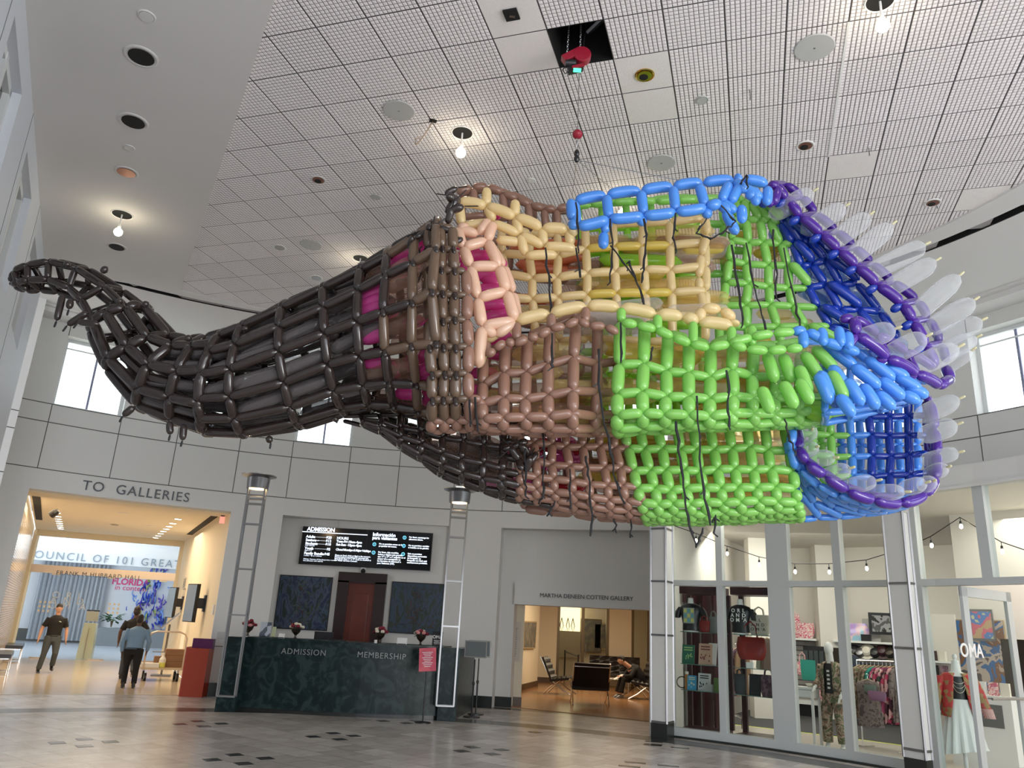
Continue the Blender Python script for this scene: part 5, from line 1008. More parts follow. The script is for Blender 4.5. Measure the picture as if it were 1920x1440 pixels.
# caps and clothing rack, fourth window
for i, px in enumerate((1600, 1613, 1626, 1641, 1655, 1669)):
    q = at(px, 1222+3*(i % 2), 17.3); o = thing('cap', '%s hat pegged on the slatted wall, %s from the left' % (('black', 'grey', 'white patterned', 'black', 'maroon', 'grey rimmed')[i], ('first', 'second', 'third', 'fourth', 'fifth', 'sixth')[i]), 'hat', q, face(q), 'hats on the slatted wall'); mm = (m_blackpl, m_darksteel, m_tote, m_blackpl, m_maroon, m_bronze)[i]
    b = MB(); b.lathe([(.13, 0), (.125, .05), (.09, .1), (.02, .12)], (0, 0, 0), mm, 14, Matrix.Rotation(1.1, 3, 'X')); b.build('crown', o); b = MB(); b.lathe([(.13, 0), (.2, -.01), (.2, .0)], (0, 0, 0), mm, 14, Matrix.Rotation(1.1, 3, 'X')); b.build('brim', o)
ra, rb = at(1606, 1238, 12.2), at(1690, 1241, 12.2); o = thing('clothing_rack', 'chrome clothing rack full of printed garments, fourth shop window', 'rack', (ra.x, ra.y, .012)); b = MB(); l = Vector((ra.x, ra.y, .012)); b.tube([ra-l, rb-l], .014, m_chrome, 8); b.build('rail', o)
for e in (ra, rb): b = MB(); e3 = e-l; b.tube([e3, (e3.x, e3.y, .02)], .014, m_chrome, 8); b.tube([(e3.x-.25, e3.y-.1, .02), (e3.x+.25, e3.y+.1, .02)], .014, m_chrome, 8); b.build('leg', o)
rk = [(m_tan, 'tan print'), (m_camo, 'leaf print'), (m_tan, 'tan print'), (m_camo, 'leaf print'), (m_teal, 'dull teal'), (m_floral2, 'pink floral'), (m_floral, 'maroon floral'), (m_floral2, 'pink floral'), (m_floral, 'maroon floral'), (m_floral, 'maroon floral'), (m_taupe, 'taupe floral')]
ordn = ('first', 'second', 'third', 'fourth', 'fifth', 'sixth', 'seventh', 'eighth', 'ninth', 'tenth', 'eleventh')
for i, (m_, nm) in enumerate(rk):
    f = (i+.6)/11.4; q = ra+(rb-ra)*f; h = .88+.04*(i % 3); garment((q.x, q.y, q.z-h-.1), face(q)+1.15, .40, h, m_, '%s garment on the chrome rack, %s from the left' % (nm, ordn[i]), group='garments on the chrome rack')
q = at(1635, 1380, 11.9, .40); garment(q, face(q)+.3, .42, .78, m_taupe, 'taupe floral trousers hanging below the rack, fourth shop window', sleeves=False, d=.14)
q = at(1634, 1315, 11.75, 1.0); o = bag(1628, 11.75, .98, .2, .13, mat('sage leather', (.15, .2, .17), .4), 'small sage green purse in front of the rack garments', 0, .06, 'purse'); o = bag(1640, 11.7, .86, .3, .16, mat('mauve leather', (.28, .14, .24), .4), 'mauve purse below the sage green purse', 0, .08, 'purse')
q = at(1604, 1330, 12.6, .35); garment(q, face(q)+.2, .3, 1.25, m_jean, 'dark denim overall hanging left of the chrome rack', d=.16)
# right bay: shelf goods and abstract panels
q = at(1757, 1200, 13.0, .0); o = thing('goods_shelf', 'white wall shelf with rows of small boxed goods behind the red jacket', 'shelf', (q.x, q.y, .012), face(q)); b = MB(); b.box((0, .12, 1.2), (.62, .04, 2.4), m_shopw); b.build('back_panel', o)
for z in (.7, 1.0, 1.3, 1.55): b = MB(); b.box((0, 0, z), (.62, .24, .03), m_white); b.build('shelf_board', o)
b = MB(); rnd = random.Random(4); gm = [m_blackpl, m_maroon, m_darksteel, m_white, m_plaid, m_tote]
for k in range(14):
    zz = (.72, 1.02, 1.32, 1.57)[k % 4]; q2 = Vector(o.location)+Matrix.Rotation(o.rotation_euler[2], 3, 'Z')@Vector((-.26+.17*(k//4), -.03, zz)); b = MB(); b.box((0, 0, .085), (.12, .08, .17), gm[k % 6]); r = b.build('boxed_item'); r.location = q2; r.rotation_euler = o.rotation_euler; tag(r, 'small boxed item on the white goods shelf, %s board, place %s from the left' % (('lowest', 'second lowest', 'second highest', 'highest')[k % 4], ordn[k//4]), 'boxed item', 'boxed items on the goods shelf')
m_abs = pattern('tan and blue abstract panel', [(.45, .36, .28), (.22, .11, .06), (.05, .15, .35), (.5, .42, .36), (.12, .10, .1)], 2.2, kind='noise', dist=1.5); m_abs2 = pattern('yellow pink abstract panel', [(.55, .55, .35), (.10, .22, .5), (.6, .15, .2), (.5, .35, .2)], 3.5, kind='noise')
def wp(x, y, R=13.17): return Cy(x, y, R)
P = [wp(1774, 1173), wp(1862, 1178), wp(1868, 1283), wp(1785, 1283)]; c = sum(P, Vector())/4; X = (P[1]-P[0]); X.z = 0; X = X.normalized(); picture('abstract_canvas', [c+X*a+Vector((0, 0, h)) for a, h in ((-.62, .62), (.62, .62), (.62, -.62), (-.62, -.62))], m_pframe, m_abs, 'big tan and blue abstract canvas behind the red jacket', 'painting', .03, .03)
c = wp(1842, 1172, 13.0); picture('framed_picture', [c+X*a+Vector((0, 0, h)) for a, h in ((-.2, .27), (.2, .27), (.2, -.27), (-.2, -.27))], m_steel, m_abs2, 'silver framed yellow and blue picture above the abstract canvas', 'picture', .03, .15)
q = at(1850, 1340, 12.0, .012); o = thing('white_cabinet', 'white cabinet with small necklaces and cards on top, behind the open door', 'cabinet', q, face(q)); b = MB(); b.box((0, 0, .55), (1.0, .45, 1.1), m_white); b.build('body', o); b = MB(); b.box((-.2, -.23, .8), (.32, .02, .34), m_darksteel); b.box((.2, -.23, .8), (.32, .02, .34), m_darksteel); b.build('niche', o)
for i in range(5): b = MB(); b.box((0, 0, .1), (.14, .05, .2), (m_tote, m_pinkpat, m_white, m_pinkpat, m_tote)[i]); r = b.build('jewellery_card'); r.location = Vector(q)+Matrix.Rotation(face(q), 3, 'Z')@Vector((-.36+.18*i, -.05, 1.1)); r.rotation_euler = (0, 0, face(q)); tag(r, 'upright jewellery card on the white cabinet, %s from the left' % ordn[i], 'card', 'jewellery cards on the white cabinet')
q = at(1911, 1245, 12.6, 1.0); box_item('card_rack', 1914, 1245, 12.4, .9, .5, 1.1, .1, m_bronze, 'bronze rack of small cards at the right edge of the photo', 'rack')
# red jacket form
q = Vector((6.98, 12.5, 0)); rz = math.atan2(-q.y, -q.x)+pi/2+.15; o = thing('dress_form', 'white dress form in a red patterned jacket and long white skirt', 'dress form', q, rz)
b = MB(); b.lathe([(.22, 0), (.22, .02), (.03, .05), (.03, .62)], (0, 0, 0), m_white, 16); b.build('stand', o, smooth=True)
b = MB(); b.loft([((0, 0, 1.0), .14, .10), ((0, 0, 1.15), .13, .10), ((0, 0, 1.32), .17, .12), ((0, 0, 1.42), .16, .10), ((0, 0, 1.47), .07, .07), ((0, 0, 1.6), .055, .06), ((0, 0, 1.63), .05, .05), ((0, 0, 1.635), .02, .02), ((0, 0, 1.66), .03, .03), ((0, 0, 1.69), .035, .035), ((0, 0, 1.72), .02, .02)], m_white, 18); b.build('torso_form', o, smooth=True)
b = MB(); b.loft([((0, 0, .98), .155, .115), ((0, 0, 1.15), .14, .11), ((0, 0, 1.32), .18, .13), ((0, 0, 1.40), .16, .11)], m_blackpl, 18); b.build('black_top', o, smooth=True)
b = MB(); n = 64; vs = []
for t in [i/9 for i in range(10)]:
    z = 1.08-.74*t; 
    for j in range(n):
        a = 2*pi*j/n; rr = (.15+.13*t)*(1+.08*t*math.sin(a*14)+.03*math.sin(a*5)); vs.append((rr*math.cos(a)*1.1, rr*math.sin(a)*.85, z+(.06*math.sin(a+2) if t > .95 else 0)))
b.add(vs, [(i*n+j, i*n+(j+1) % n, (i+1)*n+(j+1) % n, (i+1)*n+j) for i in range(9) for j in range(n)], m_white); o2 = b.build('skirt', o); sd = o2.modifiers.new('thick', 'SOLIDIFY'); sd.thickness = .006
m_jack = pattern('red gold brocade', [(.50, .03, .04), (.34, .20, .08), (.58, .05, .05), (.38, .25, .10), (.55, .05, .05)], 17, .7, kind='voronoi', dist=0)
b = MB(); n = 40; vs = []; op = .42     # open front
for t, w, d, z in ((0, .17, .12, 1.45), (.1, .22, .14, 1.41), (.3, .225, .15, 1.25), (.6, .24, .16, 1.02), (1, .27, .18, .80)):
    o_ = op*(.6+.9*t)
    for j in range(n+1):
        a = -pi/2+o_+(2*pi-2*o_)*j/n; vs.append((w*math.cos(a), d*math.sin(a)-.005, z+(-.04*math.cos(a*1) if t == 1 else 0)))
b.add(vs, [(i*(n+1)+j, i*(n+1)+j+1, (i+1)*(n+1)+j+1, (i+1)*(n+1)+j) for i in range(4) for j in range(n)], m_jack); o2 = b.build('jacket', o, smooth=True); sd = o2.modifiers.new('thick', 'SOLIDIFY'); sd.thickness = .012
m_cuff = pattern('striped cuff', [(.75, .68, .62), (.5, .04, .05)], 30, .7, kind='wave')
for s in (-1, 1):
    b = MB(); b.loft([((s*.20, 0, 1.40), .07, .08, 0, 0), ((s*.27, 0, 1.22), .072, .085), ((s*.32, -.02, 1.02), .07, .085), ((s*.345, -.03, .95), .068, .08)], m_jack, 14); b.build('sleeve', o, smooth=True)
    b = MB(); b.loft([((s*.345, -.03, .97), .078, .09), ((s*.375, -.04, .84), .075, .085)], m_cuff, 14); b.build('cuff', o)
b = MB()
for k in range(3): b.tube([(.08*math.cos(a), -.135-.003*k, 1.36-.035*k+(.06+.03*k)*math.sin(a)) for a in [pi+i*pi/10 for i in range(11)]], .004, m_brass, 5)
b.build('necklace', o)
# ================================================================== CEILING FITTINGS
def ceil(x, y, z=ZC): return Zp(x, y, z)
m_spk = mat('grey speaker grille', (.50, .51, .50), .7, bump=.3, nscale=300); m_gold = mat('gold reflector', (.75, .50, .12), .2, 1); m_copper = mat('copper reflector', (.30, .14, .10), .3, .8)
for i, (x, y, r, nm) in enumerate([(748, 207, .20, 'left of the hanging cable'), (1240, 305, .19, 'above the light blue balloon rim'), (1527, 89, .21, 'large one at upper right'), (583, 459, .19, 'far left above the dark trunk')]):
    p = ceil(x, y, ZC-.001); o = thing('ceiling_speaker', 'round grey ceiling speaker, %s' % nm, 'speaker', p, group='round speakers in the tiled ceiling'); b = MB(); b.lathe([(.01, -.012), (r*.96, -.012), (r, -.004), (r, .0)], (0, 0, 0), m_spk, 32); b.build('grille', o); b = MB(); b.ball((0, 0, -.013), (.012, .012, .003), m_darksteel); b.build('screw', o)
def bulb_can(x, y, label, r=.13, drop=.30, z=ZC, e=1.6, lit=True):
    p = ceil(x, y, z-.002); o = thing('bare_bulb_light', label, 'ceiling light', p, group='open ceiling cans with hanging bulbs'); b = MB(); b.lathe([(r, -.004), (r*1.08, -.012), (r*1.14, -.004), (r*1.14, 0)], (0, 0, 0), m_white, 28); b.build('trim_ring', o)
    b = MB(); b.lathe([(.01, -.006), (r, -.006), (r, -.002)], (0, 0, 0), m_black, 24); b.build('opening', o)
    b = MB(); b.tube([(0, 0, 0), (.0, 0, -drop+.1)], .012, m_white); b.lathe([(.02, .05), (.025, 0)], (0, 0, -drop+.08), m_white, 10); st_ = b.build('stem', o)
    b = MB(); b.ball((0, 0, -drop), .066, m_bulb, 16); b.build('bulb', st_); point('hanging_bulb', p+Vector((0, 0, -drop-.1)), e, (1, .85, .62), .06)
bulb_can(867, 249, 'open black can with a lit hanging bulb, left of centre in the tiled ceiling'); bulb_can(676, 484, 'lit hanging bulb just above the dark end of the balloon tube'); bulb_can(1168, 366, 'lit hanging bulb seen through the light blue balloon ladder'); bulb_can(1650, 2, 'lit hanging bulb at the top edge of the photo')
p = ceil(229, 402, ZC-.06)
bulb_can(229, 402, 'lit hanging bulb in the smooth soffit at left', .15, .32, ZC-.05)
for (x, y, r, lens, nm) in [(265, 106, .17, m_black, 'nearest dark can in the smooth soffit'), (250, 228, .17, m_black, 'second dark can in the smooth soffit'), (237, 323, .15, m_copper, 'copper coloured can in the smooth soffit'), (219, 463, .15, m_black, 'farthest dark can in the smooth soffit')]:
    p = ceil(x, y, ZC-.052); downlight(p, r, nm, 'unlit cans in the smooth soffit', False, m_soff, lens, cat='ceiling light')
for (x, y, r, nm) in [(275, 30, .085, 'nearest round blank plate in the smooth soffit'), (242, 277, .07, 'middle round blank plate in the smooth soffit'), (224, 434, .07, 'farthest round blank plate in the smooth soffit'), (0, 0, 0, '')]:
    if r: p = ceil(x, y, ZC-.052); downlight(p, r, nm, 'blank plates in the smooth soffit', False, m_soff, m_soff, cat='plate', pn='cover_plate')
for (x, y, r, lens, ring, nm) in [(1209, 141, .10, m_gold, m_gold, 'gold lined downlight in a plain tile right of the hoist'), (1510, 273, .10, m_copper, m_white, 'small brownish downlight right of centre in the tiles'), (1749, 380, .10, m_copper, m_white, 'small brownish downlight near the right ring'), (597, 337, .10, m_copper, m_soff, 'small copper downlight at left in the tiles'), (524, 464, .10, m_steel, m_white, 'small mirror downlight at far left in the tiles'), (593, 521, .11, m_steel, m_white, 'bright mirror downlight above the dark trunk'), (1316, 187, .07, m_spk, m_spk, 'small grey round plate right of the hoist'), (704, 369, .07, m_spk, m_spk, 'small grey round plate left of the brown balloons'), (996, 338, .06, m_white, m_white, 'small white plate above the brown balloon rim')]:
    p = ceil(x, y, ZC-.001); o = downlight(p, r, nm, None, False, ring, lens)
    if lens in (m_gold, m_copper): b = MB(); b.lathe([(.01, -.017), (r*.5, -.017), (r*.5, -.012)], (-.01, .02, 0), m_black, 16); b.build('dark_centre', o)
for (x, y) in ((1835, 516), (381, 615)):
    p = ceil(x, y, ZC+.02); downlight(p, .12, 'small black can in the outer ceiling ring at %s' % ('right' if x > 900 else 'left'), None, False, m_soff, m_black)
p = ceil(959, 26, ZC); b = MB(); b.box((0, 0, -.012), (.15, .15, .02), m_black, yaw); b.box((.01, .01, -.024), (.06, .03, .006), m_steel, yaw+.4); o = b.build('ceiling_box'); o.location = p; tag(o, 'small square black opening in the plain tile near the top edge', 'opening')
p = ceil(812, 226, ZC); o = thing('loose_cable', 'thin tan loose cable hanging from a small hole in the tiles', 'cable', p); e = Yp(780, 271, p.y-.35)-p; b = MB(); b.tube([(0, 0, 0), e*.3+Vector((0, 0, -.03)), e*.75+Vector((0, 0, -.03)), e, e+Vector((-.02, 0, .08)), e+Vector((.05, 0, .11))], .008, m_brass, 6); b.build('wire', o); b = MB(); b.box((0, 0, -.004), (.09, .06, .01), m_black, .3); b.build('hole', o)
for (x, y, l) in ((1406, 168, .12), (1629, 277, .1), (1757, 385, .03)):
    p = ceil(x, y, ZC); b = MB(); b.tube([(0, 0, 0), (0, 0, -l)], .006, m_darksteel, 5); b.ball((0, 0, -l-.01), .012, m_darksteel, 6); o = b.build('ceiling_hook'); o.location = p; tag(o, 'tiny metal hook in the tiles, %s' % ('nearest the large right speaker' if x < 1500 else ('above the right plain tile' if x < 1700 else 'by the right brownish downlight')), 'hook', 'tiny hooks in the tiled ceiling')
# hoist
hx = (og+e1*6.5+e2*1.45); H0 = Vector((hx[0], hx[1], ZC))
def chain(b, a, c, r=.016, m=m_steel):
    n = max(2, int((c-a).length/.045)); d = (c-a)/n
    for i in range(n):
        q = a+d*(i+.5); u = d.orthogonal().normalized() if i % 2 else d.cross(d.orthogonal()).normalized(); dn_ = d.normalized()
        b.tube([q+dn_*.03*math.cos(t)+u*r*math.sin(t) for t in [k*pi/3 for k in range(7)]], .005, m, 4)
o = thing('chain_hoist', 'red electric hoist hanging from chains below the missing ceiling tile', 'hoist', H0)
hc0 = Yp(1080, 112, H0.y)-H0; hc = Vector((0, 0, 0)); o.location = H0+hc0; o.scale = (.7, .7, .7); up_ = (.85-hc0.z)/.7
b = MB(); chain(b, Vector((-.10, .05, up_)), hc+Vector((-.14, 0, .1))); b.build('chain', o); b = MB(); chain(b, Vector((.06, 0, up_)), hc+Vector((.06, 0, .2))); b.build('chain', o)
b = MB(); b.lathe([(.02, -.07), (.13, -.07), (.14, -.05), (.14, .05), (.13, .07), (.02, .07)], hc+Vector((.09, 0, .07)), m_red, 20, Matrix.Rotation(pi/2, 3, 'X')); b.bar(hc+Vector((-.2, 0, -.03)), hc+Vector((.08, 0, .16)), .13, .12, m_red); b.build('body', o, bevel=.006)
b = MB(); b.lathe([(.02, -.09), (.07, -.08), (.07, .08), (.02, .09)], hc+Vector((-.08, 0, -.08)), m_blackpl, 14, Matrix.Rotation(pi/2, 3, 'Y')); b.bar(hc+Vector((-.12, 0, -.22)), hc+Vector((.1, 0, -.14)), .1, .08, m_blackpl); b.tube([hc+Vector(v) for v in ((-.14, 0, -.1), (-.2, 0, -.2), (-.16, 0, -.27), (-.1, 0, -.22))], .01, m_blackpl); b.build('motor', o)
b = MB(); b.bar(hc+Vector((-.06, -.06, -.2)), hc+Vector((.12, -.06, -.14)), .03, .05, m_red); b.box(hc+Vector((.02, -.05, -.235)), (.12, .06, .03), mat('green lamp', (.1, .7, .4), .4, em=(.1, .9, .5), es=1.0)); b.build('indicator', o)
b = MB(); b.tube([hc+Vector((.09, 0, .0)), (.2, .0, up_)], .012, m_blackpl, 6); b.build('power_cable', o)
xy = H0+hc0+Vector((.04, 0, -.16)); zh = Yp(1083, 252, xy.y).z; zb = Yp(1083, 300, xy.y).z
o = thing('hoist_hook', 'red ball and black hook hanging on a thin cable below the hoist', 'hook', (xy.x, xy.y, zh)); b = MB(); b.tube([(0, 0, 0), (0, 0, xy.z-zh)], .005, m_steel, 5); b.build('cable', o); b = MB(); b.ball((0, 0, 0), (.055, .055, .05), m_red, 16); b.build('stop_ball', o)
b = MB(); chain(b, Vector((0, 0, -.05)), Vector((0, 0, zb-zh))); b.build('chain', o); b = MB(); b.ball((0, 0, (zb-zh)*.75), (.03, .03, .05), m_blackpl, 8); b.ball((0, 0, (zb-zh)*.95), (.03, .03, .045), m_blackpl, 8); b.build('hook', o)
hookp = Vector((xy.x, xy.y, zb))

# ================================================================== BALLOON SCULPTURE
SY = 7.6
SCULPT = thing('balloon_sculpture', 'huge hanging woven balloon sculpture, dark trunk at left, rainbow mouth at right', 'balloon sculpture', (.6, SY, 3.0)); SO = Vector(SCULPT.location)
LX = {'black_balloon': latex('black brown latex', (.034, .023, .020), .03, .14), 'olive_balloon': latex('olive brown latex', (.15, .095, .06), .08, .13), 'brown_balloon': latex('cocoa latex', (.34, .185, .13), .15, .18),
      'green_balloon': latex('lime green latex', (.33, .74, .16), .3), 'light_blue_balloon': latex('sky blue latex', (.10, .36, .95), .22), 'navy_balloon': latex('royal blue latex', (.008, .045, .42), .1, .14), 'purple_balloon': latex('violet latex', (.07, .014, .30), .08, .12),
      'cream_balloon': latex('cream latex', (.93, .76, .42), .4), 'peach_balloon': latex('peach latex', (.97, .68, .50), .35), 'magenta_balloon': latex('magenta latex', (.88, .13, .5), .5, .1), 'yellow_balloon': latex('yellow latex', (.88, .72, .18), .45, .15), 'tie_knot': m_rope,
      'red_balloon': latex('red latex', (.55, .01, .02), .25), 'lime_inner_balloon': latex('bright lime latex', (.42, .78, .08), .45, .15),
      'clear_balloon': clear('clear latex', (.90, .86, .84), .10, .45), 'smoky_balloon': clear('smoky clear latex', (.17, .15, .15), .55, .85), 'clear_gold_balloon': clear('gold clear latex', (.95, .78, .35), .20, .5), 'clear_pink_balloon': clear('pink clear latex', (.75, .10, .35), .45, .75), 'clear_blue_balloon': clear('blue clear latex', (.30, .50, .85), .16, .45), 'clear_tan_balloon': clear('tan clear latex', (.62, .42, .32), .16, .45),
      'clear_finger_balloon': clear('frosted clear latex', (.93, .95, .97), .13, .5)}
NA = 12
def sausage(asp, bend, cap=1.0):   # unit length along z, radius 1/asp
    r = 1/asp; prof = []; 
    for i in range(15):
        t = i/14; z = t-.5; e = min(t, 1-t)/min(.5, cap*r*1.3)
        f = 1 if e >= 1 else math.sqrt(max(0, 1-(1-e)**2)); f *= (1-.08*abs(2*z)**2)
        prof.append((max(.10 if 0 < i < 14 else .06, f), z))
    vs = []
    for f, z in prof:
        off = bend*(.25-z*z)
        for j in range(NA): a = 2*pi*j/NA; vs.append((r*f*math.cos(a)+off, r*f*math.sin(a), z))
    fs = [(i*NA+j, i*NA+(j+1) % NA, (i+1)*NA+(j+1) % NA, (i+1)*NA+j) for i in range(14) for j in range(NA)]
    return np.array(vs), np.array(fs)
ASP = [3.0, 4.0, 5.5, 7.5, 11.0]; VAR = {}
for a in ASP:
    for bd in (0.0, .16): VAR[(a, bd)] = sausage(a, bd)
BAL = {}   # colour -> list of (A, B, radius, outward)
def bal(col, A, B, r, out=None, bend=0.0, trim=.0):
    A = Vector(A); B = Vector(B)
    if (B-A).length < .03: return
    if trim: d = (B-A); A, B = A+d*trim, B-d*trim
    BAL.setdefault(col, []).append((A, B, r, Vector(out) if out is not None else Vector((0, -1, 0)), bend))
def P3(x, y, Y): return Yp(x, y, Y)
def lerp(a, b, t): return a+(b-a)*t
def poly_at(pts, f):   # pts: list of tuples, f in 0..1 by index
    n = len(pts)-1; k = min(n-1, int(f*n)); t = f*n-k; p0 = np.array(pts[max(0, k-1)], float); p1 = np.array(pts[k], float); p2 = np.array(pts[k+1], float); p3 = np.array(pts[min(n, k+2)], float)
    return .5*((2*p1)+(-p0+p2)*t+(2*p0-5*p1+4*p2-p3)*t*t+(-p0+3*p1-3*p2+p3)*t**3)
def jit(v, s=.012): return v+Vector((random.uniform(-s, s), random.uniform(-s, s), random.uniform(-s, s)))
def lattice(G, colf, rI, rJ, center=None, wrapJ=False, skip=None, bI=.0, bJ=.0, endI=True):
    """G[i][j] nodes; balloons along i (rI) and along j (rJ)"""
    ni, nj = len(G), len(G[0])
    for i in range(ni):
        for j in range(nj):
            if skip and skip(i, j): continue
            out = (G[i][j]-center(i, j)).normalized() if center else Vector((0, -1, 0))
            if i+1 < ni and not (skip and skip(i+1, j)): bal(colf(i, j, 0), G[i][j], G[i+1][j], rI(i, j), out, bI)
            j2 = (j+1) % nj
            if (j+1 < nj or wrapJ) and not (skip and skip(i, j2)): bal(colf(i, j, 1), G[i][j], G[i][j2], rJ(i, j), out, bJ)
# --- trunk
ST = [(18, 524, 31, 540, 8.15), (38, 503, 50, 543, 8.13), (68, 490, 72, 541, 8.1), (107, 487, 100, 543, 8.08), (160, 499, 133, 557, 8.05), (213, 526, 150, 575, 8.0), (253, 556, 160, 603, 7.98), (293, 589, 173, 640, 7.95), (330, 632, 200, 697, 7.92), (362, 637, 247, 760, 7.9), (402, 633, 325, 797, 7.87), (450, 618, 400, 818, 7.82), (510, 589, 500, 818, 7.8), (573, 556, 592, 792, 7.76), (643, 527, 660, 772, 7.7), (703, 495, 703, 771, 7.66), (752, 466, 752, 776, 7.62), (805, 434, 805, 786, 7.6), (845, 408, 846, 796, 7.6)]
npx = len(ST)-1
NR = 18; N_AR = 10
def trunk_ring(f, ph0, n, k=1.0, dep=.92):
    xt, yt, xb, yb, Y = poly_at(ST, f); Tt, Bb = P3(xt, yt, Y), P3(xb, yb, Y); c = (Tt+Bb)/2; u = (Tt-Bb)/2*.94*k; ru = u.length; v = Vector((0, 1, 0))*ru*dep; v = v-u*(v.dot(u)/max(1e-6, u.length_squared))
    return c, [c+u*math.cos(ph0+2*pi*j/n)+v*math.sin(ph0+2*pi*j/n) for j in range(n)]
fr = [0, .045, .10, .165, .225, .30, .375, .445, .51, .555, .60, .64, .70, .76, .82, .875, .925, .97]
G = []; Cn = []
for i, f in enumerate(fr):
    n = N_AR; c, R = trunk_ring(f, .25 if i < 10 else .25, n); Cn.append(c); G.append([jit(p, .016) for p in R])
def tcol(i, j, k):
    if i < 14: return 'black_balloon'
    if i < 16: return 'black_balloon' if (j % n in (0, 1, 2, 3, 4, 5)) or random.random() < .3 else 'olive_balloon'
    return 'olive_balloon'
def tr(i, j): r = (G[i][0]-Cn[i]).length; return .028+.019*min(1, r/.45)
# small tip: fewer balloons
GT = [[g[k] for k in (0, 2, 4, 6, 8)] for g in G[:7]]; GT[0] = [Cn[0]+(p-Cn[0])*.35 for p in GT[0]]; lattice(GT, tcol, lambda i, j: .042, lambda i, j: .036, center=lambda i, j: Cn[i], wrapJ=True, bI=.02)
bal('black_balloon', P3(36, 512, 8.1), P3(16, 527, 8.1), .04); bal('black_balloon', P3(34, 520, 8.1), P3(50, 545, 8.1), .04)
G2 = G[6:11]; C2 = Cn[6:11]; NB = 14; C3 = []; G3 = []
for f in fr[10:]:
    c, R = trunk_ring(f, .1, NB); C3.append(c); G3.append([jit(p, .016) for p in R])
lattice(G2, lambda i, j, k: tcol(i+6, j, k), lambda i, j: .056, lambda i, j: .056+.004*(i > 8), center=lambda i, j: C2[i], wrapJ=True, bI=.04, bJ=.25)
for i in range(7, 10):   # extra long runs between rings, tying mid cells
    for j in range(N_AR):
        if random.random() < .55:
            a = (G[i][j]+G[i][(j+1) % N_AR])/2; c = (G[i+1][j]+G[i+1][(j+1) % N_AR])/2; a = a.lerp(Cn[i], .10); c = c.lerp(Cn[i+1], .10); bal('black_balloon', a, c, .050, a-Cn[i])
lattice(G3, lambda i, j, k: ('black_balloon' if i < 5 or (i < 6 and j % 3) else 'olive_balloon'), lambda i, j: .050, lambda i, j: .050, center=lambda i, j: C3[i], wrapJ=True, bI=.04, bJ=.25)
# clear fillers inside the trunk
for i in range(7, 17):
    for k in range(9 if i < 14 else 12):
        a = random.uniform(0, 2*pi); rr = random.choice((.55, .8, .86)); c0, R0 = trunk_ring(fr[i], a, 1, rr); i2 = min(17, i+2); c1, R1 = trunk_ring(fr[i2], a+.15, 1, rr)
        col = 'smoky_balloon' if i < 14 else ('clear_tan_balloon' if i < 16 else 'clear_pink_balloon')
        bal(col, R0[0], R1[0], .075 if i > 9 else .06)
for i in range(14, 17):
    for k in range(9): a = random.uniform(0, 2*pi); c0, R0 = trunk_ring(fr[i], a, 1, .8); c1, R1 = trunk_ring(fr[i+1], a, 1, .8); bal('magenta_balloon', R0[0], R1[0], .07)
# loose stubs hanging on the trunk
for (x0, y0, x1, y1, Y) in ((118, 552, 106, 602, 7.6), (133, 560, 129, 580, 7.6), (165, 585, 126, 610, 7.5), (186, 608, 146, 604, 7.4), (252, 762, 230, 780, 7.4), (318, 790, 319, 815, 7.45), (345, 795, 342, 826, 7.5), (502, 818, 508, 830, 7.6), (625, 790, 633, 782, 7.6), (190, 512, 201, 500, 7.5), (225, 570, 224, 560, 7.3), (268, 575, 278, 566, 7.4), (353, 640, 353, 628, 7.3), (460, 622, 460, 612, 7.3), (130, 500, 122, 492, 7.7)):
    bal('black_balloon', P3(x0, y0, Y), P3(x1, y1, Y), .036); bal('tie_knot', P3(x1, y1, Y), P3(x1+(x1-x0)*.15-3, y1+12, Y), .010)

for i in (5, 6, 7):
    for j in range(NB):
        if G3[i][j].y < C3[i].y: q = G3[i][j]; bal('black_balloon', q+Vector((0, -.02, .02)), q+Vector((.02, -.06, -.07)), .026)
# --- front bulging sheet
def sheet(cols, nrow, Yf, expo=1.0, bulge=0.0, jt=.014):
    """cols: (xtop, ytop, xbot, ybot); Yf(t, u) depth; returns grid [col][row]"""
    G = []; m = len(cols)-1
    for i, (xt, yt, xb, yb) in enumerate(cols):
        row = []
        for j in range(nrow):
            t = j/(nrow-1); t2 = math.sin(t*pi/2)**expo if expo != 1 else t
            row.append(jit(P3(lerp(xt, xb, t2), lerp(yt, yb, t2), Yf(t, i/m)), jt))
        G.append(row)
    return G
def Yfront(t, u): return 7.25-.42*math.sin(min(1, t*1.15)*pi*.6)+.85*max(0, t-.55)**1.5*1.6+.55*max(0, u-.72)/.28
FC = [(880, 560, 868, 800), (905, 668, 905, 806), (948, 640, 945, 810), (990, 634, 985, 811), (1032, 612, 1028, 812), (1080, 590, 1072, 812), (1122, 604, 1116, 812), (1160, 600, 1158, 812)]
GF1 = sheet(FC, 6, Yfront, .85)
lattice(GF1[1:], lambda i, j, k: 'brown_balloon', lambda i, j: .046, lambda i, j: .058, bJ=.10, bI=.05)
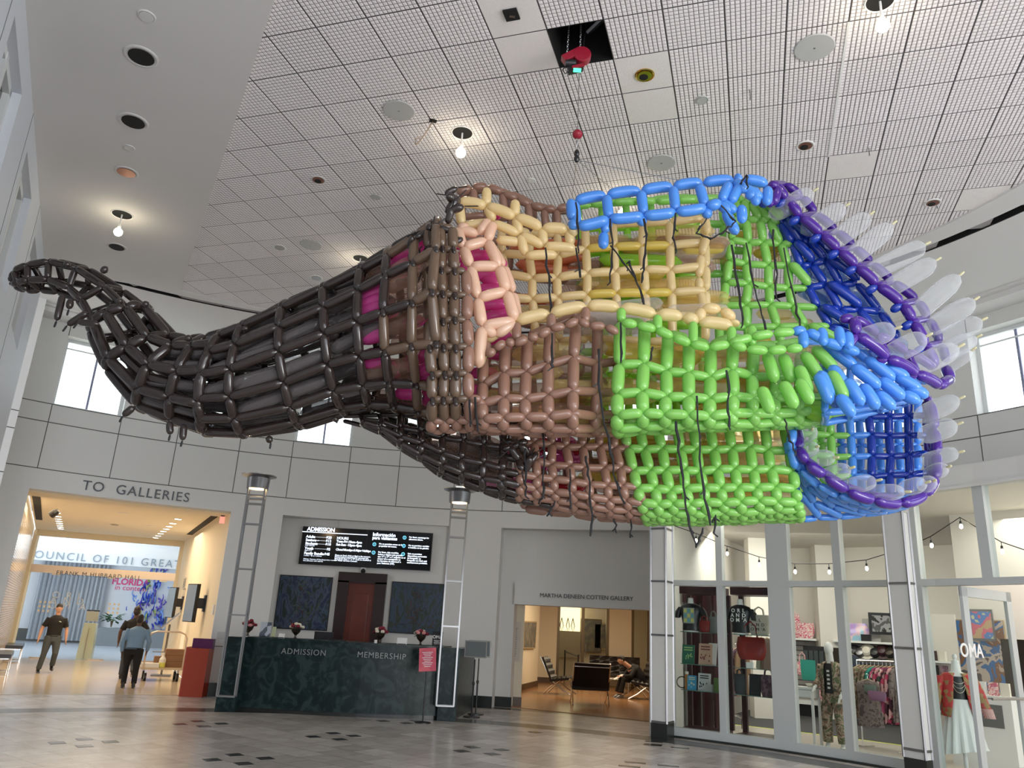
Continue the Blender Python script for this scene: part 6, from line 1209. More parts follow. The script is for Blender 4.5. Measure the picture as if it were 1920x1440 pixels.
# olive and brown mesh between the trunk and the front sheet
lad = [(856, 425), (868, 465), (882, 500), (893, 560), (902, 612), (899, 690), (908, 820)]
def ladx(y): return float(np.interp(y, [q[1] for q in lad], [q[0] for q in lad]))
ox = [806, 830, 853, 876, 898]; oy = [428, 468, 508, 552, 600, 650, 700, 748, 788, 806]
GO = [[jit(P3(x+(y-600)*.02, y, 6.92-.1*math.sin((y-428)/378*pi)+.5*max(0, (y-748)/58)**2*.6)) for y in oy] for x in ox]
lattice(GO, lambda i, j, k: 'olive_balloon' if i < 3 and j < 8 else 'brown_balloon', lambda i, j: .040, lambda i, j: .055, bJ=.08, skip=lambda i, j: ox[i] > ladx(oy[j])-3)
for i in range(3):
    for j in range(1, 8):
        if ox[i] < ladx(oy[j])-3: q = GO[i][j]; bal('black_balloon', q+Vector((0, -.03, .02)), q+Vector((.02, -.07, -.08)), .024)
# lower rows between trunk and front sheet
nrow = 7; GB = [[p for p in G[17]][:0]]
FG = [(1160, 604, 1158, 812), (1208, 608, 1202, 808), (1250, 624, 1245, 806), (1290, 636, 1288, 804), (1330, 650, 1330, 803), (1374, 630, 1372, 801), (1412, 648, 1412, 800), (1455, 650, 1452, 799), (1500, 640, 1495, 797), (1548, 655, 1545, 792), (1592, 680, 1592, 783), (1640, 690, 1648, 771), (1690, 705, 1697, 757), (1738, 716, 1738, 738)]
FGa = FG; GF2 = sheet(FG[:10], 6, lambda t, u: Yfront(t, .4+u*.6), .8)
def gcol(i, j, k):
    x = FG[i][0]+j*6+(12 if k == 0 else 0)
    return 'green_balloon' if x < 1508+j*17 else 'light_blue_balloon'
lattice(GF2, gcol, lambda i, j: .048, lambda i, j: .062, bJ=.12, bI=.06)
GF3 = sheet(FG[9:], 4, lambda t, u: Yfront(t, .8+u*.2)-.02, .8); lattice(GF3, lambda i, j, k: 'light_blue_balloon', lambda i, j: .036, lambda i, j: .036, bJ=.12, bI=.06, skip=lambda i, j: i > 3 and j % 2)
for (x0, y0, x1, y1, c) in [(1508, 665, 1535, 708, 'g'), (1528, 655, 1562, 690, 'g'), (1500, 690, 1512, 735, 'g'), (1470, 668, 1480, 712, 'g'), (1440, 665, 1448, 712, 'g'), (1540, 700, 1552, 745, 'b'), (1560, 700, 1580, 745, 'g'), (1470, 720, 1486, 760, 'g'), (1500, 715, 1516, 752, 'g'), (1430, 730, 1440, 770, 'g'),
    (1545, 648, 1600, 685, 'b'), (1585, 640, 1630, 675, 'b'), (1600, 690, 1645, 722, 'b'), (1625, 675, 1672, 708, 'b'), (1560, 690, 1585, 730, 'b'), (1588, 715, 1612, 755, 'b'), (1618, 725, 1640, 762, 'b'), (1650, 715, 1690, 742, 'b'), (1680, 708, 1722, 728, 'b'), (1535, 705, 1552, 752, 'b'), (1575, 745, 1595, 776, 'b'), (1645, 740, 1672, 762, 'b'), (1700, 728, 1735, 738, 'b'), (1660, 690, 1700, 706, 'b'), (1690, 742, 1720, 748, 'b')]:
    u_ = max(0, (x0-1350)/430); Y = Yfront((y0-640)/170, .4+.6*u_)-.1; bal('green_balloon' if c == 'g' else 'light_blue_balloon', P3(x0-4, y0-5, Y+.05), P3(x1+6, y1+6, Y), .060, None, .15)
# top posts of the front rim
def chainb(col, pts, Y, r, bend=0.1, out=(0, -1, 0)):
    Q = [P3(p[0], p[1], p[2] if len(p) > 2 else Y) for p in pts]
    for a, c in zip(Q, Q[1:]): bal(col, a, c, r, out, bend)
    return Q
chainb('cream_balloon', [(897, 690), (909, 640), (967, 603), (1031, 588), (1100, 574), (1162, 577), (1231, 590), (1280, 594), (1310, 604), (1375, 612)], 7.0, .062, .12, (0, 0, 1))
chainb('cream_balloon', [(1310, 604), (1316, 578), (1352, 580), (1378, 600), (1375, 612)], 7.0, .055)
for x, y0, y1, c in ((913, 640, 668, 'brown_balloon'), (969, 604, 640, 'brown_balloon'), (1034, 588, 618, 'brown_balloon'), (1098, 576, 606, 'brown_balloon'), (1165, 578, 604, 'green_balloon'), (1233, 590, 622, 'green_balloon'), (1300, 602, 652, 'green_balloon'), (1372, 612, 645, 'green_balloon'), (1410, 610, 650, 'green_balloon')): bal(c, P3(x, y0, 6.98), P3(x, y1, 6.95), .046)
chainb('brown_balloon', [(913, 668), (928, 655), (948, 640), (965, 646), (990, 634), (1010, 632), (1032, 616), (1060, 612), (1085, 600), (1105, 612), (1135, 612), (1160, 625)], 6.9, .042)
chainb('green_balloon', [(1165, 604), (1195, 610), (1230, 618), (1262, 632), (1295, 645), (1330, 652), (1368, 645), (1410, 632), (1450, 625), (1490, 622)], 6.9, .046)
chainb('green_balloon', [(1372, 645), (1400, 655), (1440, 658), (1475, 655), (1505, 652)], 6.88, .046)
# front purple rim and light blue neck
chainb('light_blue_balloon', [(1484, 622), (1512, 620), (1545, 640), (1580, 652), (1612, 662)], 6.95, .05)
for x0, y0, x1, y1 in ((1505, 620, 1508, 652), (1540, 615, 1545, 648), (1572, 612, 1578, 650), (1590, 622, 1592, 655)): bal('light_blue_balloon', P3(x0, y0, 6.95), P3(x1, y1, 6.9), .05)
Q = chainb('purple_balloon', [(1600, 596, 6.98), (1606, 628, 6.95), (1665, 672, 7.05), (1720, 702, 7.2), (1762, 724, 7.4), (1782, 712, 7.7), (1772, 690, 7.9)], 7, .058, .12, (0, -1, 1))
chainb('purple_balloon', [(1575, 600, 7.0), (1600, 596, 7.02), (1645, 628, 7.15), (1700, 660, 7.35), (1750, 690, 7.6)], 7, .05, .1)
for a, c in (((1606, 628, 6.95), (1590, 650, 6.95)), ((1665, 672, 7.05), (1640, 678, 7.1)), ((1720, 702, 7.2), (1700, 706, 7.2)), ((1645, 628, 7.15), (1665, 672, 7.05)), ((1700, 660, 7.35), (1720, 702, 7.2))): bal('purple_balloon', P3(*a), P3(*c), .042)
# --- back sheet seen through the opening
def Yback(t, u): return 8.75-.35*t*t
BT = [(866, 362, 880, 760), (912, 356, 915, 780), (955, 364, 955, 790), (1000, 386, 1000, 795), (1040, 395, 1042, 798), (1085, 392, 1090, 800)]
GB1 = sheet(BT, 10, Yback); lattice(GB1, lambda i, j, k: 'brown_balloon', lambda i, j: .050, lambda i, j: .046, bI=.1)
BG = [(1085, 386, 1090, 800), (1130, 380, 1135, 800), (1175, 378, 1180, 800), (1220, 376, 1225, 800), (1265, 374, 1270, 800), (1310, 372, 1318, 800), (1355, 372, 1362, 800), (1398, 378, 1408, 800)]
GB2 = sheet(BG, 10, Yback); lattice(GB2, lambda i, j, k: 'lime_inner_balloon' if i < 5 and j > 0 else 'green_balloon', lambda i, j: .050, lambda i, j: .048, bI=.08)
# inner cream liner
LT = [(940, 432, 955, 640), (992, 440, 1003, 640), (1044, 440, 1050, 640), (1098, 424, 1103, 640), (1150, 420, 1160, 640), (1204, 418, 1212, 640), (1255, 416, 1262, 640), (1322, 408, 1322, 640)]
GL1 = sheet(LT, 6, lambda t, u: 8.05-.15*math.sin(t*pi)); lattice(GL1, lambda i, j, k: 'yellow_balloon' if 3 <= i <= 5 and j in (0, 1, 2, 3) and k == 0 and j % 2 else ('cream_balloon'), lambda i, j: .050, lambda i, j: .050, bI=.08, skip=lambda i, j: False)
chainb('cream_balloon', [(860, 378), (912, 387), (966, 407), (1016, 428), (1066, 430), (1082, 440)], 7.25, .060, .1, (0, 0, 1))
for a, c in (((860, 378), (866, 425)), ((912, 387), (913, 352)), ((912, 387), (926, 415)), ((966, 407), (966, 375)), ((966, 407), (975, 440)), ((1016, 428), (1020, 462)), ((1066, 430), (1070, 462)), ((866, 425), (922, 418)), ((922, 418), (975, 440)), ((975, 440), (1020, 462)), ((1020, 462), (1080, 466)), ((930, 450), (975, 455)), ((975, 440), (985, 480)), ((985, 480), (1045, 478))): bal('cream_balloon', P3(*a, 7.28), P3(*c, 7.3), .052, None, .1)
chainb('cream_balloon', [(1322, 408), (1326, 440), (1315, 478), (1310, 520), (1312, 545), (1322, 590)], 7.9, .05, .1)
chainb('brown_balloon', [(856, 362), (885, 352), (914, 350), (942, 362), (970, 374), (995, 385), (1020, 392), (1043, 393), (1068, 388)], 8.5, .055)
for x, y in ((887, 352), (942, 362), (990, 382), (1020, 392), (1043, 393)): bal('brown_balloon', P3(x, y, 8.5), P3(x+4, y+38, 8.55), .05)
chainb('green_balloon', [(1070, 388), (1108, 384), (1150, 380), (1190, 378), (1230, 378), (1270, 376), (1310, 374), (1345, 372)], 8.55, .052)
# peach ladder
PL_ = [(856, 430, 7.2), (868, 465, 7.08), (882, 500, 7.0), (895, 560, 6.95), (904, 612, 6.92), (897, 690, 6.95)]; PR_ = [(914, 452, 7.15), (936, 500, 7.05), (950, 546, 7.0), (966, 602, 6.98)]
for a, c in list(zip(PL_, PL_[1:]))+list(zip(PR_, PR_[1:])): bal('peach_balloon', P3(*a), P3(*c), .060, None, .12)
for a, c in ((PL_[1], PR_[0]), (PL_[2], PR_[1]), (PL_[3], PR_[2]), (PL_[4], PR_[3]), (PL_[0], (897, 440, 7.2)), ((897, 440, 7.2), (918, 412, 7.25)), (PR_[0], (926, 418, 7.25)), (PL_[0], (880, 425, 7.2)), (PL_[4], (930, 630, 6.95)), (PR_[3], (930, 630, 6.95))): bal('peach_balloon', P3(*a), P3(*c), .055, None, .1)
Q = [(914, 452, 7.3), (945, 500, 7.25), (962, 548, 7.2), (972, 600, 7.2)]
for a, c in zip(Q, Q[1:]): bal('peach_balloon', P3(*a), P3(*c), .05, None, .2)
for x0, y0, x1, y1 in ((840, 455, 900, 468), (845, 485, 925, 478), (880, 520, 945, 512), (886, 545, 950, 540), (893, 575, 955, 570), (900, 600, 962, 585), (960, 560, 972, 600), (850, 440, 862, 460), (868, 490, 880, 520), (905, 640, 960, 628), (905, 660, 960, 650), (920, 480, 950, 500), (925, 405, 938, 400), (900, 520, 940, 535), (890, 660, 955, 668), (880, 700, 935, 700), (870, 730, 915, 735)): bal('magenta_balloon', P3(x0, y0, 7.5), P3(x1, y1, 7.5), .06, None, .1)
# light blue double row ladder
t_ = [(1070, 374), (1077, 378), (1137, 366), (1202, 358), (1262, 350), (1318, 343), (1376, 338), (1392, 336), (1440, 345)]; u_ = [(1082, 425), (1142, 410), (1207, 404), (1267, 397), (1325, 388), (1352, 378)]
chainb('light_blue_balloon', t_[1:], 7.3, .062, .08, (0, 0, 1)); chainb('light_blue_balloon', u_, 7.15, .060, .08, (0, 0, -1))
for a, c in (((1077, 378), (1082, 425)), ((1070, 374), (1073, 412)), ((1137, 366), (1142, 410)), ((1202, 358), (1207, 404)), ((1262, 350), (1267, 397)), ((1310, 345), (1323, 388)), ((1368, 342), (1352, 378)), ((1388, 345), (1370, 380)), ((1073, 412), (1077, 430)), ((1142, 412), (1132, 436)), ((1132, 436), (1131, 466)), ((1325, 390), (1326, 408)), ((1352, 378), (1380, 398)), ((1345, 382), (1372, 398)), ((1358, 395), (1382, 440)), ((1390, 385), (1392, 418)), ((1376, 338), (1400, 360)), ((1400, 360), (1415, 372)), ((1415, 352), (1418, 385)), ((1440, 350), (1438, 385)), ((1204, 404), (1203, 422)), ((1392, 350), (1430, 372))): bal('light_blue_balloon', P3(*a, 7.22), P3(*c, 7.18), .056)
# --- right wing: green to navy to purple edge
def wing(u, v):   # u along left->right, v down
    L = poly_at([(1385, 375), (1372, 440), (1362, 510), (1352, 580), (1350, 650)], v); M = poly_at([(1432, 378), (1478, 450), (1500, 520), (1520, 585), (1560, 640)], v); R = poly_at([(1458, 362), (1530, 425), (1612, 505), (1700, 600), (1756, 700)], v)
    if u < .45: a = u/.45; p = L*(1-a)+M*a
    else: a = (u-.45)/.55; p = M*(1-a)+R*a
    return P3(p[0], p[1], 8.3-.25*math.sin(u*pi*.5)+.25*v*(1-v))
nu, nvv = 9, 8; GW = [[jit(wing(i/(nu-1), j/(nvv-1)), .02) for j in range(nvv)] for i in range(nu)]
def wcol(i, j, k): return 'green_balloon' if i < 4 else 'navy_balloon'
lattice(GW[:8], wcol, lambda i, j: .044, lambda i, j: .052, bI=.06, bJ=.12)
for i in range(3, 7):
    for j in range(7):
        if (i+j) % 3 == 0: bal(wcol(i, j, 0), GW[i][j]+Vector((0, -.08, 0)), GW[i+1][j+1]+Vector((.0, -.08, 0)), .056, None, .15)
rim = [(1450, 345), (1475, 375), (1500, 407), (1540, 440), (1573, 470), (1606, 500), (1645, 535), (1692, 570), (1712, 603), (1735, 650), (1755, 690)]
chainb('purple_balloon', rim, 7.85, .062, .14, (0, -1, 1)); rim2 = [(p[0]+28, p[1]-6) for p in rim[:-1]]; rim2[0] = (1470, 345)
Q2 = chainb('purple_balloon', rim2+[(1775, 680)], 8.2, .056, .12, (1, 0, 1))
for a, c in zip(rim, rim2): bal('purple_balloon', P3(*a, 7.85), P3(*c, 8.2), .045)
for a in rim[1:-1]: bal('navy_balloon', P3(a[0], a[1], 7.85), P3(a[0]-22, a[1]+14, 7.9), .048)
chainb('navy_balloon', [(1437, 345), (1440, 385), (1422, 380), (1440, 372)], 7.9, .05)
chainb('purple_balloon', [(1440, 345), (1460, 350), (1450, 385), (1436, 378)], 7.7, .05)
# second layer of cool clear balloons inside the wing
for k in range(34):
    u, v = random.uniform(.42, .95), random.uniform(.05, .9); a = wing(u, v)+Vector((0, .28, 0)); c = wing(min(1, u+.18), min(1, v+.12))+Vector((0, .28, 0)); bal('clear_blue_balloon', a, c, .075)
for k in range(14):
    u, v = random.uniform(.0, .4), random.uniform(.05, .9); a = wing(u, v)+Vector((0, .3, 0)); c = wing(u+.2, v)+Vector((0, .3, 0)); bal('clear_gold_balloon' if k % 3 else 'yellow_balloon', a, c, .065)
# --- clear fingers with pale tips
FI = [(1450, 402, 1526, 358, 7.9), (1510, 432, 1586, 386, 7.9), (1556, 458, 1632, 402, 7.9), (1586, 492, 1674, 420, 7.9), (1630, 512, 1736, 458, 7.9), (1660, 545, 1756, 488, 7.95), (1715, 590, 1800, 516, 7.95), (1742, 618, 1828, 562, 8.0), (1760, 640, 1842, 600, 8.05), (1768, 662, 1832, 632, 8.1), (1770, 692, 1822, 657, 8.0), (1604, 640, 1680, 616, 7.0), (1664, 668, 1738, 630, 7.1), (1708, 694, 1798, 650, 7.25), (1722, 782, 1800, 747, 8.2), (1728, 818, 1796, 795, 8.2), (1732, 864, 1798, 848, 8.2), (1738, 890, 1776, 876, 8.15), (1518, 860, 1564, 858, 7.55), (1546, 894, 1594, 878, 7.55), (1582, 914, 1644, 901, 7.6), (1628, 924, 1698, 922, 7.65), (1690, 918, 1736, 905, 7.75), (1728, 912, 1750, 902, 7.8), (1505, 846, 1530, 838, 7.6), (1512, 818, 1522, 806, 7.7)]
m_tip = latex('pale yellow tip', (.80, .76, .50), .3)
LX['balloon_tip'] = m_tip
for (x0, y0, x1, y1, Y) in FI:
    a, c = P3(x0, y0, Y+.1), P3(x1, y1, Y-.15); L_ = (c-a).length; a = a-(c-a)*.12; bal('clear_finger_balloon', a, c, .112 if L_ > .36 else .085); d = (c-a).normalized(); bal('balloon_tip', c-d*.012, c+d*.06, .014)
# --- lower tube: front and back sheets
def YL(t, u): return 7.9-.28*math.sin(t*pi*.85)+.55*max(0, t-.5)
LB = [(640, 778, 640, 790), (676, 778, 680, 798), (712, 778, 715, 812), (750, 778, 752, 838), (790, 778, 790, 864), (830, 780, 828, 890), (868, 780, 866, 906), (906, 782, 904, 920), (945, 782, 942, 930)]
GL2 = sheet(LB, 6, YL, .85); lattice(GL2, lambda i, j, k: 'black_balloon', lambda i, j: .036 if i > 2 else .025, lambda i, j: .040 if i > 2 else .025, bJ=.15, skip=lambda i, j: i < 1 and j in (1, 2, 3, 4))
LBk = [(x0, y0-20, x1+18, y1-6) for x0, y0, x1, y1 in LB[2:]]
lattice(sheet(LBk, 5, lambda t, u: 8.75-.25*t), lambda i, j, k: 'black_balloon', lambda i, j: .042, lambda i, j: .044)
LR = [(945, 790, 942, 930), (975, 790, 975, 938), (1002, 790, 1008, 944), (1030, 790, 1042, 951), (1058, 790, 1076, 958), (1088, 790, 1110, 963), (1118, 790, 1145, 968), (1145, 790, 1180, 973), (1166, 790, 1212, 978)]
GL3 = sheet(LR, 8, YL, .85); lattice(GL3, lambda i, j, k: 'black_balloon' if (i < 1 or (i < 3 and j > 5)) else 'brown_balloon', lambda i, j: .040, lambda i, j: .047, bI=.05, bJ=.1)
LGn = [(1166, 790, 1212, 978), (1198, 790, 1240, 980), (1230, 790, 1268, 980), (1264, 790, 1298, 979), (1296, 790, 1328, 978), (1330, 790, 1360, 977), (1364, 790, 1392, 976), (1398, 790, 1426, 975), (1432, 792, 1462, 974), (1472, 800, 1500, 972)]
GL4 = sheet(LGn, 8, YL, .85); lattice(GL4, lambda i, j, k: 'green_balloon', lambda i, j: .046, lambda i, j: .055, bI=.06, bJ=.1)
for i in range(9):
    for j in range(5, 7): bal('green_balloon', GL4[i][j].lerp(GL4[i+1][j], .5), GL4[i][j+1].lerp(GL4[i+1][j+1], .5), .04, None, .1)
LBl = [(1476, 830, 1502, 972), (1498, 885, 1535, 971), (1530, 912, 1575, 970), (1568, 930, 1618, 966), (1612, 944, 1660, 960), (1660, 946, 1700, 950), (1710, 932, 1728, 936)]
GL5 = sheet(LBl, 4, lambda t, u: 7.68+.6*t+.15*u, 1); lattice(GL5, lambda i, j, k: 'light_blue_balloon', lambda i, j: .036, lambda i, j: .036, bI=.1)
for i in range(6):
    for j in range(3): bal('light_blue_balloon', GL5[i][j]+Vector((0, -.05, 0)), GL5[i+1][j+1]+Vector((0, -.05, 0)), .045, None, .12)
chainb('light_blue_balloon', [(1486, 800), (1482, 840), (1492, 880)], 7.65, .05)
rimL = [(1492, 798, 7.9), (1498, 838, 7.6), (1512, 868, 7.55), (1548, 892, 7.55), (1590, 920, 7.6), (1640, 938, 7.65), (1690, 944, 7.75), (1735, 926, 7.9), (1754, 895, 8.1), (1756, 850, 8.35), (1752, 805, 8.5), (1742, 752, 8.6)]
for o_, r_ in ((0, .060), (.14, .05)):
    Q = [P3(x-o_*60, y-o_*70*(1 if x < 1700 else 0), Y+o_) for x, y, Y in rimL]
    for a, c in zip(Q, Q[1:]): bal('purple_balloon', a, c, r_, (0, -.3, -1), .14)
for x, y, Y in rimL: bal('purple_balloon', P3(x, y, Y), P3(x-10, y-12, Y+.16), .042)
KB = [(1480+i*37, 742, 1492+i*35.5, 930-(6 if i > 6 else 0)-(10 if i < 2 else 0)) for i in range(8)]
GKB = sheet(KB, 6, lambda t, u: 9.0-.6*max(0, t-.5)-.2*u); lattice(GKB, lambda i, j, k: 'green_balloon' if i < 3 else ('light_blue_balloon' if i < 4 else ('navy_balloon' if i < 7 else 'purple_balloon')), lambda i, j: .040, lambda i, j: .050, bI=.05)
KB2 = [(x0+18, y0, x1+18, y1) for x0, y0, x1, y1 in KB[:-1]]; lattice(sheet(KB2, 5, lambda t, u: 9.35-.6*max(0, t-.5)), lambda i, j, k: 'green_balloon' if i < 2 else 'light_blue_balloon', lambda i, j: .03, lambda i, j: .05, skip=None)
# back of the lower tube, seen only in glimpses
LK = [(960+i*45, 800, 985+i*45, 955+min(i, 3)*5) for i in range(12)]; lattice(sheet(LK, 6, lambda t, u: 9.0-.5*t), lambda i, j, k: 'brown_balloon' if i < 5 else 'yellow_balloon' if k == 0 else 'green_balloon', lambda i, j: .05, lambda i, j: .05)
# long clear balloons filling the bodies
def fill(x0, x1, y0, y1, Y0, Y1, n, cols, r=.08, L_=(90, 170), slope=0.0):
    for k in range(n):
        x = random.uniform(x0, x1); l = random.uniform(*L_); y = random.uniform(y0, y1); Y = random.uniform(Y0, Y1); xe = min(x+l, x1+40); bal(random.choice(cols), P3(x, y, Y), P3(xe, y+slope*(xe-x)+random.uniform(-14, 14), Y+random.uniform(-.1, .1)), r*random.uniform(.85, 1.1), None, .04)
fill(880, 1100, 660, 790, 7.3, 7.9, 26, ['clear_tan_balloon', 'clear_gold_balloon', 'clear_balloon', 'clear_tan_balloon', 'clear_gold_balloon'])
fill(1100, 1420, 640, 790, 7.3, 8.0, 40, ['clear_gold_balloon', 'clear_gold_balloon', 'clear_balloon', 'yellow_balloon'])
fill(1400, 1520, 660, 780, 7.3, 8.0, 12, ['clear_balloon', 'clear_gold_balloon', 'lime_inner_balloon']); fill(1500, 1660, 660, 770, 7.5, 8.1, 14, ['clear_blue_balloon', 'clear_balloon'], L_=(50, 90))
fill(930, 1330, 430, 600, 8.3, 8.5, 26, ['clear_balloon', 'clear_gold_balloon', 'clear_tan_balloon']); fill(1080, 1320, 420, 610, 8.2, 8.6, 14, ['yellow_balloon', 'lime_inner_balloon', 'clear_gold_balloon'])
fill(1000, 1330, 575, 620, 7.2, 7.9, 12, ['clear_balloon'], .075)
fill(760, 900, 810, 850, 8.1, 8.6, 14, ['clear_tan_balloon', 'clear_balloon', 'smoky_balloon'], slope=.4); fill(860, 980, 830, 905, 8.1, 8.6, 12, ['clear_pink_balloon', 'clear_pink_balloon', 'magenta_balloon', 'clear_balloon'], slope=.3, L_=(60, 110))
fill(1000, 1060, 805, 920, 8.1, 8.5, 7, ['red_balloon', 'clear_pink_balloon'], L_=(40, 70)); fill(1040, 1200, 805, 930, 8.1, 8.6, 22, ['clear_tan_balloon', 'clear_gold_balloon', 'yellow_balloon'])
fill(1180, 1450, 805, 950, 8.1, 8.7, 40, ['clear_gold_balloon', 'clear_gold_balloon', 'yellow_balloon', 'clear_balloon'])
fill(900, 1060, 455, 560, 8.5, 8.6, 7, [ 'orange_balloon'], .07); LX['orange_balloon'] = latex('orange latex', (.75, .22, .10), .3)
# dark pompoms of deflated balloons
for (x, y, s) in ((770, 455, 9), (790, 440, 9), (805, 425, 10), (815, 452, 9), (835, 430, 9), (843, 405, 10), (800, 470, 8), (858, 452, 8), (856, 502, 7), (850, 373, 13), (852, 392, 12), (848, 385, 12), (846, 358, 9), (820, 480, 7), (782, 475, 7), (985, 845, 12), (975, 832, 11), (965, 850, 11), (990, 870, 11), (955, 838, 9), (1000, 858, 9), (975, 870, 10)):
    Y = 6.9 if y < 600 else 7.6; a = P3(x, y, Y); d = Vector((random.uniform(-1, 1), random.uniform(-.6, .2), random.uniform(-1, 1))).normalized()*s*.0052*1.6; bal('black_balloon', a-d, a+d, s*.0038); bal('tie_knot', a+d, a+d*2.6+Vector((0, 0, -.05)), .006)
for (x, y) in ((796, 498), (822, 545), (850, 545), (820, 598), (848, 602), (880, 600), (830, 648), (852, 655), (875, 648), (833, 700), (862, 705), (885, 690)): bal('tie_knot', P3(x, y, 6.85), P3(x-14, y+34, 6.82), .007)
# nodes: small knots where balloons meet on the front sheets
# ---- instances: first hundred of a colour as parts, the rest as one mesh
def mtx(A, B, r, out, bend):
    d = B-A; L_ = d.length; z = d/L_; x = out-z*out.dot(z)
    if x.length < 1e-4: x = z.orthogonal()
    x.normalize(); y = z.cross(x); asp = L_/r; k = min(ASP, key=lambda a: abs(math.log(a/asp))); s = r*k/1.0   # mesh radius 1/k at unit scale
    M = np.eye(4); M[:3, 0] = np.array(x)*s; M[:3, 1] = np.array(y)*s; M[:3, 2] = np.array(z)*L_*1.0; M[:3, 3] = np.array((A+B)/2-SO)
    return k, (.16 if bend > .05 else 0.0), M, L_*r/((A+B)/2-Vector((0, 0, EYE))).length**2
for col, L_ in BAL.items():
    items = [mtx(*q) for q in L_]; items.sort(key=lambda q: -q[3]); meshes = {}
    for k, bd, M, _ in items[:100]:
        if (k, bd) not in meshes:
            v, f = VAR[(k, bd)]; me = D.meshes.new(col); me.from_pydata(v.tolist(), [], f.tolist()); me.materials.append(LX[col]); me.polygons.foreach_set('use_smooth', [True]*len(f)); me.update(); meshes[(k, bd)] = me
        o = D.objects.new(col, meshes[(k, bd)]); COL.objects.link(o); o.parent = SCULPT; o.matrix_local = Matrix(M.tolist())
    if len(items) > 100:
        V_, F_ = [], []; n = 0
        for k, bd, M, _ in items[100:]:
            v, f = VAR[(k, bd)]; V_.append(v@M[:3, :3].T+M[:3, 3]); F_.append(f+n); n += len(v)
        o = bigmesh(col, np.concatenate(V_), np.concatenate(F_), [LX[col]], None, True); o.parent = SCULPT; o['kind'] = 'stuff'
print('BALLOONS', {k: len(v) for k, v in BAL.items()})
# dangling ribbons and wires
def ribbon(pts, Y, r=.009, lumps=True, name='ribbon'):
    Q = []; base = [P3(p[0], p[1], Y)-SO for p in pts]
    for a, c in zip(base, base[1:]):
        for k in range(4): Q.append(jit(a.lerp(c, k/4), .012 if k else .004))
    Q.append(base[-1]); rs = [r*random.uniform(.7, 1.5) for _ in Q]; b = MB(); b.tube(Q, rs, m_rope, 6)
    if lumps:
        for q in Q[3::5]:
            b.tube([q, q+Vector((random.uniform(-.05, .05), 0, -.03))], .007, m_rope, 5)
    o = b.build(name, SCULPT); return o
for pts, Y in (([(1098, 855), (1105, 900), (1110, 965), (1107, 1005)], 7.4), ([(1122, 655), (1125, 740), (1145, 850), (1155, 900), (1172, 945)], 6.6), ([(1362, 695), (1366, 740), (1367, 800)], 6.6), ([(1307, 742), (1312, 840), (1320, 920), (1332, 985)], 6.6), ([(1268, 790), (1276, 860), (1285, 930), (1292, 985), (1305, 1025), (1318, 990)], 6.6), ([(1470, 785), (1480, 820), (1492, 848)], 6.8),
               ([(1207, 410), (1212, 450), (1207, 500), (1203, 530)], 7.0), ([(1267, 400), (1262, 440), (1268, 470)], 7.0), ([(1145, 410), (1148, 470), (1144, 530)], 7.0), ([(1145, 460), (1190, 520), (1180, 490)], 7.0), ([(1190, 515), (1208, 575)], 7.0), ([(1022, 465), (1030, 530), (1033, 585)], 7.0), ([(1080, 465), (1088, 520)], 7.0),
               ([(1080, 380), (1084, 430), (1085, 470)], 7.0), ([(1372, 460), (1388, 560), (1392, 610)], 7.1), ([(1398, 455), (1420, 560), (1436, 620)], 7.1), ([(1450, 430), (1455, 500), (1456, 560)], 7.1), ([(1470, 465), (1490, 560), (1500, 615)], 7.1), ([(1352, 385), (1380, 415), (1360, 432), (1335, 448), (1305, 438), (1325, 410)], 6.95), ([(1388, 345), (1400, 328), (1403, 350)], 7.1),
               ([(1036, 625), (1036, 680), (1034, 690)], 6.6), ([(1163, 605), (1164, 680)], 6.6), ([(1224, 650), (1220, 675)], 6.6), ([(985, 840), (986, 900), (985, 930)], 7.3), ([(1018, 800), (1020, 870), (1018, 930), (1010, 945)], 7.2), ([(1068, 880), (1070, 955)], 7.4), ([(1040, 940), (1025, 968)], 7.6), ([(1152, 970), (1156, 1000)], 7.9), ([(1183, 975), (1182, 1008)], 7.9), ([(1335, 980), (1342, 965), (1338, 1000)], 7.2), ([(880, 750), (882, 800)], 6.8), ([(890, 745), (896, 810)], 6.8),
               ([(700, 520), (688, 570)], 7.2), ([(815, 405), (800, 430), (770, 440)], 6.9), ([(835, 410), (800, 435), (765, 480)], 6.9)):
    ribbon(pts, Y)
b = MB()
for e in ((1070, 392, 8.4), (1170, 372, 8.4), (1310, 345, 7.3)): b.tube([hookp-SO, P3(*e)-SO], .004, m_steel, 4)
b.build('suspension_wire', SCULPT)
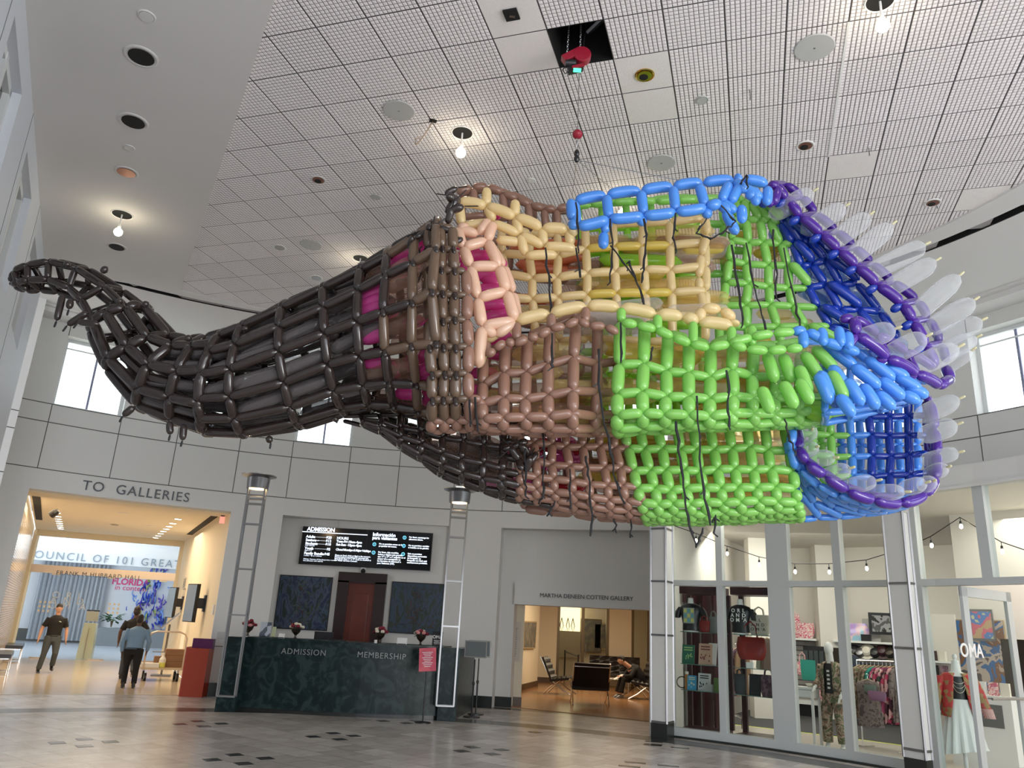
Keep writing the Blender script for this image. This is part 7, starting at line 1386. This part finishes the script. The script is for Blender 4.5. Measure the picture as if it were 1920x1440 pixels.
# ================================================================== PEOPLE
def body(o, rings_list, m, vox, name='body'):
    b = MB()
    for rr in rings_list: b.loft(rr, m, 14)
    ob = b.build(name, o); md = ob.modifiers.new('join', 'REMESH'); md.mode = 'VOXEL'; md.voxel_size = vox; md.use_smooth_shade = True
    sm = ob.modifiers.new('smooth', 'SMOOTH'); sm.factor = .5; sm.iterations = 3; return ob
def limb(pts, rad_, n=None):   # list of points and radii -> loft rings oriented roughly along the limb by tube
    return pts, rad_
def person(name_label, loc, rz, H_, skin, top, trou, shoes, hair, L, R, lL, lR, short=True, slim=1.0, lean=0.0, emblem=None, vox=.014, headturn=0, build_hair=True, longsleeve=False, badge=False):
    """local -Y is forward. L/R: (elbow, hand); lL/lR: (hip, knee, ankle)"""
    s = H_/1.78; o = thing('person', name_label, 'person', loc, rz); b = MB(); S = lambda v: Vector(v)*s
    ly = lambda z: -lean*max(0, z-.95)
    def V(x, y, z): return S((x, y+ly(z), z))
    # one continuous skin body: head, neck, trunk core, arms, hands, legs
    hz = 1.66
    b.ball(V(0, -.005, hz), (.076*s, .095*s, .118*s), skin, 18); b.ball(V(0, -.03, hz-.065), (.055*s, .062*s, .055*s), skin, 12)
    b.tube([V(0, 0, 1.40), V(0, 0, 1.60)], .058*s, skin, 12)
    b.ball(V(0, -.100, hz-.015), (.014*s, .022*s, .026*s), skin, 8)      # nose
    b.ball(V(0, -.088, hz-.056), (.028*s, .012*s, .010*s), skin, 8)      # mouth ridge
    for q in (-1, 1): b.ball(V(q*.078, .0, hz-.01), (.012*s, .022*s, .034*s), skin, 8); b.ball(V(q*.03, -.086, hz+.03), (.022*s, .012*s, .010*s), skin, 8)
    b.loft([(V(0, 0, .86), .14*s*slim, .10*s), (V(0, 0, 1.0), .135*s*slim, .095*s), (V(0, 0, 1.2), .15*s*slim, .10*s), (V(0, 0, 1.36), .165*s*slim, .10*s), (V(0, 0, 1.44), .12*s, .08*s), (V(0, 0, 1.47), .06*s, .06*s)], skin, 16)
    for side, (el, ha) in ((-1, L), (1, R)):
        sh = V(side*.175*slim, 0, 1.40); e_ = S(el)+Vector((0, ly(el[2])*s, 0)); h_ = S(ha)+Vector((0, ly(ha[2])*s, 0))
        b.tube([sh, sh.lerp(e_, .5), e_, e_.lerp(h_, .35), h_], [.056*s, .052*s, .043*s, .044*s, .029*s], skin, 10)
        d = (h_-e_).normalized(); fw = Vector((0, -1, 0)); fw = (fw-d*fw.dot(d)).normalized(); pl_ = d.cross(fw).normalized()
        pc_ = h_+d*.045*s; b.loft([(h_, .026*s, .020*s), (h_+d*.03*s, .020*s, .04*s), (h_+d*.085*s, .017*s, .042*s), (h_+d*.095*s, .012*s, .036*s)], skin, 10)
        for k in range(4):
            base = h_+d*.085*s+fw*(.027-.018*k)*s; ln = (.062, .072, .067, .052)[k]*s; m1 = base+d*ln*.45+pl_*(-side)*.004*s; m2 = base+d*ln*.8+pl_*(-side)*.018*s; b.tube([base, m1, m2], [.0095*s, .009*s, .007*s], skin, 6)
        b.tube([h_+d*.02*s+fw*.026*s, h_+d*.06*s+fw*.055*s, h_+d*.09*s+fw*.052*s], [.011*s, .010*s, .008*s], skin, 6)
    for (hp_, kn, an) in (lL, lR):
        b.tube([S(hp_), S(hp_).lerp(S(kn), .5), S(kn), S(kn).lerp(S(an), .3), S(an)], [.085*s*slim, .07*s, .052*s, .05*s, .034*s], skin, 10)
    ob = b.build('body', o); md = ob.modifiers.new('join', 'REMESH'); md.mode = 'VOXEL'; md.voxel_size = vox*.55; md.use_smooth_shade = True; sm = ob.modifiers.new('smooth', 'SMOOTH'); sm.iterations = 1
    # eyes, brows
    b = MB()
    for q in (-1, 1): b.ball(V(q*.029, -.090, hz+.012), (.011*s, .006*s, .006*s), m_white, 8); b.ball(V(q*.029, -.095, hz+.012), (.005*s, .003*s, .005*s), m_black, 6); b.ball(V(q*.029, -.094, hz+.036), (.018*s, .005*s, .0045*s), hair, 6)
    b.build('eyes', o)
    b = MB(); b.ball(V(0, .004, hz+.040), (.081*s, .097*s, .096*s), hair, 18); b.ball(V(0, .032, hz-.02), (.077*s, .074*s, .085*s), hair, 14); b.build('hair', o, smooth=True)
    # shirt
    b = MB(); T_ = top; hem = .93
    b.loft([(V(0, 0, hem), .175*s*slim, .13*s), (V(0, 0, 1.02), .168*s*slim, .128*s), (V(0, 0, 1.15), .172*s*slim, .13*s), (V(0, 0, 1.30), .195*s*slim, .135*s), (V(0, 0, 1.40), .190*s*slim, .12*s), (V(0, 0, 1.455), .125*s, .092*s), (V(0, 0, 1.485), .078*s, .074*s), (V(0, 0, 1.488), .06*s, .06*s)], T_, 20)
    for side, (el, ha) in ((-1, L), (1, R)):
        sh = V(side*.165*slim, 0, 1.40); e_ = S(el)+Vector((0, ly(el[2])*s, 0)); h_ = S(ha)+Vector((0, ly(ha[2])*s, 0))
        if longsleeve: b.tube([sh, sh.lerp(e_, .5), e_, e_.lerp(h_, .5), e_.lerp(h_, .93)], [.078*s, .068*s, .060*s, .052*s, .046*s], T_, 12)
        else: b.tube([sh, sh.lerp(e_, .45), sh.lerp(e_, .80)], [.078*s, .070*s, .066*s], T_, 12)
    ob = shirt_ = b.build('shirt', o); md = ob.modifiers.new('join', 'REMESH'); md.mode = 'VOXEL'; md.voxel_size = vox*.7; md.use_smooth_shade = True; sm = ob.modifiers.new('smooth', 'SMOOTH'); sm.iterations = 4
    b = MB(); b.loft([(S((0, 0, .80)), .165*s*slim, .13*s), (S((0, 0, .93)), .165*s*slim, .125*s), (S((0, 0, 1.0)), .150*s*slim, .115*s)], trou, 18)
    for (hp_, kn, an) in (lL, lR): b.tube([S(hp_)+Vector((0, 0, .03)), S(hp_).lerp(S(kn), .5), S(kn), S(kn).lerp(S(an), .5), S(an)+Vector((0, 0, .0))], [.108*s*slim, .094*s*slim, .075*s, .070*s, .066*s], trou, 12)
    ob = b.build('trousers', o); md = ob.modifiers.new('join', 'REMESH'); md.mode = 'VOXEL'; md.voxel_size = vox*.8; md.use_smooth_shade = True; sm = ob.modifiers.new('smooth', 'SMOOTH'); sm.iterations = 4
    b = MB(); b.tube([S((.16*slim*math.cos(a), .122*math.sin(a), .955)) for a in [i*pi/10 for i in range(21)]], .012*s, m_blackle, 6); b.build('belt', o)
    for (hp_, kn, an) in (lL, lR):
        b = MB(); c = S(an); d = S(an)-S(kn); pitch = math.atan2(-d.y, -d.z)*-1 if False else 0
        lift = max(0, an[2]-.10); Mr = Matrix.Rotation(lift*2.6, 3, 'X'); f = lambda x, y, z: c+Mr@(Vector((x, y, z))*s)
        prof = [(.11, -.085, .030, .020), (.06, -.080, .042, .035), (0.0, -.070, .045, .045), (-.06, -.075, .046, .038), (-.13, -.083, .044, .028), (-.18, -.090, .028, .018)]
        vs = []; n = 12
        for y, z, rx_, rz_ in prof: vs += [f(rx_*math.cos(2*pi*j/n), y, z+rz_*math.sin(2*pi*j/n)*(1 if math.sin(2*pi*j/n) > 0 else .5)) for j in range(n)]
        b.add(vs, [(i*n+j, i*n+(j+1) % n, (i+1)*n+(j+1) % n, (i+1)*n+j) for i in range(len(prof)-1) for j in range(n)]+[tuple(range(n)), tuple(range((len(prof)-1)*n, len(prof)*n))], shoes); b.tube([f(0, .03, -.06), f(0, .03, .03)], .045*s, shoes, 10); b.build('shoe', o, smooth=True)
    if emblem: b = MB(); b.box(V(.075, -.137, 1.32), (.055*s, .008, .016*s), m_white, M=Matrix.Rotation(.3, 3, 'Y')); b.build('chest_print', shirt_)
    return o
m_bt = mat('black cotton', (.006, .006, .007), .8, bump=.2, nscale=30); m_gj = mat('grey jeans', (.055, .068, .075), .8, noise=.2, nscale=6); m_bs = mat('light blue shirt', (.17, .28, .40), .75, bump=.3, nscale=20); m_bl = mat('black trousers', (.004, .004, .005), .8); m_dn = mat('dark jeans', (.045, .06, .08), .8)
def tocam(p): return math.atan2(-p.y, -p.x)+pi/2
p = Zp(85, 1262); rz = tocam(p)
person('man walking toward the camera in a black T-shirt and grey jeans', (p.x, p.y, .006), rz+.12, 1.74, m_skin, m_bt, m_gj, m_blackle, m_hair, ((-.30, .03, 1.13), (-.34, -.06, .86)), ((.29, .02, 1.12), (.31, -.06, .86)),
       ((-.095, 0, .90), (-.14, -.06, .49), (-.19, -.05, .10)), ((.095, 0, .90), (.12, -.10, .50), (.13, .10, .19)), emblem=True, slim=1.06)
p = Zp(238, 1290); rz = tocam(p)+pi
person('person seen from behind in a light blue shirt and black trousers, walking away', (p.x, p.y, .006), rz-.1, 1.60, m_skind, m_bs, m_bl, m_blackle, m_hair, ((-.33, .02, 1.12), (-.30, -.10, .88)), ((.30, .04, 1.10), (.27, .02, .84)),
       ((-.11, 0, .90), (-.13, .02, .49), (-.14, .03, .10)), ((.11, 0, .90), (.12, -.10, .50), (.10, .05, .10)), slim=1.22, lean=.18, longsleeve=True)
p = Zp(221, 1276); rz = tocam(p)+pi
person('dark clothed man with bare forearms walking away behind the blue shirted person', (p.x-.02, p.y+.4, .006), rz, 1.78, m_skind, m_bt, m_dn, m_blackle, m_hair, ((-.36, .04, 1.16), (-.40, -.02, .90)), ((.30, 0, 1.14), (.30, -.08, .88)),
       ((-.095, 0, .90), (-.12, .10, .49), (-.16, .28, .20)), ((.095, 0, .90), (.10, -.10, .50), (.10, -.12, .10)), slim=1.08)
# reader seated in the side gallery: hunched over the lap
q = seat_c; o = thing('person', 'seated person in black clothes bent over papers in a black lounge chair', 'person', (q.x-.05, q.y, .012), rad(-80))
b = MB(); hd_ = Vector((0, -.42, 1.02))
b.ball(hd_, (.078, .10, .115), m_skin, 16); b.ball(hd_+Vector((0, -.09, -.04)), (.018, .03, .02), m_skin, 8)
for s in (-1, 1): b.ball(hd_+Vector((s*.08, .01, -.01)), (.012, .022, .03), m_skin, 8)
b.tube([(0, -.1, .80), (0, -.30, .93), hd_], [.07, .062, .06], m_skin, 10); b.tube([(0, .12, .45), (0, .02, .65), (0, -.12, .82)], [.13, .15, .13], m_skin, 14)
for s in (-1, 1):
    b.tube([(s*.17, -.08, .80), (s*.24, -.22, .60), (s*.10, -.42, .58)], [.055, .045, .032], m_skin, 10); b.tube([(s*.10, .10, .44), (s*.13, -.36, .50), (s*.12, -.46, .12)], [.085, .06, .04], m_skin, 10)
    h_ = Vector((s*.10, -.42, .58)); b.ball(h_+Vector((-s*.03, -.03, .0)), (.042, .04, .02), m_skin, 8)
    for k in range(4): b.tube([h_+Vector((-s*(.02+.018*k), -.05, .0)), h_+Vector((-s*(.02+.018*k), -.09, -.005)), h_+Vector((-s*(.02+.018*k), -.11, -.02))], [.009, .008, .007], m_skin, 6)
    b.tube([h_+Vector((s*.01, -.02, .0)), h_+Vector((s*.015, -.07, .01))], [.01, .008], m_skin, 6)
ob = b.build('body', o); md = ob.modifiers.new('join', 'REMESH'); md.mode = 'VOXEL'; md.voxel_size = .009; md.use_smooth_shade = True
b = MB(); b.ball(hd_+Vector((0, .02, .03)), (.088, .10, .10), m_hair, 16); b.ball(hd_+Vector((0, -.03, .07)), (.08, .09, .06), m_hair, 12); b.build('hair', o, smooth=True)
b = MB(); b.tube([(0, .16, .42), (0, .10, .60), (0, -.04, .78), (0, -.14, .86)], [.19, .20, .19, .11], m_bt, 18)
for s in (-1, 1): b.tube([(s*.16, -.06, .80), (s*.26, -.22, .60), (s*.12, -.40, .585)], [.085, .07, .05], m_bt, 12)
ob = b.build('jacket', o); md = ob.modifiers.new('join', 'REMESH'); md.mode = 'VOXEL'; md.voxel_size = .011; md.use_smooth_shade = True; sm = ob.modifiers.new('smooth', 'SMOOTH'); sm.iterations = 4
b = MB(); b.ball((0, .12, .44), (.20, .18, .12), m_bl, 14)
for s in (-1, 1): b.tube([(s*.10, .08, .46), (s*.14, -.38, .52), (s*.13, -.47, .15)], [.11, .085, .085], m_bl, 12)
ob = b.build('trousers', o); md = ob.modifiers.new('join', 'REMESH'); md.mode = 'VOXEL'; md.voxel_size = .012; md.use_smooth_shade = True
for s in (-1, 1): b = MB(); b.loft([((s*.12, -.44, .10), .05, .06), ((s*.12, -.48, .05), .05, .11), ((s*.12, -.50, .0), .05, .13)], m_darksteel, 12); b.build('shoe', o, smooth=True)
b = MB(); b.box((0, 0, 0), (.22, .3, .008), m_white, M=Matrix.Rotation(.5, 3, 'X')); r = b.build('papers'); r.location = Vector(o.location)+Matrix.Rotation(rad(-80), 3, 'Z')@Vector((0, -.5, .56)); r.rotation_euler = (0, 0, rad(-80)); tag(r, 'white papers held in the lap of the seated reader', 'papers')
# clerk: dark hair just above the desk
q = Yp(667, 1204, 17.0); o = thing('person', 'crown of a dark haired person sitting behind the desk before the wooden door', 'person', (q.x, 17.15, 0)); b = MB(); b.ball((0, 0, 1.21), (.08, .10, .12), m_skind, 14); b.tube([(0, .02, .95), (0, 0, 1.15)], .055, m_skind, 10); b.loft([((0, .02, .5), .15, .11), ((0, .02, .8), .19, .12), ((0, .02, .95), .18, .10), ((0, .02, 1.0), .06, .06)], m_skind, 14); 
for s in (-1, 1): b.tube([(s*.18, .02, .92), (s*.24, -.05, .70), (s*.15, -.28, .72)], [.05, .045, .03], m_skind, 8)
ob = b.build('body', o); md = ob.modifiers.new('join', 'REMESH'); md.mode = 'VOXEL'; md.voxel_size = .014; md.use_smooth_shade = True; b = MB(); b.ball((0, .01, 1.245), (.088, .106, .10), m_hair, 14); b.build('hair', o, smooth=True)
b = MB(); b.loft([((0, .02, .5), .17, .13), ((0, .02, .8), .21, .14), ((0, .02, .97), .19, .11), ((0, .02, 1.02), .07, .07)], m_bt, 14); b.build('shirt', o, smooth=True)
b = MB(); b.box((0, .1, .46), (.45, .42, .08), m_blackle); b.lathe([(.25, .01), (.25, .03), (.03, .06), (.03, .43)], (0, .1, 0), m_blackpl, 12); r = b.build('office_chair'); r.location = (q.x, 17.15, 0); tag(r, 'black office chair hidden behind the desk under the clerk', 'chair')
# camouflage mannequin
q = at(1568, 1405, 11.2, .012); o = thing('mannequin', 'white mannequin in a leafy print jacket and trousers over a black tee', 'mannequin', q, face(q)-.1); rot = 0
b = MB(); b.ball((-.02, 0, 1.68), (.075, .095, .12), m_white, 18); b.tube([(0, 0, 1.42), (0, 0, 1.6)], [.065, .05], m_white, 12); b.loft([((0, 0, .9), .13, .09), ((0, 0, 1.2), .13, .09), ((0, 0, 1.36), .16, .09), ((0, 0, 1.43), .08, .07)], m_white, 14)
A_ = {-1: ((-.24, .02, 1.14), (-.20, -.22, 1.02)), 1: ((.25, .02, 1.13), (.24, -.14, .93))}
for s, (e_, h_) in A_.items():
    e_, h_ = Vector(e_), Vector(h_); b.tube([(s*.17, 0, 1.38), e_, h_], [.045, .038, .024], m_white, 10); d = (h_-e_).normalized()
    b.ball(h_+d*.05, (.03, .03, .045), m_white, 8)
    for k in range(4): f0 = h_+d*.08+Vector((.012*(k-1.5), 0, .004*k)); b.tube([f0, f0+d*.05+Vector((0, 0, -.01)), f0+d*.08+Vector((0, 0, -.03))], [.008, .007, .006], m_white, 6)
    b.tube([h_+d*.02, h_+d*.06+Vector((-s*.03, 0, .01))], [.009, .007], m_white, 6)
for s in (-1, 1): b.tube([(s*.09, 0, .9), (s*.12, -.02, .5), (s*.14, .0, .06)], [.08, .055, .035], m_white, 10); b.loft([((s*.14, .0, .09), .035, .045), ((s*.14, -.04, .03), .04, .10), ((s*.14, -.05, 0), .04, .11)], m_white, 10)
ob = b.build('mannequin_body', o); md = ob.modifiers.new('join', 'REMESH'); md.mode = 'VOXEL'; md.voxel_size = .008; md.use_smooth_shade = True
b = MB(); b.loft([((0, 0, .92), .16, .115), ((0, 0, 1.2), .16, .12), ((0, 0, 1.36), .18, .12), ((0, 0, 1.43), .09, .08)], m_blackpl, 18); b.build('black_tee', o, smooth=True)
b = MB()
for k in range(5): b.box((.01, -.128, 1.30-k*.07), (.05, .006, .035), m_white)
b.build('tee_print', o)
b = MB(); n = 36; vs = []
for w, d, z in ((.10, .09, 1.46), (.19, .13, 1.42), (.205, .14, 1.3), (.20, .145, 1.1), (.215, .15, .86)):
    for j in range(n+1): a = -pi/2+.42+(2*pi-.84)*j/n; vs.append((w*math.cos(a), d*math.sin(a), z))
b.add(vs, [(i*(n+1)+j, i*(n+1)+j+1, (i+1)*(n+1)+j+1, (i+1)*(n+1)+j) for i in range(4) for j in range(n)], m_camo); ob = b.build('jacket', o, smooth=True); sd = ob.modifiers.new('thick', 'SOLIDIFY'); sd.thickness = .012
for s, (e_, h_) in A_.items(): b = MB(); b.tube([(s*.175, 0, 1.39), Vector(e_), Vector(e_).lerp(Vector(h_), .85)], [.078, .07, .062], m_camo, 14); b.build('sleeve', o, smooth=True)
b = MB(); b.loft([((0, 0, .78), .17, .125), ((0, 0, .93), .165, .12)], m_camo, 16)
for s in (-1, 1): b.tube([(s*.09, 0, .88), (s*.12, -.02, .5), (s*.14, 0, .12)], [.10, .088, .085], m_camo, 14)
ob = b.build('trousers', o); md = ob.modifiers.new('join', 'REMESH'); md.mode = 'VOXEL'; md.voxel_size = .012; md.use_smooth_shade = True
